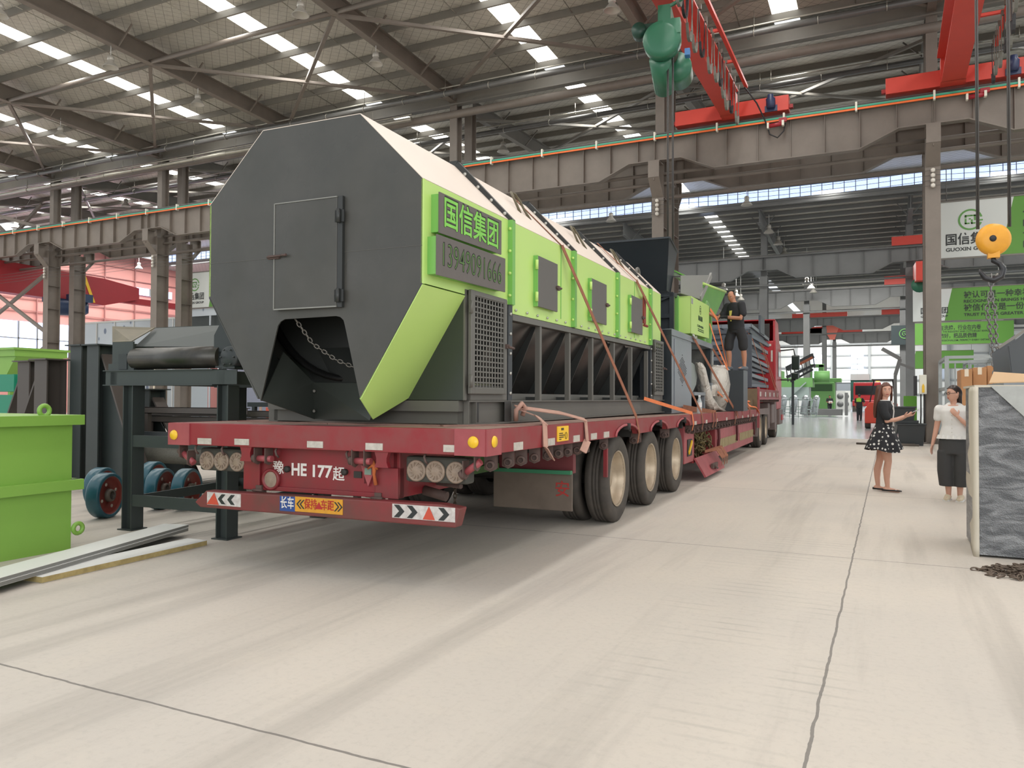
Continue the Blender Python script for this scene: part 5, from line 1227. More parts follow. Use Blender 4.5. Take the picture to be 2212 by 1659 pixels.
# mesh belt conveyor tail behind the wheels
T = thing('belt_conveyor', 'low dark conveyor with a ribbed grey belt behind the blue wheels', 'conveyor', (-9.2, 8.2, 0))
b = B(); b.tube([(-10.2, 8.0, .52), (-8.55, 8.0, .52)], .13, 24); b.box(-10.2, -8.55, 8.0, 11, .6, .65); build('ribbed_belt', b, mat('ribbed_grey_belt', (96, 94, 84), .6, noise=.6, scale=40, c2=(60, 58, 52)), T)
b = B(); b.box(-10.4, -10.28, 7.95, 11, .4, .72); b.box(-8.5, -8.38, 7.95, 11, .4, .72); b.box(-10.4, -8.2, 7.9, 7.95, .7, .86)
for x in (-10.3, -9.5, -8.45): b.box(x - .05, x + .05, 8.3, 8.4, 0, .5)
build('frame', b, irond, T)
b = B()
for (x0, x1, z, y) in ((-11.5, -6.0, .98, 8.3), (-11.5, -6.1, 1.07, 8.7), (-10.8, -8.1, 1.12, 8.1)):
    b = B(); b.box(x0, x1, y, y + .012, z, z + .1); b.box(x0, x1, y, y + .06, z + .09, z + .1); b.box(x0, x1, y, y + .06, z, z + .01)
    for xx in (x0 + .6, x1 - .4): b.box(xx, xx + .08, y + .0, y + .07, 0, z)
    tag(build('steel_channel', b, mat('brown_grey_channel', (78, 72, 68), .5), None), 'long dark steel channel lying level behind the conveyor stand, %s' % ('lowest' if z < 1 else ('middle one' if z < 1.1 else 'short uppermost')), 'steel channel', 'long channels behind the stand')
# upright steel pedestals
def pedestal(px, w, py, Y, lab, brace=-1):
    p = at(px, py, Y); z = p.z; x = p.x
    T = thing('steel_pedestal', lab, 'pedestal', (x, Y, 0), 0, 'dark steel pedestals')
    b = B(); hsec(b, x, Y - .16, Y + .16, w, 0, z - .02); b.box(x - w * .7, x + w * .7, Y - .22, Y + .22, z - .02, z); build('shaft', b, iron if px > 160 else mat('brown_grey_channel', (78, 72, 68), .5), T)
    if brace:
        b = B(); b.bar((x + brace * .12, Y, z - .15), (x + brace * 1.0, Y, .1), .22, .03); build('raking_leg', b, mat('brown_grey_channel', (78, 72, 68), .5), T)
        b = B(); b.plate([(x, Y, z - .3), (x + brace * .9, Y, .1), (x, Y, .1)], .012); build('gusset', b, iron, T)
pedestal(110, .3, 776, 7.6, 'brown-grey pedestal with raking leg behind the green container, right one', -1)
pedestal(72, .3, 780, 7.9, 'brown-grey pedestal with raking leg behind the green container, left one', -1)
pedestal(185, .26, 746, 7.9, 'dark slate H pedestal left of the conveyor hopper, left one of two', 0)
pedestal(222, .26, 745, 7.7, 'dark slate H pedestal left of the conveyor hopper, right one of two', 1)
pedestal(330, .24, 840, 8.9, 'dark slate pedestal seen between the conveyor legs', 1)
# low trestle with a wrapped motor
T = thing('steel_trestle', 'low dark trestle table seen between the conveyor legs', 'trestle', (-8.3, 9.6, 0))
b = B(); b.box(-9.3, -6.0, 9.3, 9.36, 1.22, 1.28); b.box(-9.3, -6.0, 10.0, 10.06, 1.22, 1.28)
for x in (-9.2, -8.5, -7.6, -6.6): b.box(x, x + .06, 9.3, 9.36, 0, 1.22); b.box(x, x + .06, 10.0, 10.06, 0, 1.22)
b.box(-9.3, -6.0, 9.3, 10.06, 1.28, 1.29); build('frame', b, iron, T)
b = B(); blob(b, [((-7.95, 9.65, 1.3), .3, .22), ((-7.95, 9.65, 1.42), .34, .25), ((-7.95, 9.65, 1.52), .25, .2), ((-7.95, 9.65, 1.56), .1, .1)]); T2 = tag(build('wrapped_motor', b, mat('clear_wrap_over_blue', (128, 136, 144), .25, noise=.7, scale=9, c2=(70, 78, 90))), 'motor wrapped in clear film and yellow tape on the trestle', 'motor')
b = B(); b.bar((-8.15, 9.4, 1.34), (-7.75, 9.38, 1.54), .05, .01); b.bar((-7.75, 9.4, 1.34), (-8.1, 9.38, 1.54), .05, .01); build('yellow_tape', b, yel, T2)
b = B(); blob(b, [((-6.8, 9.65, 1.3), .22, .2), ((-6.8, 9.65, 1.44), .25, .22), ((-6.8, 9.65, 1.52), .12, .12)]); tag(build('wrapped_motor', b, mat('clear_wrap_over_blue', (128, 136, 144), .25)), 'small blue-grey wrapped motor beside the slanting lime plate', 'motor')
p = at(520, 845, 8.6); b = B(); b.plate([(p.x - .1, 8.6, 1.45), (p.x + .02, 8.6, 1.45), (p.x + .2, 8.5, .9), (p.x - .02, 8.5, .9)], .02); tag(build('lime_plate', b, lim), 'slanting lime green plate behind the trailer corner', 'plate')
p = at(581, 889, 11); b = B(); b.box(p.x - .08, p.x + .1, 11, 11.2, .95, p.z + .08); tag(build('orange_box', b, mat('salmon_orange', (214, 96, 74), .5)), 'small orange-red box beyond the left trailer corner', 'box')
b = B()
for i in range(7): c = at(563, 880, 11); b.tube([(c.x + .03 * math.cos(t), 11, c.z - i * .02 + .06 + .01 * math.sin(t)) for t in [j * PI / 4 for j in range(8)]], .008, 5, closed=True)
tag(build('coiled_cable', b, mat('pale_cable', (200, 170, 150), .5)), 'short coiled pale cable beside the orange-red box', 'cable')
# lime hopper and teal bin at the left edge
p = at(30, 753, 12.5); q = at(52, 830, 12.5)
T = thing('lime_hopper', 'lime green hopper top at the left edge above the teal bin', 'hopper', (p.x - .5, 12.5, 0))
b = B(); b.box(p.x - 1.6, p.x + .17, 12.4, 14, p.z - .03, p.z + .03); b.box(p.x - 1.6, p.x + .12, 12.45, 13.9, p.z - .2, p.z - .03); b.prism([(p.x - 1.5, p.z - .2), (p.x + .1, p.z - .2), (p.x - .35, p.z - .75), (p.x - 1.2, p.z - .75)], 'y', 12.5, 13.8); build('body', b, lim, T)
b = B()
for (x, y) in ((p.x - 1.2, 12.6), (p.x - .4, 12.6), (p.x - 1.2, 13.7), (p.x - .4, 13.7)): b.box(x, x + .1, y, y + .1, 0, p.z - .7)
build('leg', b, lim, T)
p = at(58, 808, 11.5); b = B(); b.box(p.x - 2.2, p.x, 11.5, 12.3, p.z - .42, p.z); b.box(p.x - .45, p.x - .4, 11.44, 11.5, p.z - .42, p.z); b.box(p.x - 2.2, p.x, 11.5, 12.3, 0, p.z - .5); tag(build('teal_bin', b, mat('teal_green_paint', (28, 128, 100), .5)), 'teal green bin at the left edge below the lime hopper', 'bin')
# film covered aluminium panels farther back
alu = bpy.data.materials.new('filmed_aluminium'); alu.use_nodes = True; nt = alu.node_tree; ab = nt.nodes['Principled BSDF']; ab.inputs['Roughness'].default_value = .3; ab.inputs['Metallic'].default_value = .3
tc = nt.nodes.new('ShaderNodeTexCoord'); mpn = nt.nodes.new('ShaderNodeMapping'); mpn.inputs['Rotation'].default_value = (0, .5, 0); mpn.inputs['Scale'].default_value = (1.2, 1, .8); nt.links.new(tc.outputs['Object'], mpn.inputs[0])
vo = nt.nodes.new('ShaderNodeTexVoronoi'); vo.feature = 'F1'; vo.inputs['Scale'].default_value = 1.1; vo.inputs['Randomness'].default_value = .3; nt.links.new(mpn.outputs[0], vo.inputs[0])
rr = nt.nodes.new('ShaderNodeValToRGB'); rr.color_ramp.elements[0].position = .17; rr.color_ramp.elements[1].position = .21; rr.color_ramp.elements[0].color = rgb((112, 122, 140)); rr.color_ramp.elements[1].color = rgb((188, 194, 198)); nt.links.new(vo.outputs['Distance'], rr.inputs[0]); nt.links.new(rr.outputs[0], ab.inputs['Base Color'])
T = thing('aluminium_enclosure', 'tall silver enclosure covered in blue-printed protective film behind the left columns', 'enclosure', (-36, 32, 0))
a0, a1 = at(172, 680, 32), at(378, 665, 32)
b = B(); b.box(a0.x, a1.x, 32, 34.5, 0, 6.0); build('panel_wall', b, alu, T)
b = B(); x = a0.x
while x < a1.x + .1: b.box(x - .03, x + .03, 31.95, 32, 0, 6.02); x += 1.7
b.box(a0.x, a1.x, 31.94, 32, 5.95, 6.05); b.box(a0.x, a1.x, 31.95, 32, 3.6, 3.68); build('edge_strip', b, white_m, T)
a0, a1 = at(380, 735, 31.5), at(470, 735, 31.5); b = B(); b.box(a0.x, a1.x + 3, 31.5, 33, 3.4, at(400, 684, 31.5).z); b.box(a0.x + .3, a0.x + .6, 31.6, 31.9, 0, 3.4); b.box(a1.x, a1.x + .3, 31.6, 31.9, 0, 3.4); tag(build('grey_duct_box', b, iron), 'big grey steel box below the company banner at the left', 'steel box')
a0 = at(412, 684, 31.2); b = B(); b.box(a0.x, a0.x + 3, 31.2, 31.3, a0.z, a0.z + .42); b.box(a0.x + 1.4, a0.x + 1.5, 31.25, 31.3, 0, a0.z); tag(build('printed_film_strip', b, alu), 'pale printed film strip just below the company banner', 'strip')
# red gantry girder and blue hoist beyond the columns
rg = mat('crimson_girder', (160, 38, 44), .5, noise=.2, scale=1)
T = thing('overhead_crane', 'crimson overhead crane girder with yellow stripes beyond the left columns', 'crane', (-48, 32, 8))
b = B(); b.loft([[(-48.5, y, z0), (-47.5, y, z0), (-47.5, y, z1), (-48.5, y, z1)] for y, z0, z1 in ((22, 7.7, 9.6), (34.5, 7.5, 9.3), (37.2, 8.2, 9.0))], smooth=False); build('girder', b, rg, T)
b = B()
for y in (32.2, 32.9): b.plate([(-47.48, y, 9.35), (-47.48, y + .22, 9.35), (-47.48, y + .95, 7.6), (-47.48, y + .73, 7.6)], .02)
build('yellow_stripe', b, yel, T)
b = B(); b.box(-48.3, -47.8, 34, 44, 7.9, 8.3); build('end_rail', b, rg, T)
p = at(195, 662, 31); T = thing('hoist_trolley', 'dark blue hoist hanging under the crimson crane girder', 'hoist', (-46.5, 31, 6.3))
hb = mat('navy_hoist', (30, 52, 84), .45)
b = B(); b.lathe([(0, 0), (.45, 0), (.5, .1), (.5, 1.6), (.3, 1.9), (0, 1.9)], (-47.4, 31.0, 7.0), (.6, .8, 0), 18); build('drum', b, hb, T)
b = B(); b.cbox((-46.4, 32, 7.6), (1.2, 1.0, .5)); b.cbox((-47.2, 31.3, 7.4), (.4, 2.2, .3)); build('carriage', b, hb, T)
# diagonal braces between the leftmost columns
brm = steel
for (x0, z0, x1, z1, y) in ((-50.9, 13.0, -43.3, 10.9, 27.9), (-50.9, 13.0, -46.5, 9.9, 28.6), (-50, 10.5, -46, 13.0, 29.2), (-50.9, 9.0, -43.2, 5.0, 27.8), (-50.9, 5.4, -43.2, 9.0, 28.4), (-50.9, 4.9, -43.2, .8, 27.8), (-50.9, .5, -43.2, 4.6, 28.2)):
    b = B(); b.bar((x0, y, z0), (x1, y, z1), .14, .18); tag(build('column_brace', b, brm), 'grey diagonal brace left of the leftmost columns, its upper end %s' % ('above the orange rail' if max(z0, z1) > 11.5 else ('just under the runway beam' if max(z0, z1) > 8 else ('at mid height' if max(z0, z1) > 5 else 'near the floor'))), 'brace', 'diagonal braces left of the columns')
for x, n_ in ((-42.7 + .14, 'leftmost'), (-33.9 + .14, 'second')):
    b = B(); b.tube([(x + .15, 27.25, .0), (x + .15, 27.25, 3.6)], .04, 8); tag(build('cable_duct', b, mat('cream_duct', (206, 196, 176), .5)), 'cream cable duct running up the %s front column' % n_, 'duct', 'cream ducts on the left columns')
# banners ---------------------------------------------------------
BW = mat('banner_white', (214, 218, 214), .6); BG = mat('banner_green', (96, 150, 62), .6); BK = mat('banner_ink', (52, 54, 54), .6); LGN = mat('logo_green', (104, 160, 84), .6)
def FXM(x, z, y): return Matrix(((1, 0, 0, x), (0, 0, -1, y), (0, 1, 0, z), (0, 0, 0, 1)))
def banner(y, x0, x1, z0, z1, xs, lab, lines=(), logo_=True, zfix=None):
    T = thing('company_banner', lab, 'banner', ((x0 + x1) / 2, y, z0))
    sl_ = .4
    b = B(); b.prism([(x0, z0), (min(xs - sl_, x1), z0), (min(xs, x1), z1), (x0, z1)], 'y', y - .03, y + .03); build('white_cloth', b, BW, T)
    if xs < x1:
        b = B(); b.prism([(xs - sl_, z0), (x1, z0), (x1, z1), (xs, z1)], 'y', y - .031, y + .03); build('green_cloth', b, BG, T)
    b = B(); b.box(x0, x1, y - .05, y + .05, z1, z1 + .05); b.box(x0, x1, y - .05, y + .05, z0 - .05, z0); build('batten', b, steel_d, T)
    if logo_:
        cx = logo_; logo(T, FXM(cx, lerp(z0, z1, .66), y - .04), .36, LGN)
        text('banner_lettering', '国信集团', .42, FXM(cx, lerp(z0, z1, .31), y - .04), BK, T, off=.008, width=1.45)
        text('banner_lettering', 'GUOXIN GROUP', .17, FXM(cx, lerp(z0, z1, .14), y - .04), BK, T, off=.004, width=1.45)
    for xx in (x0 + .2, x1 - .2): b = B(); b.tube([(xx, y, z1), (xx, y, 9.38)], .015, 5); build('hanging_wire', b, pipe_d, T)
    for (s, sz, x, z, w, al) in lines: text('banner_lettering', s, sz, FXM(x, z, y - .042), BK, T, off=.006 if sz > .2 else .002, width=w, align=al)
    return T
banner(30.15, 1.6, 9.5, 6.22, 8.12, 3.75, 'white and green company banner right of the tall column', [('一', .4, 4.0, 7.55, .3, 'LEFT'), ('H', .3, 4.0, 7.2, .2, 'LEFT'), ('一', .4, 4.0, 6.85, .3, 'LEFT'), ('H', .3, 4.0, 6.5, .2, 'LEFT')], 2.5)
banner(31.0, -35.9, -28, 6.36, 8.32, -33.5, 'white company banner left of the dark end plate', (), -35.0)
banner(53.2, 1.35, 14, 6.15, 8.08, 3.45, 'green slogan banner with two sentences behind the tall column', [('被认可是一种幸福', .45, 4.05, 7.62, 3.35, 'LEFT'), ('RECOGNITION BRINGS HAPPINESS;', .24, 4.05, 7.25, 4.2, 'LEFT'), ('被信任更是一份责任', .45, 4.05, 6.85, 3.9, 'LEFT'), ('TRUST PLACES GREATER RESPONSIBILITY', .24, 4.05, 6.45, 5.0, 'LEFT')], 2.5)
T = banner(71.2, 1.8, 8.8, 5.85, 7.6, 1.9, 'green banner with smaller text deeper in the hall', [('业在洗牌，行业在内卷', .42, 3.4, 7.15, 3.2, 'LEFT'), ('SHAPE THE INDUSTRY AND CUTTHROAT RIVALRY', .2, 3.4, 6.85, 3.9, 'LEFT'), ('业做好，把品质做精', .42, 3.4, 6.5, 2.9, 'LEFT'), ('PROFESSIONALISM, PERFECT EVERY DETAIL OF', .2, 3.4, 6.15, 4.1, 'LEFT')], False)
b = B(); b.box(.2, 1.75, 71.15, 71.25, 5.9, 7.5); T = tag(build('dark_banner', b, mat('dark_banner', (48, 60, 62), .6)), 'dark banner with a ring logo between the right-hand columns', 'banner'); logo(T, FXM(1.2, 6.8, 71.1), .42, LGN)
banner(96, 1.2, 8.2, 4.8, 6.7, 2.7, 'farthest green and white banner under the others', (), False)
# ================================================================ CRANES
CRD = mat('orange_red_crane_paint', (196, 62, 48), .45, noise=.3, scale=2, c2=(176, 54, 44)); CRK = mat('deep_red_web', (150, 34, 34), .5)
hg = mat('bottle_green_hoist', (44, 104, 78), .35); ropem2 = mat('steel_rope', (84, 82, 80), .5, .4); cab_m = mat('grey_flat_cable', (104, 104, 96), .6); cab_k = mat('black_cable', (34, 34, 36), .5)
def crane(x0, x1, bx0, bx1, lab, fest, mot, y_end=27.0, endw=(11.0, 11.5), wo=.75):
    T = thing('overhead_crane', lab, 'crane', ((x0 + x1) / 2, 14, 10.9))
    b = B(); b.box(x0, x1, y_end - .15, y_end + .3, endw[0], endw[1]); build('end_carriage', b, CRD, T, bevel=.01)
    b = B(); b.box(x0, x1, .3, .7, endw[0], endw[1]); build('end_carriage', b, CRD, T, bevel=.01)
    b = B(); b.box(x0 - .12, x0, y_end, y_end + .15, endw[0] + .1, endw[0] + .22); b.box(x1, x1 + .12, y_end, y_end + .15, endw[0] + .1, endw[0] + .22); build('buffer', b, CRK, T)
    b = B(); b.lathe([(0, -.1), (.13, -.1), (.15, 0), (.15, .2), (.1, .24), (.09, .34), (0, .34)], (mot, y_end - .25, 11.2), (0, -.25, 1), 16); b.box(mot - .2, mot + .2, y_end - .2, y_end - .15, 11.0, 11.2); build('travel_motor', b, mat('navy_motor', (42, 52, 84), .4), T)
    c = (bx0 + bx1) / 2
    prof = [(bx0 + .02, 10.95), (bx1 - .02, 10.95), (bx1 - .02, 11.0), (c + .1, 11.06), (c + .1, 11.62), (bx1 + .1, 11.7), (bx1 + .1, 11.75), (bx0 - .1, 11.75), (bx0 - .1, 11.7), (c - .1, 11.62), (c - .1, 11.06), (bx0 + .02, 11.0)]
    b = B(); b.prism(prof, 'y', 1.0, y_end - .6); build('bridge_girder', b, CRD, T)
    b = B(); b.prism([(bx0, 10.95), (bx1, 10.95), (bx1, 11.75), (bx0, 11.75)], 'y', y_end - .62, y_end - .15); build('girder_end', b, CRD, T)
    b = B(); yy = 2.0
    while yy < y_end - 1: b.box(bx1 + .1, bx1 + wo, yy, yy + .08, 11.7, 11.78); yy += 2.2
    b.box(bx1 + wo - .07, bx1 + wo + .03, 1.5, y_end - .8, 11.68, 11.78); build('walkway_rail', b, CRD, T)
    return T
crane(-6.75, -2.95, -5.1, -4.6, 'orange-red overhead crane with the green hoist, above the crusher', True, -3.5, wo=.42)
crane(-.05, 3.9, 1.45, 2.12, 'orange-red overhead crane at the upper right corner', True, 3.35)
# festoon cables
def festoon(x, ys, drop, lab, m=cab_m):
    T = thing('festoon_cable', lab, 'cable', (x, ys[0], 11.0)); k = 0
    b = B(); b2 = B()
    for a, c in zip(ys[:-1], ys[1:]):
        b = B(); d = drop * rnd(.85, 1.1); pts = []
        for i in range(13):
            t = i / 12; u = 2 * t - 1; pts.append((x + .06 * math.sin(k), lerp(a, c, t), 11.6 - d * (1 - abs(u) ** 3.2)))
        for p, q in zip(pts[:-1], pts[1:]): b.bar(p, q, .07, .015, (0, 0, 1))
        build('cable_loop', b, m if k % 3 else cab_k, T); k += 1
    for a in ys: b = B(); b.box(x - .03, x + .03, a - .03, a + .03, 11.58, 11.72); build('cable_carrier', b, sth, T)
festoon(-4.4, [11.5 + i * .72 for i in range(21)], 1.2, 'looped grey festoon cable along the crane beam with the green hoist')
festoon(2.75, [14 + i * .62 for i in range(20)], 1.3, 'looped grey festoon cable along the upper right crane')
b = B(); b.tube([(-4.2, 25.9, 11.6), (-3.9, 26.4, 11.2), (-3.7, 26.75, 10.75), (-3.62, 26.85, 10.5), (-3.55, 26.85, 10.25), (-3.3, 26.85, 10.1), (-3.1, 26.85, 10.3), (-3.05, 26.85, 10.55)], .025, 6); tag(build('hanging_cable', b, cab_k), 'black cable dropping from the crane beam to the red collector box', 'cable')
for (x, lab) in ((-3.35, 'small red current collector on the near rail below the crane end'), (2.4, 'small red current collector on the near rail at the right')):
    b = B(); b.tube([(x - .25, 26.78, 10.5), (x + .25, 26.78, 10.53)], .07, 8); b.box(x + .1, x + .35, 26.75, 26.85, 10.58, 10.72); T = tag(build('current_collector', b, mat('crimson_collector', (150, 26, 40), .4)), lab, 'collector')
    b = B(); b.box(x - .27, x - .21, 26.7, 26.86, 10.42, 10.6); b.box(x + .2, x + .27, 26.7, 26.86, 10.45, 10.62); build('end_clip', b, wht, T)
# green electric hoist under crane one
HM = Matrix.Translation((-4.75, 18.0, 9.75)) @ Matrix.Rotation(math.radians(8), 4, 'Z')
H = thing('electric_hoist', 'bottle green electric hoist hanging under the crane beam', 'hoist', (0, 0, 0), fr=HM)
def hp(n, b, m): return build(n, b, m, H, HM)
b = B(); b.lathe([(0, -.02), (.3, -.02), (.42, .02), (.44, .06), (.44, .3), (.38, .36), (.3, .38)], (-.05, -.45, .05), (0.0, 1, 0), 30); b.cbox((.18, -.3, .3), (.4, .3, .35)); hp('gear_cover', b, hg)
b = B(); b.lathe([(.3, 0), (.3, 1.1), (0, 1.1)], (-.05, -.1, .05), (0, 1, 0), 24); hp('rope_drum', b, sth)
b = B(); b.lathe([(0, 0), (.34, 0), (.36, .1), (.34, .7), (0, .7)], (.2, .5, -.25), (0, 1, 0), 24); b.lathe([(0, 0), (.26, 0), (.26, 1.0), (0, 1.0)], (-.12, -.1, -.3), (0, .8, -.3), 20); hp('lower_motor', b, hg)
b = B(); b.lathe([(0, 0), (.17, 0), (.18, .3), (0, .3)], (-.62, -.2, .45), (0, 1, 0), 18); b.cbox((-.35, 0, .5), (.6, .2, .2)); hp('side_motor', b, mat('dark_hoist_green', (30, 66, 54), .4))
b = B(); b.box(-.15, .15, -.3, .6, .5, .9); b.bar((.15, -.3, .85), (.85, -.6, 1.0), .06, .06); hp('trolley', b, hg)
b = B(); b.cbox((.5, .1, -.15), (.12, .2, .16)); hp('limit_box', b, mat('blue_box', (50, 110, 168), .4))
def ropes(x, y, z0, z1, s, lab, n=4):
    b = B()
    for k in range(n): xx = x + s * (-.5 + (k // 2)) + .025 * (k % 2); b.tube([(xx, y, z0), (xx, y, z1)], .013, 5)
    return tag(build('hoist_rope', b, ropem2), lab, 'rope')
def hookblock(x, y, z, lab, lim_=True):
    T = thing('hook_block', lab, 'hook', (x, y, z - .75)); yh = mat('amber_yellow_paint', (226, 160, 44), .45, noise=.3, scale=8, c2=(196, 130, 40))
    b = B(); b.lathe([(0, -.1), (.18, -.1), (.235, -.06), (.25, 0), (.235, .06), (.18, .1), (0, .1)], (x, y, z), (.3, -1, 0), 28); build('sheave_cover', b, yh, T)
    b = B(); b.lathe([(0, 0), (.05, 0), (.05, .02), (0, .02)], (x - .02, y - .1, z), (.3, -1, 0), 14); build('pin', b, cab_k, T)
    b = B(); b.cbox((x, y, z - .24), (.16, .14, .1)); build('yoke', b, yh, T)
    b = B(); b.tube([(x, y, z - .26), (x, y, z - .33), (x + .08, y, z - .38), (x + .13, y, z - .47), (x + .1, y, z - .58), (x, y, z - .63), (x - .11, y, z - .6), (x - .17, y, z - .5), (x - .19, y, z - .45)], [.035, .04, .04, .045, .05, .055, .045, .03, .01], 8); build('hook', b, mat('dark_hook_steel', (58, 58, 60), .35, .5), T)
ropes(-4.65, 18.0, 4.95, 9.6, .12, 'pair of steel ropes from the green hoist down behind the black hopper')
hookblock(-4.78, 18.0, 4.75, 'amber hook block half hidden behind the black feed hopper')
ropes(1.46, 14.0, 4.05, 10.9, .42, 'steel ropes running up from the hanging hook at the right')
hookblock(1.47, 14.0, 3.87, 'amber hook block hanging in front of the company banner at the right')
cm = mat('dull_steel_chain', (120, 118, 116), .4, .7)
b = chain([(1.44, 14, 3.28), (1.43, 14, 3.0)], .035, .012); T = tag(build('lifting_chain', b, cm), 'double steel lifting chain hanging from the hook at the right', 'chain')
for (dx, dx2) in ((-.05, .02), (.05, .05)):
    b = chain([(1.43, 14, 3.02), (1.43 + dx, 14, 2.8), (1.47 + dx * .6, 14.02, 2.3), (1.52 + dx2, 14, .9)], .028, .011); build('strand', b, cm, T)
# far cranes as seen above the aisle
def farcrane(px, py, w, Y, h, lab):
    p = at(px, py, Y); b = B(); b.box(p.x - w / 2, p.x + w / 2, Y - .1, Y + .3, 10.94, 10.94 + h); return tag(build('crane_end_carriage', b, CRD), lab, 'crane')
farcrane(1965, 524, 2.0, 53.4, .55, 'small red crane carriage left of the tall right column')
farcrane(1945, 626, 2.4, 71.4, .7, 'red crane carriage over the far right columns')
farcrane(1930, 686, 2.4, 96.4, .8, 'small red crane carriage deeper, over the far right columns')
farcrane(1770, 697, 6, 96.4, .5, 'long red crane girder deep in the hall, upper')
farcrane(1805, 724, 7, 119.4, .9, 'red crane carriage in front of the end wall')
farcrane(1735, 727, 6, 119.4, .7, 'red crane carriage left of the one before the end wall')
p = at(1793, 725, 119); b = B(); b.plate([(p.x - 1.4, 119.2, 12.4), (p.x + 1.4, 119.2, 12.4), (p.x + .6, 119.2, 9.9), (p.x, 119.2, 9.9)], .1); tag(build('crane_girder', b, mat('salmon_girder', (214, 110, 92), .5)), 'salmon crane girder end before the far wall', 'crane')
T = thing('overhead_crane', 'red crane beam with green hoist between the right columns', 'crane', (.6, 60, 9.5)); b = B(); b.bar((1.0, 53.5, 9.9), (.3, 40, 10.6), .8, 1.0); p0 = at(2000, 582, 50); p1 = at(1985, 620, 60)
b = B(); b.loft([[(x - w, y, z - .6), (x + w, y, z - .6), (x + w, y, z + .5), (x - w, y, z + .5)] for (x, y, z, w) in ((p0.x, 50, p0.z, .5), (p1.x - .2, 60, p1.z + .4, .45))], smooth=False); build('beam', b, CRD, T)
p1 = at(1986, 617, 52); b = B(); b.lathe([(0, 0), (.4, 0), (.45, .2), (0, .2)], (p1.x, 51.9, p1.z), (0, -1, 0), 16); build('hoist', b, hg, T)
# second hall lamps
for (px, py, Y, w) in ((1087, 324, 34, 'left of the near column above the machine roof'), (272, 443, 34, 'between the left column pairs'), (35, 490, 33, 'at the left edge')):
    p = at(px, py, Y); lampat(p.x, Y, p.z, 'unlit silver high bay lamp beyond the runway beam, ' + w, 1.15, PROF2)
for (px, py, Y, n) in ((1320, 475, 46, 'above the machine roof'), (1613, 440, 46, 'under the glazed band'), (1661, 500, 52, 'first of a descending row'), (1681, 525, 56, 'second of a descending row'), (1694, 548, 60, 'third of a descending row'), (1743, 612, 62, 'first of the deeper row'), (1752, 621, 66, 'second of the deeper row'), (1757, 630, 70, 'third of the deeper row'), (1763, 638, 74, 'fourth of the deeper row'), (2168, 585, 62, 'right of the hanging chain, upper'), (2157, 597, 66, 'right of the hanging chain, lower'), (1563, 624, 60, 'left of the man on the trailer'), (1590, 638, 64, 'just above the man on the trailer'), (1600, 646, 68, 'right above the man on the trailer'), (300, 578, 46, 'beyond the left columns')):
    p = at(px, py, Y); lampat(p.x, Y, p.z, 'small unlit bell lamp in the far hall, ' + n, 1.25, PROF2 if Y < 50 else PROF3)
# ================================================================ RIGHT SIDE
# wrapped crate
WC = thing('wrapped_crate', 'tall crate wrapped in bubble film at the right edge of the picture', 'crate', (1.35, 8.4, 0))
bub = bpy.data.materials.new('bubble_film_over_dark'); bub.use_nodes = True; nt = bub.node_tree; bb_ = nt.nodes['Principled BSDF']
tc = nt.nodes.new('ShaderNodeTexCoord'); mq = nt.nodes.new('ShaderNodeMapping'); mq.inputs['Rotation'].default_value = (0, .35, 0); mq.inputs['Scale'].default_value = (1.2, 1, 4.5); nt.links.new(tc.outputs['Object'], mq.inputs[0])
n1 = nt.nodes.new('ShaderNodeTexNoise'); n1.inputs['Scale'].default_value = 2.4; n1.inputs['Detail'].default_value = 8; n1.inputs['Distortion'].default_value = 1.2; nt.links.new(mq.outputs[0], n1.inputs[0])
r1 = nt.nodes.new('ShaderNodeValToRGB'); r1.color_ramp.elements[0].position = .42; r1.color_ramp.elements[1].position = .72; r1.color_ramp.elements[0].color = rgb((92, 94, 97)); r1.color_ramp.elements[1].color = rgb((150, 152, 154)); nt.links.new(n1.outputs['Fac'], r1.inputs[0]); nt.links.new(r1.outputs[0], bb_.inputs['Base Color'])
v1 = nt.nodes.new('ShaderNodeTexVoronoi'); v1.inputs['Scale'].default_value = 95; nt.links.new(tc.outputs['Object'], v1.inputs[0]); b1 = nt.nodes.new('ShaderNodeBump'); b1.inputs['Strength'].default_value = .8; b1.inputs['Distance'].default_value = .01; nt.links.new(v1.outputs['Distance'], b1.inputs['Height']); nt.links.new(b1.outputs[0], bb_.inputs['Normal']); bb_.inputs['Roughness'].default_value = .28
foam = mat('cream_foam_sheet', (200, 192, 176), .6, noise=.3, scale=4, c2=(176, 168, 150), bump=.4, bscale=5)
b = B(); b.box(.69, 2.4, 7.915, 8.9, .02, 1.49); build('bubble_front', b, bub, WC)
b = B(); b.loft([[(.69 + rnd(-.004, .006), 7.9, z), (.665, 7.92, z), (.68 + .012 * math.sin(z * 4), 8.3, z), (.70 + .012 * math.cos(z * 5), 8.9, z), (.8, 8.92, z), (.71, 7.905, z)] for z in (.0, .08, .35, .6, .85, 1.1, 1.3, 1.45, 1.495)]); build('foam_side', b, foam, WC)
b = B(); b.plate([(.68, 7.91, 1.5), (2.4, 7.9, 1.5), (2.4, 8.9, 1.5), (.67, 8.9, 1.5)], .02); build('foam_top', b, foam, WC)
b = B(); b.plate([(.8, 7.905, 1.5), (1.6, 7.905, 1.5), (1.08, 7.9, 1.2)], .012); build('film_flap', b, mat('grey_film_flap', (150, 152, 148), .3, noise=.4, scale=12, c2=(176, 178, 174)), WC, bevel=0)
b = B(); b.plate([(.8, 8.0, 1.53), (1.7, 8.2, 1.56), (2.2, 8.9, 1.54), (.95, 9.1, 1.66)], .008); tag(build('cardboard_sheet', b, mat('kraft_board', (190, 158, 120), .8)), 'loose cardboard sheet lying on top of the wrapped crate', 'cardboard')
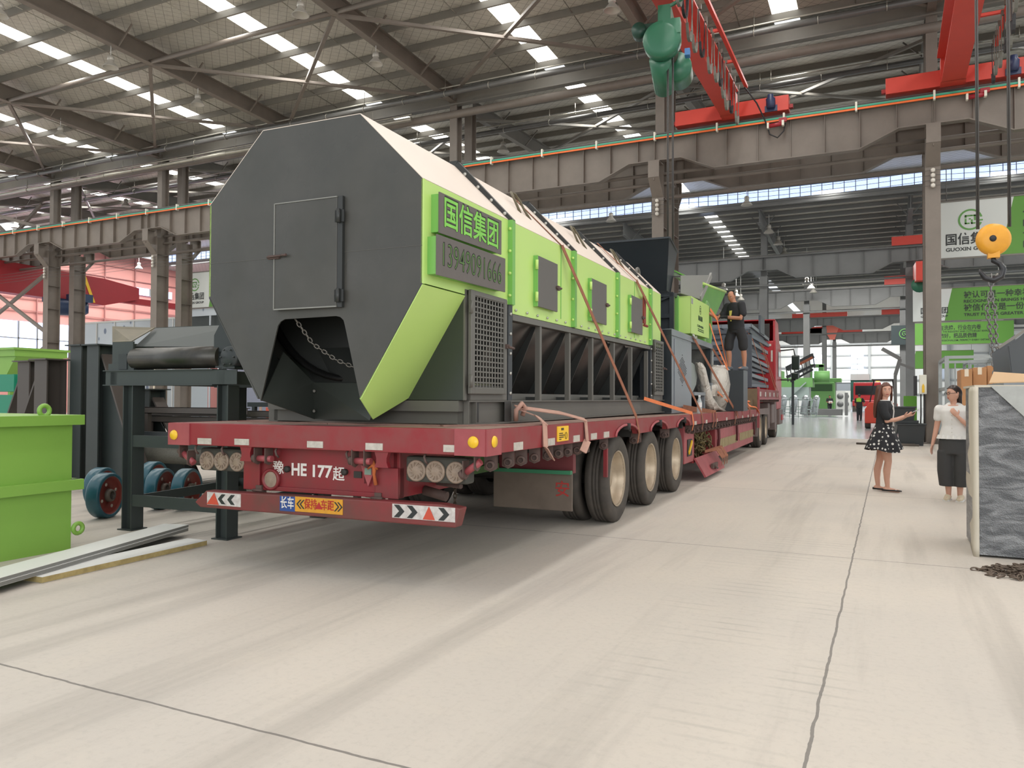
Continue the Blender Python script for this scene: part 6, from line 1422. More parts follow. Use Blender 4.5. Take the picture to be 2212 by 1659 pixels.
# chain heap on the floor
cmr = mat('rusty_heap_chain', (112, 98, 86), .5, .5, noise=.5, scale=20, c2=(60, 52, 46))
b = B()
for i in range(150):
    a = rnd(0, 2 * PI); rr_ = math.sqrt(rnd(0, 1)); c = Vector((1.0 + .34 * rr_ * math.cos(a), 7.25 + .3 * rr_ * math.sin(a), .012 + max(0, .09 * (1 - rr_)) * rnd(.2, 1))); t = Vector((rnd(-1, 1), rnd(-1, 1), rnd(-.3, .3))).normalized(); s = t.cross(Vector((rnd(-.4, .4), rnd(-.4, .4), 1))).normalized()
    b.tube([c + t * (.032 * math.cos(q)) + s * (.018 * math.sin(q)) for q in [j * PI / 5 for j in range(10)]], .0065, 5, closed=True)
for i in range(9):
    c = Vector((.62 + i * .04, 7.26 + .02 * math.sin(i), .012)); b.tube([c + Vector((.03 * math.cos(q), (.017 if i % 2 else .004) * math.sin(q), (0 if i % 2 else .012) * math.sin(q))) for q in [j * PI / 5 for j in range(10)]], .0065, 5, closed=True)
tag(build('chain_heap', b, cmr, None), 'heap of rusty chain on the floor at the right edge', 'chain')
# black trough at the right edge
BT = thing('black_hopper', 'black steel hopper raised on a frame at the right edge behind the wrapped crate', 'hopper', (2.2, 10.6, 0))
q0, q1, q2, q3 = at(2168, 748, 11), at(2235, 700, 11), at(2235, 835, 11), at(2188, 822, 11)
b = B(); 
for (y, s) in ((11, 0), (12.6, .05)): b.plate([(q0.x + .05, y, q0.z), (q1.x, y, q1.z), (q2.x, y, q2.z), (q3.x, y, q3.z)], .02)
b.plate([(q0.x + .05, 11, q0.z), (q0.x + .05, 12.6, q0.z), (q3.x, 12.6, q3.z), (q3.x, 11, q3.z)], .02); build('shell', b, slk, BT)
b = B(); b.bar((q0.x - .06, 10.98, q0.z - .02), (q1.x, 10.98, q1.z), .1, .03); build('rim', b, steel_d, BT)
b = B(); b.box(q3.x - .1, q2.x + .6, 10.95, 12.7, q3.z - .14, q3.z - .02); b.box(q3.x + .1, q3.x + .2, 11.1, 11.2, 0, q3.z - .14); b.box(q2.x + .3, q2.x + .4, 11.1, 11.2, 0, q3.z - .14); b.box(q3.x + .1, q3.x + .2, 12.4, 12.5, 0, q3.z - .14); build('frame', b, slate, BT)
# cardboard boxes and steel cages
kb = mat('kraft_cardboard', (170, 124, 84), .8, noise=.2, scale=3)
xb = [2075, 2101, 2132, 2190]
for i in range(3):
    p, q = at(xb[i], 797, 20 + i * .25), at(xb[i + 1], 797, 20 + i * .25)
    T = thing('cardboard_box', 'brown cardboard box, ' + ['narrow leftmost', 'middle', 'wide rightmost'][i] + ' of three behind the wrapped crate', 'box', ((p.x + q.x) / 2, 20.3, 0), 0, 'tall cardboard boxes')
    Y_ = 20 + i * .25
    b = B(); b.box(p.x + .005, q.x - .005, Y_, Y_ + 1.1, .15, at(xb[i], [798, 794, 790][i], Y_).z); build('carton', b, kb, T, bevel=.01)
    b = B(); zt = at(xb[i], [798, 794, 790][i], Y_).z; m_ = (p.x + q.x) / 2; b.box(m_ - .04, m_ + .04, Y_ - .004, Y_, zt - .16, zt); b.box(m_ - .04, m_ + .04, Y_, Y_ + 1.1, zt, zt + .004); build('tape', b, mat('clear_tape', (206, 192, 170), .4), T)
cg = mat('white_grey_cage', (152, 158, 158), .5, noise=.4, scale=6, c2=(120, 128, 130))
def cage(px0, px1, py, Y, dep, lab, m=cg, n=3):
    p, q = at(px0, py, Y), at(px1, py, Y); T = thing('steel_cage', lab, 'cage', ((p.x + q.x) / 2, Y, 0)); zt = p.z
    b = B()
    for x in (p.x, q.x):
        for y in (Y, Y + dep): b.bar((x, y, 0), (x, y, zt), .1, .1)
    for z in [zt * k / n for k in range(1, n + 1)]:
        for y in (Y, Y + dep): b.bar((p.x, y, z), (q.x, y, z), .08, .08)
        for x in (p.x, q.x): b.bar((x, Y, z), (x, Y + dep, z), .08, .08)
    build('frame', b, m, T)
    b = B(); k = 0; x = p.x + .4
    while x < q.x: b.bar((x, Y + dep, 0), (x, Y + dep, zt), .04, .04); x += .4
    build('bars', b, m, T)
cage(2045, 2165, 772, 24, 3, 'tall pale steel cage behind the cardboard boxes')
cage(2095, 2200, 780, 29.5, 2, 'second pale steel cage deeper behind the cardboard boxes', n=5)
# control box on the tall column
T = thing('control_box', 'white electrical box on the tall column with a yellow tag', 'electrical box', (.93, 27.2, 1.2))
b = B(); b.box(.86, 1.06, 27.15, 27.38, 1.55, 2.15); build('case', b, wht, T, bevel=.01)
b = B(); b.box(.7, .8, 27.2, 27.35, 1.5, 2.12); build('black_channel', b, cab_k, T)
b = B(); b.prism([(.93, 1.6), (1.0, 1.6), (1.0, 1.8), (.965, 1.88), (.93, 1.8)], 'y', 27.13, 27.15); build('yellow_tag', b, yel, T)
b = B(); b.tube([(.9, 27.2, 1.55), (.9, 27.2, .9), (.88, 27.2, .4)], .02, 6); b.tube([(1.0, 27.2, 1.55), (1.0, 27.2, .05)], .02, 6); build('cable', b, cab_k, T)
# bins and welding gear beside the column
def binb(x, y, z, w, d, h, lab, m):
    b = B(); b.loft([[(x - w * .42, y - d * .42, z), (x + w * .42, y - d * .42, z), (x + w * .42, y + d * .42, z), (x - w * .42, y + d * .42, z)], [(x - w / 2, y - d / 2, z + h), (x + w / 2, y - d / 2, z + h), (x + w / 2, y + d / 2, z + h), (x - w / 2, y + d / 2, z + h)]], smooth=False); b.box(x - w / 2 - .03, x + w / 2 + .03, y - d / 2 - .03, y + d / 2 + .03, z + h, z + h + .04)
    return tag(build('plastic_bin', b, m), lab, 'bin')
bk = mat('black_grey_plastic', (50, 54, 56), .5)
binb(.6, 26.2, 0, .75, .6, .62, 'large dark grey bin on the floor beside the tall column', bk)
binb(.42, 26.3, .75, .6, .6, .38, 'dark grey tray bin stacked above the large bin', bk)
b = B(); b.box(.1, .8, 25.95, 26.5, .67, .75); b.bar((.15, 26, .1), (.3, 26, .7), .05, .05); tag(build('steel_rack', b, irond), 'black rack between the two dark bins', 'rack')
b = B(); b.box(-.1, .12, 26.2, 26.5, .1, .42); b.box(-.08, .1, 26.22, 26.48, .42, .47); tag(build('welding_machine', b, mat('orange_case', (206, 86, 48), .5)), 'orange welding machine on the floor left of the dark bin', 'welding machine')
b = B(); b.box(-.38, -.15, 26.2, 26.5, .05, .38); tag(build('black_toolbox', b, bk), 'black tool case beside the orange welding machine', 'tool case')
b = B(); b.tube([(-.9, 25.9, .03), (-.3, 25.8, .03), (.2, 25.9, .04), (.7, 25.85, .04)], .03, 6); b.tube([(-.5, 25.7, .03), (.1, 25.75, .03), (.8, 25.7, .03)], .03, 6); tag(build('steel_bars', b, sth), 'loose steel bars on the floor in front of the dark bin', 'steel bars')
p = at(1990, 870, 29.5); b = B(); b.box(.45, .85, 29.3, 29.5, .0, 1.5); b.box(.3, .6, 29.2, 29.4, .0, .9); tag(build('green_machine', b, mat('far_lime', (104, 168, 60), .5)), 'lime green machine part seen behind the dark bins', 'machine')
b = B(); b.bar((.2, 29, 0), (.2, 29, 2.2), .1, .1); b.bar((.2, 29, 2.2), (.35, 29, 2.75), .12, .12); b.bar((.35, 29, 2.75), (-.2, 29, 3.1), .16, .12); b.bar((.3, 29, 2.6), (.75, 29, 2.4), .08, .08); tag(build('swing_arm', b, steel_f), 'grey swing arm left of the white electrical box', 'arm')
b = B(); b.tube([(1.62, 27.3, 1.6), (1.95, 27.0, 1.68)], .03, 6); tag(build('black_bar', b, cab_k), 'short black bar sticking out beside the woman in white', 'bar')
# forklift, lorry, far equipment
FK = thing('forklift', 'orange-red forklift half hidden behind the woman with the phone', 'forklift', (-.9, 40, 0))
p = at(1893, 885, 40)
fr_ = mat('forklift_orange', (196, 66, 46), .45)
b = B(); b.prism([(p.x - .5, .25), (p.x + .9, .25), (p.x + .9, 1.2), (p.x - .3, 1.25), (p.x - .5, .9)], 'y', 40, 42); build('body', b, fr_, FK, bevel=.05)
b = B(); b.bar((p.x - .3, 41, 1.2), (p.x - .1, 41, 2.3), .06, .06); b.bar((p.x + .8, 41, 1.2), (p.x + .7, 41, 2.3), .06, .06); b.box(p.x - .2, p.x + .8, 40.4, 41.8, 2.28, 2.34); build('overhead_guard', b, blk, FK)
b = B(); b.lathe([(0, 0), (.3, 0), (.32, .05), (.32, .25), (0, .25)], (p.x - .5, 40.4, .32), (1, 0, 0), 20); b.lathe([(0, 0), (.3, 0), (.32, .05), (.32, .25), (0, .25)], (p.x + .7, 40.4, .32), (1, 0, 0), 20); build('wheel', b, rub, FK)
LT = thing('tipper_lorry', 'red lorry with a green load body driving in from the far door', 'lorry', (-6, 100, 0))
p = at(1890, 868, 95); x = p.x
b = B(); b.box(x - 2.2, x + .6, 95, 97.5, .9, 3.3); b.box(x - 2.3, x + .7, 94.8, 95, .6, 1.3); build('cab', b, cred, LT, bevel=.15)
b = B(); b.box(x - 2.0, x + .4, 94.93, 95, 1.9, 2.9); build('windscreen', b, mat('dark_cab_glass', (20, 24, 26), .1), LT)
b = B(); b.box(x - 2.6, x - .2, 97.8, 104, 1.1, 3.6); build('load_body', b, mat('teal_load_body', (58, 108, 96), .6), LT)
b = B(); b.box(x - 2.6, x - .6, 97.6, 103, 3.6, 4.3); build('pale_load', b, wallm, LT)
b = B(); b.box(x + .1, x + .5, 94.9, 95.1, 3.35, 3.6); build('beacon', b, mat('amber_beacon', (255, 170, 60), .4, emit=1.5), LT)
b = B()
for xx in (x - 2.1, x + .3): b.box(xx - .2, xx + .2, 94.9, 96, 0, 1.0)
build('wheel', b, rub, LT)
# air conditioning units and tanks
for i, (px, w) in enumerate(((1815, .9), (1826, .9))):
    p = at(px, 866, 110); T = thing('air_conditioner', 'white twin-fan air unit on the far floor, ' + ('left one' if i == 0 else 'right one'), 'air unit', (p.x, 110 + i, 0)); b = B(); b.box(p.x - .5, p.x + .6, 110 + i, 111 + i, 0.05, 2.5); build('case', b, white_m, T)
    b = B()
    for z in (.75, 1.8): b.lathe([(0, 0), (.38, 0), (.4, .03), (0, .03)], (p.x, 110 + i, z), (0, -1, 0), 16)
    build('fan', b, steel_f, T)
fgm = mat('far_machine_green', (98, 146, 82), .6); fgg = mat('far_pale_machine', (150, 164, 160), .4, .3)
T = thing('green_press', 'bright green press machine left of the walking man', 'machine', (-14, 84, 0)); p = at(1775, 868, 84); x = p.x
b = B(); b.box(x - 1.6, x + 1.2, 84, 86, .4, 3.1); b.box(x - 1.2, x + 1.8, 84.2, 86, 3.1, 3.5); b.box(x - .3, x + .2, 84, 84.5, 3.5, 4.9); b.box(x - 1.4, x - .9, 84, 84.5, 3.5, 4.9); b.box(x - 1.4, x + .2, 84, 84.5, 4.6, 4.95); build('body', b, fgm, T, bevel=.04)
b = B(); b.box(x - 1.4, x + 1.0, 83.95, 84, 2.2, 2.9); build('dark_panel', b, decal, T)
T = thing('green_tank_machine', 'low green and grey machine line beside the lorry cab', 'machine', (-16, 70, 0)); p = at(1715, 830, 70); x = p.x
b = B(); b.box(x - 2.5, x + 1.5, 70, 72, 2.4, 3.2); b.box(x - 3, x - 1, 70, 72, 3.0, 3.8); b.lathe([(0, 0), (.5, 0), (.5, 1.2), (0, 1.2)], (x + 1.6, 70.5, 3.3), (1, 0, 0), 14); build('upper_body', b, fgm, T)
b = B(); b.box(x - 3, x + 1.2, 70, 72, 1.4, 2.4); build('grey_body', b, fgg, T)
b = B()
for k in range(7): xx = x - 2.8 + k * .7; b.bar((xx, 69.8, 0), (xx, 69.8, 1.5), .08, .08)
b.bar((x - 3, 69.8, 1.3), (x + 2, 69.8, 1.3), .1, .1); b.bar((x - 2, 69.8, 0), (x + 1, 69.8, 2.8), .2, .1); b.bar((x - 3, 69.8, .5), (x + 2.4, 69.8, .5), .08, .08); build('frame', b, fgg, T)
T = thing('silver_tank_line', 'row of silver cylinders and frames beyond the lorry cab', 'machine', (-12, 62, 0)); p = at(1718, 880, 62); x = p.x
b = B()
for k in range(4): b.lathe([(0, 0), (.25, 0), (.25, 1.3), (.1, 1.5), (0, 1.5)], (x - 1 + k * .75, 62 + k * .3, .2), (0.15, 0, 1), 14)
build('cylinder', b, mat('silver_cylinder', (176, 182, 184), .25, .6), T)
b = B()
for k in range(6): xx = x - 1.6 + k * .62; b.bar((xx, 61.6, 0), (xx, 61.6, 1.4), .05, .05)
for z in (.35, .8, 1.35): b.bar((x - 1.6, 61.6, z), (x + 1.6, 61.6, z), .05, .05)
b.bar((x - 1.6, 61.5, .1), (x + 3, 61.5, .05), .06, .05); build('frame', b, fgg, T)
p = at(1760, 880, 66); b = B(); b.box(p.x + .2, p.x + 2.0, 66, 67, .1, .6); b.box(p.x + 2.2, p.x + 2.4, 66, 67, .1, 1.9); tag(build('grey_trolley', b, steel_f), 'low grey trolley at the foot of the aisle column', 'trolley')
# dark conveyor head sticking out right of the cab
T = thing('inclined_conveyor', 'dark inclined conveyor head rising to the right of the lorry cab', 'conveyor', (-9, 44, 0)); p, q = at(1700, 797, 44), at(1757, 768, 44)
b = B(); b.bar((p.x, 44, p.z), (q.x, 44, q.z), .8, .22); b.bar((p.x, 44, p.z - .45), (q.x + .1, 44, q.z - .5), .7, .12); b.bar((p.x + .2, 43.8, p.z - .7), (q.x, 43.8, q.z - .75), .1, .1)
for k in range(8): t = k / 7; b.bar((lerp(p.x, q.x, t), 43.6, lerp(p.z, q.z, t) + .1), (lerp(p.x, q.x, t) + .1, 43.6, lerp(p.z, q.z, t) - .7), .05, .05)
b.bar((p.x + .3, 44, p.z - .5), (p.x + .3, 44, 0), .12, .12); build('frame', b, irond, T)
b = B(); b.bar((lerp(p.x, q.x, .3), 43.58, lerp(p.z, q.z, .3) - .12), (q.x, 43.58, q.z - .12), .02, .14); build('rust_strip', b, mat('rust_strip', (140, 76, 50), .7), T)
# ================================================================ PEOPLE
def remesh(name, b, m, parent, M, vox, smooth=2):
    """fuse overlapping shapes into one continuous skin"""
    me = bpy.data.meshes.new(name); me.from_pydata([tuple(v) for v in b.v], [], b.f)
    bm = bmesh.new(); bm.from_mesh(me); bmesh.ops.recalc_face_normals(bm, faces=bm.faces); bm.to_mesh(me); bm.free()
    o = bpy.data.objects.new(name, me); COL.objects.link(o)
    r = o.modifiers.new('fuse', 'REMESH'); r.mode = 'VOXEL'; r.voxel_size = vox; r.use_smooth_shade = True
    if smooth: s = o.modifiers.new('soft', 'SMOOTH'); s.iterations = smooth; s.factor = .5
    dg = bpy.context.evaluated_depsgraph_get(); dg.update(); me2 = bpy.data.meshes.new_from_object(o.evaluated_get(dg))
    bpy.data.objects.remove(o); bpy.data.meshes.remove(me)
    me2.name = name; me2.transform(wm(parent).inverted() @ M); me2.materials.clear(); me2.materials.append(m)
    for p in me2.polygons: p.use_smooth = True
    q = bpy.data.objects.new(name, me2); COL.objects.link(q); q.parent = parent; reg(q, wm(parent)); return q
def ball(b, c, r, n=12, sc=(1, 1, 1), R=None):
    c = Vector(c); rings = []
    for i in range(1, n):
        t = PI * i / n; ring_ = []
        for k in range(n * 2):
            a = PI * k / n; p = Vector((math.sin(t) * math.cos(a) * sc[0], math.sin(t) * math.sin(a) * sc[1], math.cos(t) * sc[2])) * r
            ring_.append(c + (R @ p if R is not None else p))
        rings.append(ring_)
    b.loft(rings)
def limb(b, pts, rs, n=12):
    """tapered limb with rounded joints, densified"""
    P = [Vector(p) for p in pts]; b.tube(P, rs, n)
    for p, r in zip(P, rs): ball(b, p, r * 1.0, 6)
def torso(b, secs, n=20):
    b.loft([[(cx + rx * math.cos(2 * PI * k / n), cy + ry * math.sin(2 * PI * k / n), z) for k in range(n)] for (cx, cy, z, rx, ry) in secs])
def hand(b, wrist, d, palm_n, s=1.0, curl=.5, thumb_side=1):
    """palm and five fingers; d = pointing direction, palm_n = direction the palm faces"""
    w = Vector(wrist); d = Vector(d).normalized(); pn = Vector(palm_n); pn = (pn - d * pn.dot(d)).normalized(); sd = d.cross(pn) * thumb_side
    R = Matrix((sd, d, pn)).transposed()
    ball(b, w + d * .045 * s, .045 * s, 8, (.85, 1.15, .36), R)
    L = [.062, .072, .068, .052]
    for k in range(4):
        base = w + d * .082 * s + sd * (.03 - .02 * k) * s; dd = d.copy(); p = base; pts = [base - d * .02 * s, base]
        for j in range(3):
            an = curl * (j + .6) * .55; v = d * math.cos(an) + pn * math.sin(an); p = p + v * (L[k] * s * (.42, .33, .25)[j]); pts.append(p.copy())
        b.tube(pts, [.0095 * s, .0095 * s, .009 * s, .008 * s, .0065 * s], 8)
    p0 = w + d * .02 * s + sd * .03 * s; p1 = p0 + (d * .55 + sd * .75 + pn * .2).normalized() * .035 * s; p2 = p1 + (d * .85 + sd * .3 + pn * .35).normalized() * .03 * s
    b.tube([p0 - sd * .01, p0, p1, p2], [.013 * s, .0125 * s, .011 * s, .008 * s], 8)
def headshape(b, HM, s=1.0):
    """skull, jaw, nose, ears in head frame: x right, y face, z up"""
    def T(p): return HM @ (Vector(p) * s)
    n = 14; rings = []
    for i in range(1, n):
        t = PI * i / n; z = math.cos(t); rr_ = math.sin(t); ring_ = []
        for k in range(24):
            a = 2 * PI * k / 24; x = math.cos(a) * rr_; y = math.sin(a) * rr_
            jx = 1 - .30 * max(0, -z - .1) ** 1.1; px = x * .074 * jx; py = y * (.095 if y < 0 else .088)
            if z < -.1: py = py * (1 - .38 * max(0, -z - .1)) if y < 0 else py * (1 - .08 * (-z - .1)); py += .02 * (-z - .1)
            ring_.append(T((px, py, z * .118)))
        rings.append(ring_)
    b.loft(rings)
    b.loft([[T((x * w, y, z)) for (x, y) in ((-1, .07), (0, yy), (1, .07))] for (z, w, yy) in ((.02, .006, .088), (-.012, .011, .102), (-.024, .015, .106), (-.032, .012, .092))])
    for sx in (-1, 1):
        b.loft([[T((sx * (.072 + (.014 if j in (1, 2) else 0)), y0 + dy, z)) for j, dy in enumerate((-.012, -.016, .008, .01))] for (z, y0) in ((.025, -.008), (.01, -.01), (-.015, -.008), (-.03, -.002))])
def facebits(T_, HM, s, lips, brow=(40, 30, 28), glasses=False):
    """eyes, brows, mouth as children of the person"""
    def T(p): return HM @ (Vector(p) * s)
    ew = mat('eye_white', (214, 206, 198), .4); ek = mat('eye_dark', (34, 26, 24), .3); bm_ = mat('brow_%d' % brow[0], brow, .8)
    R3 = HM.to_3x3()
    b = B(); b2 = B(); b3 = B()
    for sx in (-1, 1):
        ball(b, T((sx * .03, .078, .006)), .0105 * s, 6, (1.2, .6, .6), R3); ball(b2, T((sx * .03, .0835, .006)), .0052 * s, 6, (1, .5, 1), R3)
        b3.tube([T((sx * .014, .088, .026)), T((sx * .03, .086, .031)), T((sx * .047, .075, .027))], .0032 * s, 5)
    P = T_.pop('p')
    build('eye', b, ew, P); build('iris', b2, ek, P); build('eyebrow', b3, bm_, P)
    b = B(); ball(b, T((0, .086, -.056)), .012 * s, 6, (1.75, .5, .5), R3); build('mouth', b, lips, P)
    if glasses:
        b = B()
        for sx in (-1, 1): b.tube([T((sx * .032 + .024 * math.cos(a), .098, .006 + .017 * math.sin(a))) for a in [j * PI / 6 for j in range(12)]], .0028 * s, 5, closed=True); b.tube([T((sx * .057, .095, .01)), T((sx * .078, -.01, .012))], .0028 * s, 5)
        b.tube([T((-.008, .099, .01)), T((.008, .099, .01))], .0026 * s, 5); build('glasses', b, mat('black_glasses', (24, 24, 26), .3), P)
skin_f = mat('fair_skin', (206, 158, 136), .5, noise=.15, scale=6, c2=(196, 144, 122)); skin_m = mat('tan_skin', (176, 122, 94), .5, noise=.15, scale=6, c2=(160, 106, 80)); lipm = mat('rose_lips', (158, 62, 60), .45); lipd = mat('brown_lips', (140, 84, 72), .5)
black_c = mat('black_cloth', (36, 37, 40), .85, bump=.3, bscale=9); white_c = mat('white_cloth_garment', (222, 220, 216), .8, bump=.35, bscale=10)

def hair_cap(b, HM, s, back=1.12, low=-.02, front=.06):
    """hair shell over the skull"""
    def T(p): return HM @ (Vector(p) * s)
    n = 12; rings = []
    for i in range(1, n):
        t = PI * .62 * i / n; z = math.cos(t); rr_ = math.sin(t); ring_ = []
        for k in range(24):
            a = 2 * PI * k / 24; y = math.sin(a) * rr_; x = math.cos(a) * rr_
            zz = z * .127
            if y > .15: zz = max(zz, front * (1 if y > .4 else .6))
            ring_.append(T((x * .084, y * (.107 * back if y < 0 else .092), zz)))
        rings.append(ring_)
    b.loft(rings)

# --- woman with the phone -------------------------------------------------
def woman_phone():
    s = 1.0; M = Matrix.Translation((-.06, 12.86, 0)) @ Matrix.Rotation(math.radians(-98), 4, 'Z')
    P = thing('person', 'woman in a black cropped jacket and black polka-dot skirt using a phone in the aisle', 'person', (0, 0, 0), fr=M)
    HM = Matrix.Translation((-.01, .02, 1.515)) @ Matrix.Rotation(math.radians(-68), 4, 'Z') @ Matrix.Rotation(math.radians(-3), 4, 'X')
    b = B()
    torso(b, [(0, 0, .80, .13, .10), (0, 0, .88, .165, .115), (0, 0, .96, .14, .10), (0, .0, 1.05, .115, .085), (0, .01, 1.16, .135, .10), (0, .01, 1.26, .155, .10), (0, 0, 1.32, .15, .085), (0, 0, 1.36, .08, .06)])
    limb(b, [(0, 0, 1.33), (0, .01, 1.43)], [.045, .043])
    headshape(b, HM)
    for sx, fy in ((1, .05), (-1, -.10)):
        kx = sx * .085 + (.0 if sx > 0 else .02)
        limb(b, [(sx * .085, 0, .84), (kx * .95, fy * .5 + .01, .62), (kx * .85, fy * .9 + .015, .46), (kx * .85, fy - .01, .32), (kx * .85, fy - .01, .2), (kx * .85, fy, .07)], [.085, .075, .052, .053, .042, .031])
        limb(b, [(kx * .85, fy - .03, .05), (kx * .85, fy + .06, .035), (kx * .85, fy + .15, .025)], [.034, .03, .022])
    # arms forward, hands meet round the phone
    limb(b, [(.15, 0, 1.30), (.18, .02, 1.17), (.185, .06, 1.06), (.13, .19, 1.09), (.08, .27, 1.13)], [.045, .038, .034, .03, .022])
    limb(b, [(-.15, 0, 1.30), (-.18, .04, 1.17), (-.17, .10, 1.06), (-.10, .22, 1.10), (-.03, .30, 1.14)], [.045, .038, .034, .03, .022])
    hand(b, (.08, .27, 1.13), (-.35, 1, .3), (-.6, .2, .7), .95, .9, 1)
    hand(b, (-.03, .30, 1.14), (.2, 1, .25), (.5, 0, .8), .95, .7, -1)
    remesh('body', b, skin_f, P, M, .0075, 2)
    facebits({'p': P}, M @ HM, 1.0, lipm, (70, 44, 36))
    b = B(); hair_cap(b, HM, 1.0, 1.1, 0, .075)
    for sx in (-1, 1):
        rows = []
        for z, w, yy, th in ((1.60, .05, -.05, .05), (1.54, .075, -.06, .055), (1.46, .085, -.07, .055), (1.36, .09, -.09, .05), (1.26, .085, -.11, .04), (1.16, .07, -.12, .03), (1.10, .045, -.12, .02)):
            rows.append([(HM.translation.x + .0 + w * .9 * math.cos(a) + sx * .03, yy + .02 + th * math.sin(a) + sx * -.02, z) for a in [2 * PI * k / 14 for k in range(14)]])
        b.loft(rows)
    # side lock framing the face toward the camera
    def TT(p): return HM @ Vector(p)
    b.loft([[TT((-.078 + .014 * math.cos(a), .0 + .045 * math.sin(a) + dy, z)) for a in [2 * PI * k / 10 for k in range(10)]] for z, dy in ((.07, .0), (.0, .005), (-.08, 0), (-.16, -.01), (-.24, -.02))])
    b.loft([[TT((.08 + .014 * math.cos(a), -.01 + .04 * math.sin(a) + dy, z)) for a in [2 * PI * k / 10 for k in range(10)]] for z, dy in ((.07, .0), (.0, .005), (-.08, 0), (-.16, -.01), (-.22, -.02))])
    remesh('hair', b, mat('brown_hair', (82, 48, 36), .45, noise=.5, scale=30, c2=(112, 66, 48), stretch=(1, 1, .1)), P, M, .009, 2)
    b = B()
    torso(b, [(0, 0, 1.00, .155, .12), (0, .0, 1.08, .145, .115), (0, .01, 1.18, .155, .12), (0, .01, 1.27, .172, .118), (0, 0, 1.335, .155, .095), (0, 0, 1.365, .085, .065)])
    for sx in (-1, 1): limb(b, [(sx * .15, 0, 1.305), (sx * .185, .03, 1.18), (sx * .19, .06, 1.12)], [.062, .058, .06])
    remesh('jacket', b, black_c, P, M, .012, 2)
    b = B(); b.loft([[(-.035, .118 + d, z), (.035, .122 + d, z), (.03, .10, z), (-.03, .10, z)] for z, d in ((.98, .012), (1.1, .004), (1.2, .014), (1.3, .006), (1.36, -.03))]); b.tube([(.085 * math.cos(a), .062 * math.sin(a), 1.362) for a in [2 * PI * k / 16 for k in range(16)]], .01, 6, closed=True); build('white_blouse', b, white_c, P, M)
    b = B(); b.tube([(.06, .125, 1.25), (.075, .125, 1.26), (.08, .122, 1.24), (.07, .125, 1.225), (.06, .125, 1.24)], .005, 5); build('brooch', b, mat('silver_brooch', (190, 186, 176), .3, .7), P, M)
    dots = bpy.data.materials.new('polka_dot_cloth'); dots.use_nodes = True; nt = dots.node_tree; pb_ = nt.nodes['Principled BSDF']; pb_.inputs['Roughness'].default_value = .8
    tc = nt.nodes.new('ShaderNodeTexCoord'); vo = nt.nodes.new('ShaderNodeTexVoronoi'); vo.inputs['Scale'].default_value = 17; vo.inputs['Randomness'].default_value = .35; nt.links.new(tc.outputs['Object'], vo.inputs[0])
    r = nt.nodes.new('ShaderNodeMath'); r.operation = 'LESS_THAN'; r.inputs[1].default_value = .3; nt.links.new(vo.outputs['Distance'], r.inputs[0]); mx = nt.nodes.new('ShaderNodeMix'); mx.data_type = 'RGBA'; mx.inputs[6].default_value = rgb((34, 34, 38)); mx.inputs[7].default_value = rgb((216, 214, 208)); nt.links.new(r.outputs[0], mx.inputs[0]); nt.links.new(mx.outputs[2], pb_.inputs['Base Color'])
    b = B(); rows = []
    for z, rx, ry, w in ((1.02, .142, .11, 0), (.96, .165, .125, .004), (.86, .21, .165, .012), (.76, .245, .20, .02), (.66, .275, .235, .028), (.625, .285, .245, .03)):
        rows.append([(.01 + (rx + w * math.sin(7 * a)) * math.cos(a), -.01 + (ry + w * math.sin(7 * a + .5)) * math.sin(a), z - (.03 * math.sin(a * 2) if z < .7 else 0)) for a in [2 * PI * k / 56 for k in range(56)]])
    b.loft(rows, caps=False); build('skirt', b, dots, P, M)
    for sx, fy in ((1, .05), (-1, -.10)):
        kx = (sx * .085 + (.0 if sx > 0 else .02)) * .85; b = B(); rows = []
        for y, w, z in ((-.075, .02, .03), (-.04, .036, .032), (.03, .036, .028), (.10, .04, .026), (.155, .032, .022), (.19, .012, .016)): rows.append([(kx + w * math.cos(a), fy + y, .016 + z * .6 + z * .6 * math.sin(a)) for a in [2 * PI * k / 12 for k in range(12)]])
        b.loft(rows); build('shoe', b, mat('black_flat_shoe', (30, 30, 34), .4), P, M)
        b = B(); ball(b, (kx, fy + .11, .036), .03, 6, (1, 1, .5)); build('shoe_cap', b, white_c, P, M)
    Mi = M
    ph = B(); R = Euler((math.radians(-60), 0, math.radians(-8))).to_matrix(); ph.cbox((.0, .40, 1.20), (.072, .009, .15), R)
    tag(build('phone', ph, mat('pale_phone', (196, 200, 198), .2), None, M, bevel=.003), 'pale phone in the hands of the woman with the dotted skirt', 'phone')
    return P
woman_phone()

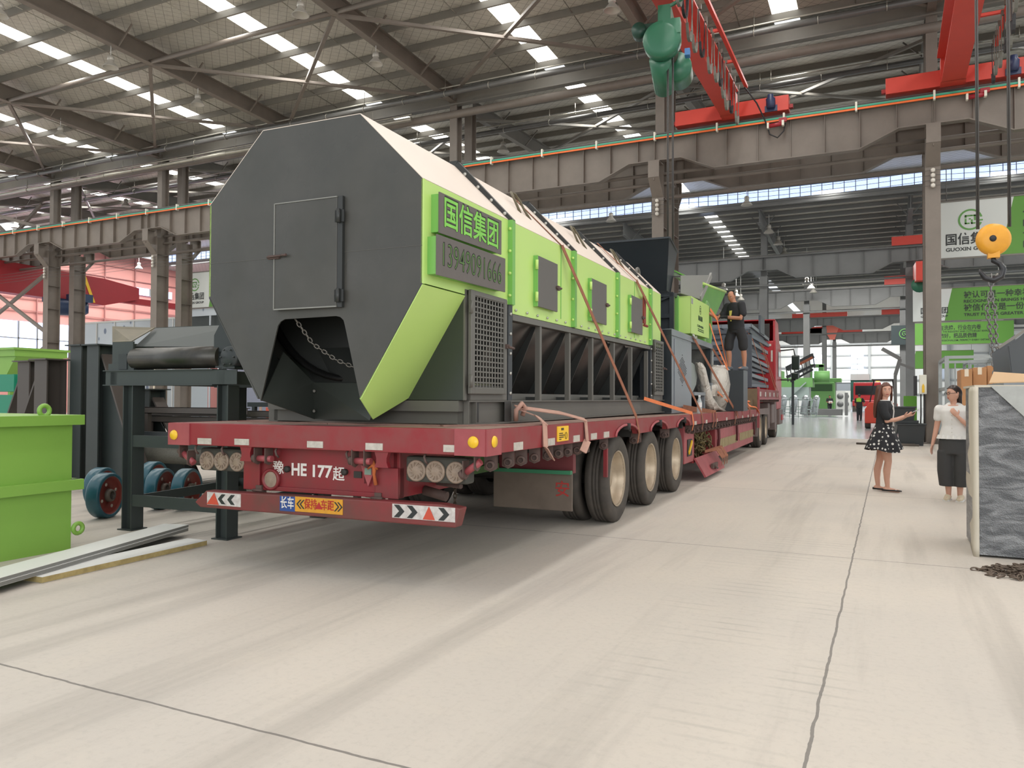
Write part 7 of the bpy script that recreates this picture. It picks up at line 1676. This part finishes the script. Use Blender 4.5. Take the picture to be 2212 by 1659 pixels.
# --- woman in white with glasses -----------------------------------------
def woman_white():
    M = Matrix.Translation((.80, 12.16, 0)) @ Matrix.Rotation(math.radians(180 - 12), 4, 'Z') @ Matrix.Scale(.965, 4)
    P = thing('person', 'woman in a white puff-sleeve blouse, dark wide trousers and black glasses beside the wrapped crate', 'person', (0, 0, 0), fr=M)
    HM = Matrix.Translation((0, .02, 1.515)) @ Matrix.Rotation(math.radians(-48), 4, 'Z') @ Matrix.Rotation(math.radians(-4), 4, 'X')
    b = B()
    torso(b, [(0, 0, .80, .13, .10), (0, 0, .88, .165, .115), (0, 0, .96, .145, .10), (0, .0, 1.05, .12, .085), (0, .01, 1.16, .14, .10), (0, .01, 1.26, .16, .10), (0, 0, 1.32, .155, .085), (0, 0, 1.36, .08, .06)])
    limb(b, [(0, 0, 1.33), (0, .01, 1.43)], [.045, .043]); headshape(b, HM)
    for sx in (1, -1):
        limb(b, [(sx * .085, 0, .84), (sx * .08, .01, .46), (sx * .075, 0, .3), (sx * .07, 0, .08)], [.08, .05, .05, .033])
        limb(b, [(sx * .07, -.03, .05), (sx * .08, .12, .03)], [.034, .025])
    # her right arm (seen left) hangs, slightly away from the body
    limb(b, [(.155, 0, 1.30), (.20, -.02, 1.15), (.225, -.03, 1.02), (.25, -.01, .88), (.27, .01, .78)], [.045, .04, .036, .03, .023]); hand(b, (.27, .01, .78), (.15, .1, -1), (-1, .2, 0), .95, .4, 1)
    limb(b, [(-.155, 0, 1.30), (-.20, .02, 1.17), (-.20, .06, 1.05), (-.13, .15, 1.13), (-.07, .18, 1.20)], [.045, .04, .035, .03, .023]); hand(b, (-.07, .18, 1.20), (.6, .1, .8), (.1, -1, .2), .95, .9, -1)
    remesh('body', b, skin_f, P, M, .0075, 2)
    facebits({'p': P}, M @ HM, 1.0, lipm, (40, 32, 30), True)
    b = B(); hair_cap(b, HM, 1.0, 1.15, 0, .085)
    def TT(p): return HM @ Vector(p)
    b.loft([[TT((w * math.cos(a), yy + th * math.sin(a), z)) for a in [2 * PI * k / 14 for k in range(14)]] for z, w, yy, th in ((.03, .075, -.04, .065), (-.03, .07, -.06, .05), (-.08, .05, -.075, .035), (-.16, .035, -.085, .025), (-.26, .02, -.09, .018))])
    remesh('hair', b, mat('dark_brown_hair', (44, 34, 32), .4, noise=.4, scale=30, c2=(64, 50, 46), stretch=(1, 1, .1)), P, M, .009, 2)
    b = B()
    torso(b, [(0, 0, .90, .195, .145), (0, 0, .96, .178, .132), (0, .0, 1.06, .152, .118), (0, .01, 1.18, .162, .122), (0, .01, 1.27, .172, .116), (0, 0, 1.325, .15, .09), (0, -.02, 1.36, .11, .07), (0, -.035, 1.39, .08, .05)])
    for sx, ex in ((1, .205), (-1, -.205)): ball(b, (sx * .178, 0, 1.28), .082, 8, (.9, .95, 1.0)); limb(b, [(sx * .18, 0, 1.28), (ex, -.01, 1.17)], [.07, .058])
    remesh('blouse', b, white_c, P, M, .012, 2)
    b = B(); rows = [[((.19 + d + .014 * math.sin(16 * a)) * math.cos(a), (.142 + d + .014 * math.sin(16 * a)) * math.sin(a), z) for a in [2 * PI * k / 96 for k in range(96)]] for z, d in ((.93, 0), (.90, .012), (.875, .02))]; b.loft(rows, caps=False); build('ruffle_hem', b, white_c, P, M)
    b = B()
    for k in range(6): ball(b, (.005, .134 - .001 * k, .97 + k * .06), .007, 5)
    build('button', b, mat('pearl_button', (206, 200, 188), .3), P, M)
    b = B(); torso(b, [(0, 0, .66, .20, .14), (0, 0, .82, .195, .14), (0, 0, .93, .175, .13)])
    for sx in (1, -1): torso(b, [(sx * .092, 0, .20, .098, .09), (sx * .1, 0, .42, .115, .115), (sx * .098, 0, .7, .115, .125)], 18)
    remesh('trousers', b, mat('charcoal_trousers', (62, 62, 62), .75, bump=.4, bscale=6), P, M, .013, 2)
    for sx in (1, -1):
        b = B(); rows = [[(sx * .08 + w * math.cos(a), y, z0 + z * (1 + math.sin(a)) / 2) for a in [2 * PI * k / 12 for k in range(12)]] for y, w, z0, z in ((-.07, .025, .01, .08), (-.04, .038, .0, .10), (.0, .04, .0, .10), (.07, .042, .0, .07), (.13, .04, .0, .05), (.165, .02, .01, .03))]
        b.loft(rows); build('sneaker', b, mat('cream_canvas', (206, 192, 166), .8), P, M)
        b = B(); b.box(sx * .08 - .042, sx * .08 + .042, -.06, .16, 0, .02); build('sole', b, white_c, P, M)
woman_white()

# --- man on the trailer ----------------------------------------------------
def man_trailer():
    c = CAMP + (fw + RV * ((1589 - 1106) / 1665) + UV * ((829.5 - 800) / 1665)) * 16.6
    M = Matrix.Translation((c.x, c.y, 1.99)) @ Matrix.Rotation(math.radians(180 - 32), 4, 'Z')
    P = thing('person', 'balding man in black t-shirt and shorts pulling an orange strap on the trailer', 'person', (0, 0, 0), fr=M)
    HM = Matrix.Translation((.03, .09, 1.585)) @ Matrix.Rotation(math.radians(12), 4, 'Z') @ Matrix.Rotation(math.radians(-22), 4, 'X')
    b = B()
    torso(b, [(0, -.02, .82, .14, .11), (0, -.02, .9, .17, .125), (0, -.01, 1.0, .165, .13), (0, .0, 1.12, .165, .13), (0, .01, 1.25, .185, .125), (0, .02, 1.36, .19, .11), (0, .03, 1.43, .15, .085), (0, .04, 1.47, .075, .06)])
    limb(b, [(0, .04, 1.42), (.01, .07, 1.52)], [.058, .056]); headshape(b, HM, 1.04)
    for sx, fx, fy in ((1, .11, .10), (-1, -.17, -.05)):
        limb(b, [(sx * .095, -.02, .88), (fx * 1.0, fy * .7, .66), (fx, fy, .48), (fx, fy - .02, .34), (fx, fy - .03, .22), (fx, fy - .03, .08)], [.095, .075, .057, .06, .048, .036])
        limb(b, [(fx, fy - .06, .05), (fx, fy + .12, .035)], [.04, .034])
    limb(b, [(.19, .03, 1.40), (.27, .12, 1.24), (.31, .2, 1.14), (.38, .34, 1.22), (.43, .43, 1.27)], [.058, .05, .043, .037, .028]); hand(b, (.43, .43, 1.27), (.5, .7, .3), (0, -.3, -1), 1.1, 1.1, 1)
    limb(b, [(-.19, .03, 1.40), (-.25, .06, 1.22), (-.24, .12, 1.10), (-.08, .24, 1.12), (.02, .28, 1.14)], [.058, .052, .045, .04, .03])
    remesh('body', b, skin_m, P, M, .009, 2)
    facebits({'p': P}, M @ HM, 1.04, lipd, (44, 38, 36))
    b = B(); hand(b, (.02, .28, 1.14), (.8, .5, .1), (.3, -.5, -1), 1.15, 1.3, -1); limb(b, [(-.02, .27, 1.13), (.04, .29, 1.14)], [.035, .034]); remesh('glove', b, mat('black_glove', (30, 30, 30), .8), P, M, .008, 1)
    b = B()
    def T(p): return HM @ (Vector(p) * 1.04)
    rows = []
    for z, k0, gx, gy in ((-.03, 1, .078, .10), (.0, 1, .08, .102), (.03, 1, .08, .102), (.06, 1, .074, .096), (.085, .8, .062, .085)):
        rows.append([T((gx * math.cos(a), gy * math.sin(a), z)) for a in [PI * .98 + PI * 1.04 * k / 14 for k in range(15)]])
    b.loft(rows, closed=False, caps=False); b.v = [tuple(v) for v in b.v]; build('hair', b, mat('short_dark_hair', (46, 42, 40), .7), P, M)
    b = B(); torso(b, [(0, -.02, .86, .185, .15), (0, -.02, .95, .19, .155), (0, .0, 1.1, .19, .155), (0, .01, 1.25, .205, .145), (0, .02, 1.36, .205, .125), (0, .03, 1.43, .165, .1), (0, .035, 1.465, .09, .075)])
    for sx in (1, -1): limb(b, [(sx * .19, .03, 1.40), (sx * .245, (.08 if sx > 0 else .05), 1.26), (sx * .26, (.12 if sx > 0 else .06), 1.2)], [.085, .078, .076])
    remesh('t_shirt', b, black_c, P, M, .014, 2)
    b = B(); b.plate([(-.04, .157, 1.28), (.03, .157, 1.28), (.025, .16, 1.18), (0, .16, 1.14), (-.03, .16, 1.19)], .008); b.box(-.03, .0, .155, .165, 1.05, 1.08); build('yellow_print', b, mat('yellow_print', (226, 214, 110), .6), P, M)
    b = B(); torso(b, [(0, -.02, .80, .18, .14), (0, -.02, .92, .18, .14)])
    for sx, fx, fy in ((1, .11, .10), (-1, -.17, -.05)): limb(b, [(sx * .095, -.02, .88), (fx, fy * .7, .66), (fx, fy * .9, .5)], [.11, .105, .1], 16)
    remesh('shorts', b, mat('black_shorts', (40, 40, 42), .85), P, M, .014, 2)
    for fx, fy in ((.11, .10), (-.17, -.05)):
        b = B(); rows = [[(fx + w * math.cos(a), fy - .03 + y, z0 + z * (1 + math.sin(a)) / 2) for a in [2 * PI * k / 12 for k in range(12)]] for y, w, z0, z in ((-.09, .03, .01, .07), (-.04, .045, .0, .10), (.04, .048, .0, .09), (.13, .05, .0, .06), (.19, .03, .01, .03))]; b.loft(rows); build('shoe', b, mat('grey_trainer', (92, 98, 104), .7), P, M)
    q = TM.inverted() @ Vector((c.x, c.y, 1.99))
    b = B(); b.box(q.x - .3, q.x + .4, q.y - .2, q.y + .5, 1.12, 1.985)
    print('Q', q); build('step_block', b, slk, CR, TM)
man_trailer()

# --- far workers -----------------------------------------------------------
def worker(px, dist, yaw, lab, vest=False, walk=.0, folder=False, hip=False):
    c = CAMP + (fw + RV * ((px - 1106) / 1665)) * dist
    M = Matrix.Translation((c.x, c.y, 0)) @ Matrix.Rotation(yaw, 4, 'Z'); P = thing('person', lab, 'person', (0, 0, 0), fr=M)
    HM = Matrix.Translation((0, .02, 1.59)); b = B()
    torso(b, [(0, 0, .85, .16, .12), (0, 0, 1.0, .16, .12), (0, 0, 1.2, .18, .12), (0, 0, 1.38, .19, .11), (0, 0, 1.46, .08, .06)]); limb(b, [(0, 0, 1.42), (0, .01, 1.52)], [.055, .053]); headshape(b, HM)
    legs = ((1, walk), (-1, -walk))
    for sx, w in legs: limb(b, [(sx * .09, 0, .88), (sx * .09, w * .6 + .02, .48), (sx * .09, w, .08)], [.09, .06, .04]); limb(b, [(sx * .09, w - .04, .05), (sx * .09, w + .12, .035)], [.038, .032])
    if folder: a = [[(.19, 0, 1.4), (.25, .03, 1.14), (.1, .24, 1.1)], [(-.19, 0, 1.4), (-.25, .03, 1.14), (-.1, .24, 1.1)]]
    elif hip: a = [[(.19, 0, 1.4), (.33, -.05, 1.17), (.2, .05, 1.0)], [(-.19, 0, 1.4), (-.25, 0, 1.14), (-.24, .06, .9)]]
    else: a = [[(.19, 0, 1.4), (.25, .0, 1.14), (.24, .08, .9)], [(-.19, 0, 1.4), (-.25, .0, 1.14), (-.24, .08, .9)]]
    for k, A in enumerate(a):
        limb(b, A, [.055, .045, .032]); d = Vector(A[2]) - Vector(A[1]); hand(b, A[2], d, (-1 if A[2][0] > 0 else 1, 0, 0), 1.1, .6)
    remesh('body', b, skin_m, P, M, .014, 1)
    facebits({'p': P}, M @ HM, 1.0, lipd)
    b = B(); hair_cap(b, HM, 1.0, 1.05, 0, .08); build('hair', b, mat('short_dark_hair', (46, 42, 40), .7), P, M)
    b = B(); torso(b, [(0, 0, .86, .18, .14), (0, 0, 1.0, .18, .14), (0, 0, 1.2, .195, .14), (0, 0, 1.38, .2, .125), (0, 0, 1.46, .09, .07)])
    for A in a: limb(b, [A[0], Vector(A[0]).lerp(Vector(A[1]), .8)], [.075, .066])
    remesh('shirt', b, black_c, P, M, .018, 1)
    b = B(); torso(b, [(0, 0, .8, .17, .13), (0, 0, .92, .17, .13)])
    for sx, w in legs: limb(b, [(sx * .09, 0, .88), (sx * .09, w * .6 + .02, .48), (sx * .09, w, .12)], [.105, .085, .07])
    remesh('trousers', b, black_c, P, M, .018, 1)
    b = B()
    for sx, w in legs: b.box(sx * .09 - .05, sx * .09 + .05, w - .09, w + .17, 0, .08)
    build('shoes', b, cab_k, P, M)
    if vest:
        b = B(); b.box(-.15, .15, -.152, -.13, 1.22, 1.44); b.box(-.06, .06, -.155, -.13, 1.44, 1.47); build('lime_panel', b, mat('lime_vest', (150, 196, 60), .7), P, M)
    if folder:
        b = B(); b.box(-.15, .15, .24, .28, 1.02, 1.24); tag(build('folder', b, mat('pale_folder', (190, 188, 184), .7), None, M), 'pale papers carried by the far walking man', 'folder')
worker(1792, 66, math.radians(200), 'distant man in dark clothes walking towards the camera with papers', walk=.14, folder=True)
worker(1856, 50, math.radians(-10), 'distant worker in black with a lime back panel standing in the aisle', vest=True, hip=True)
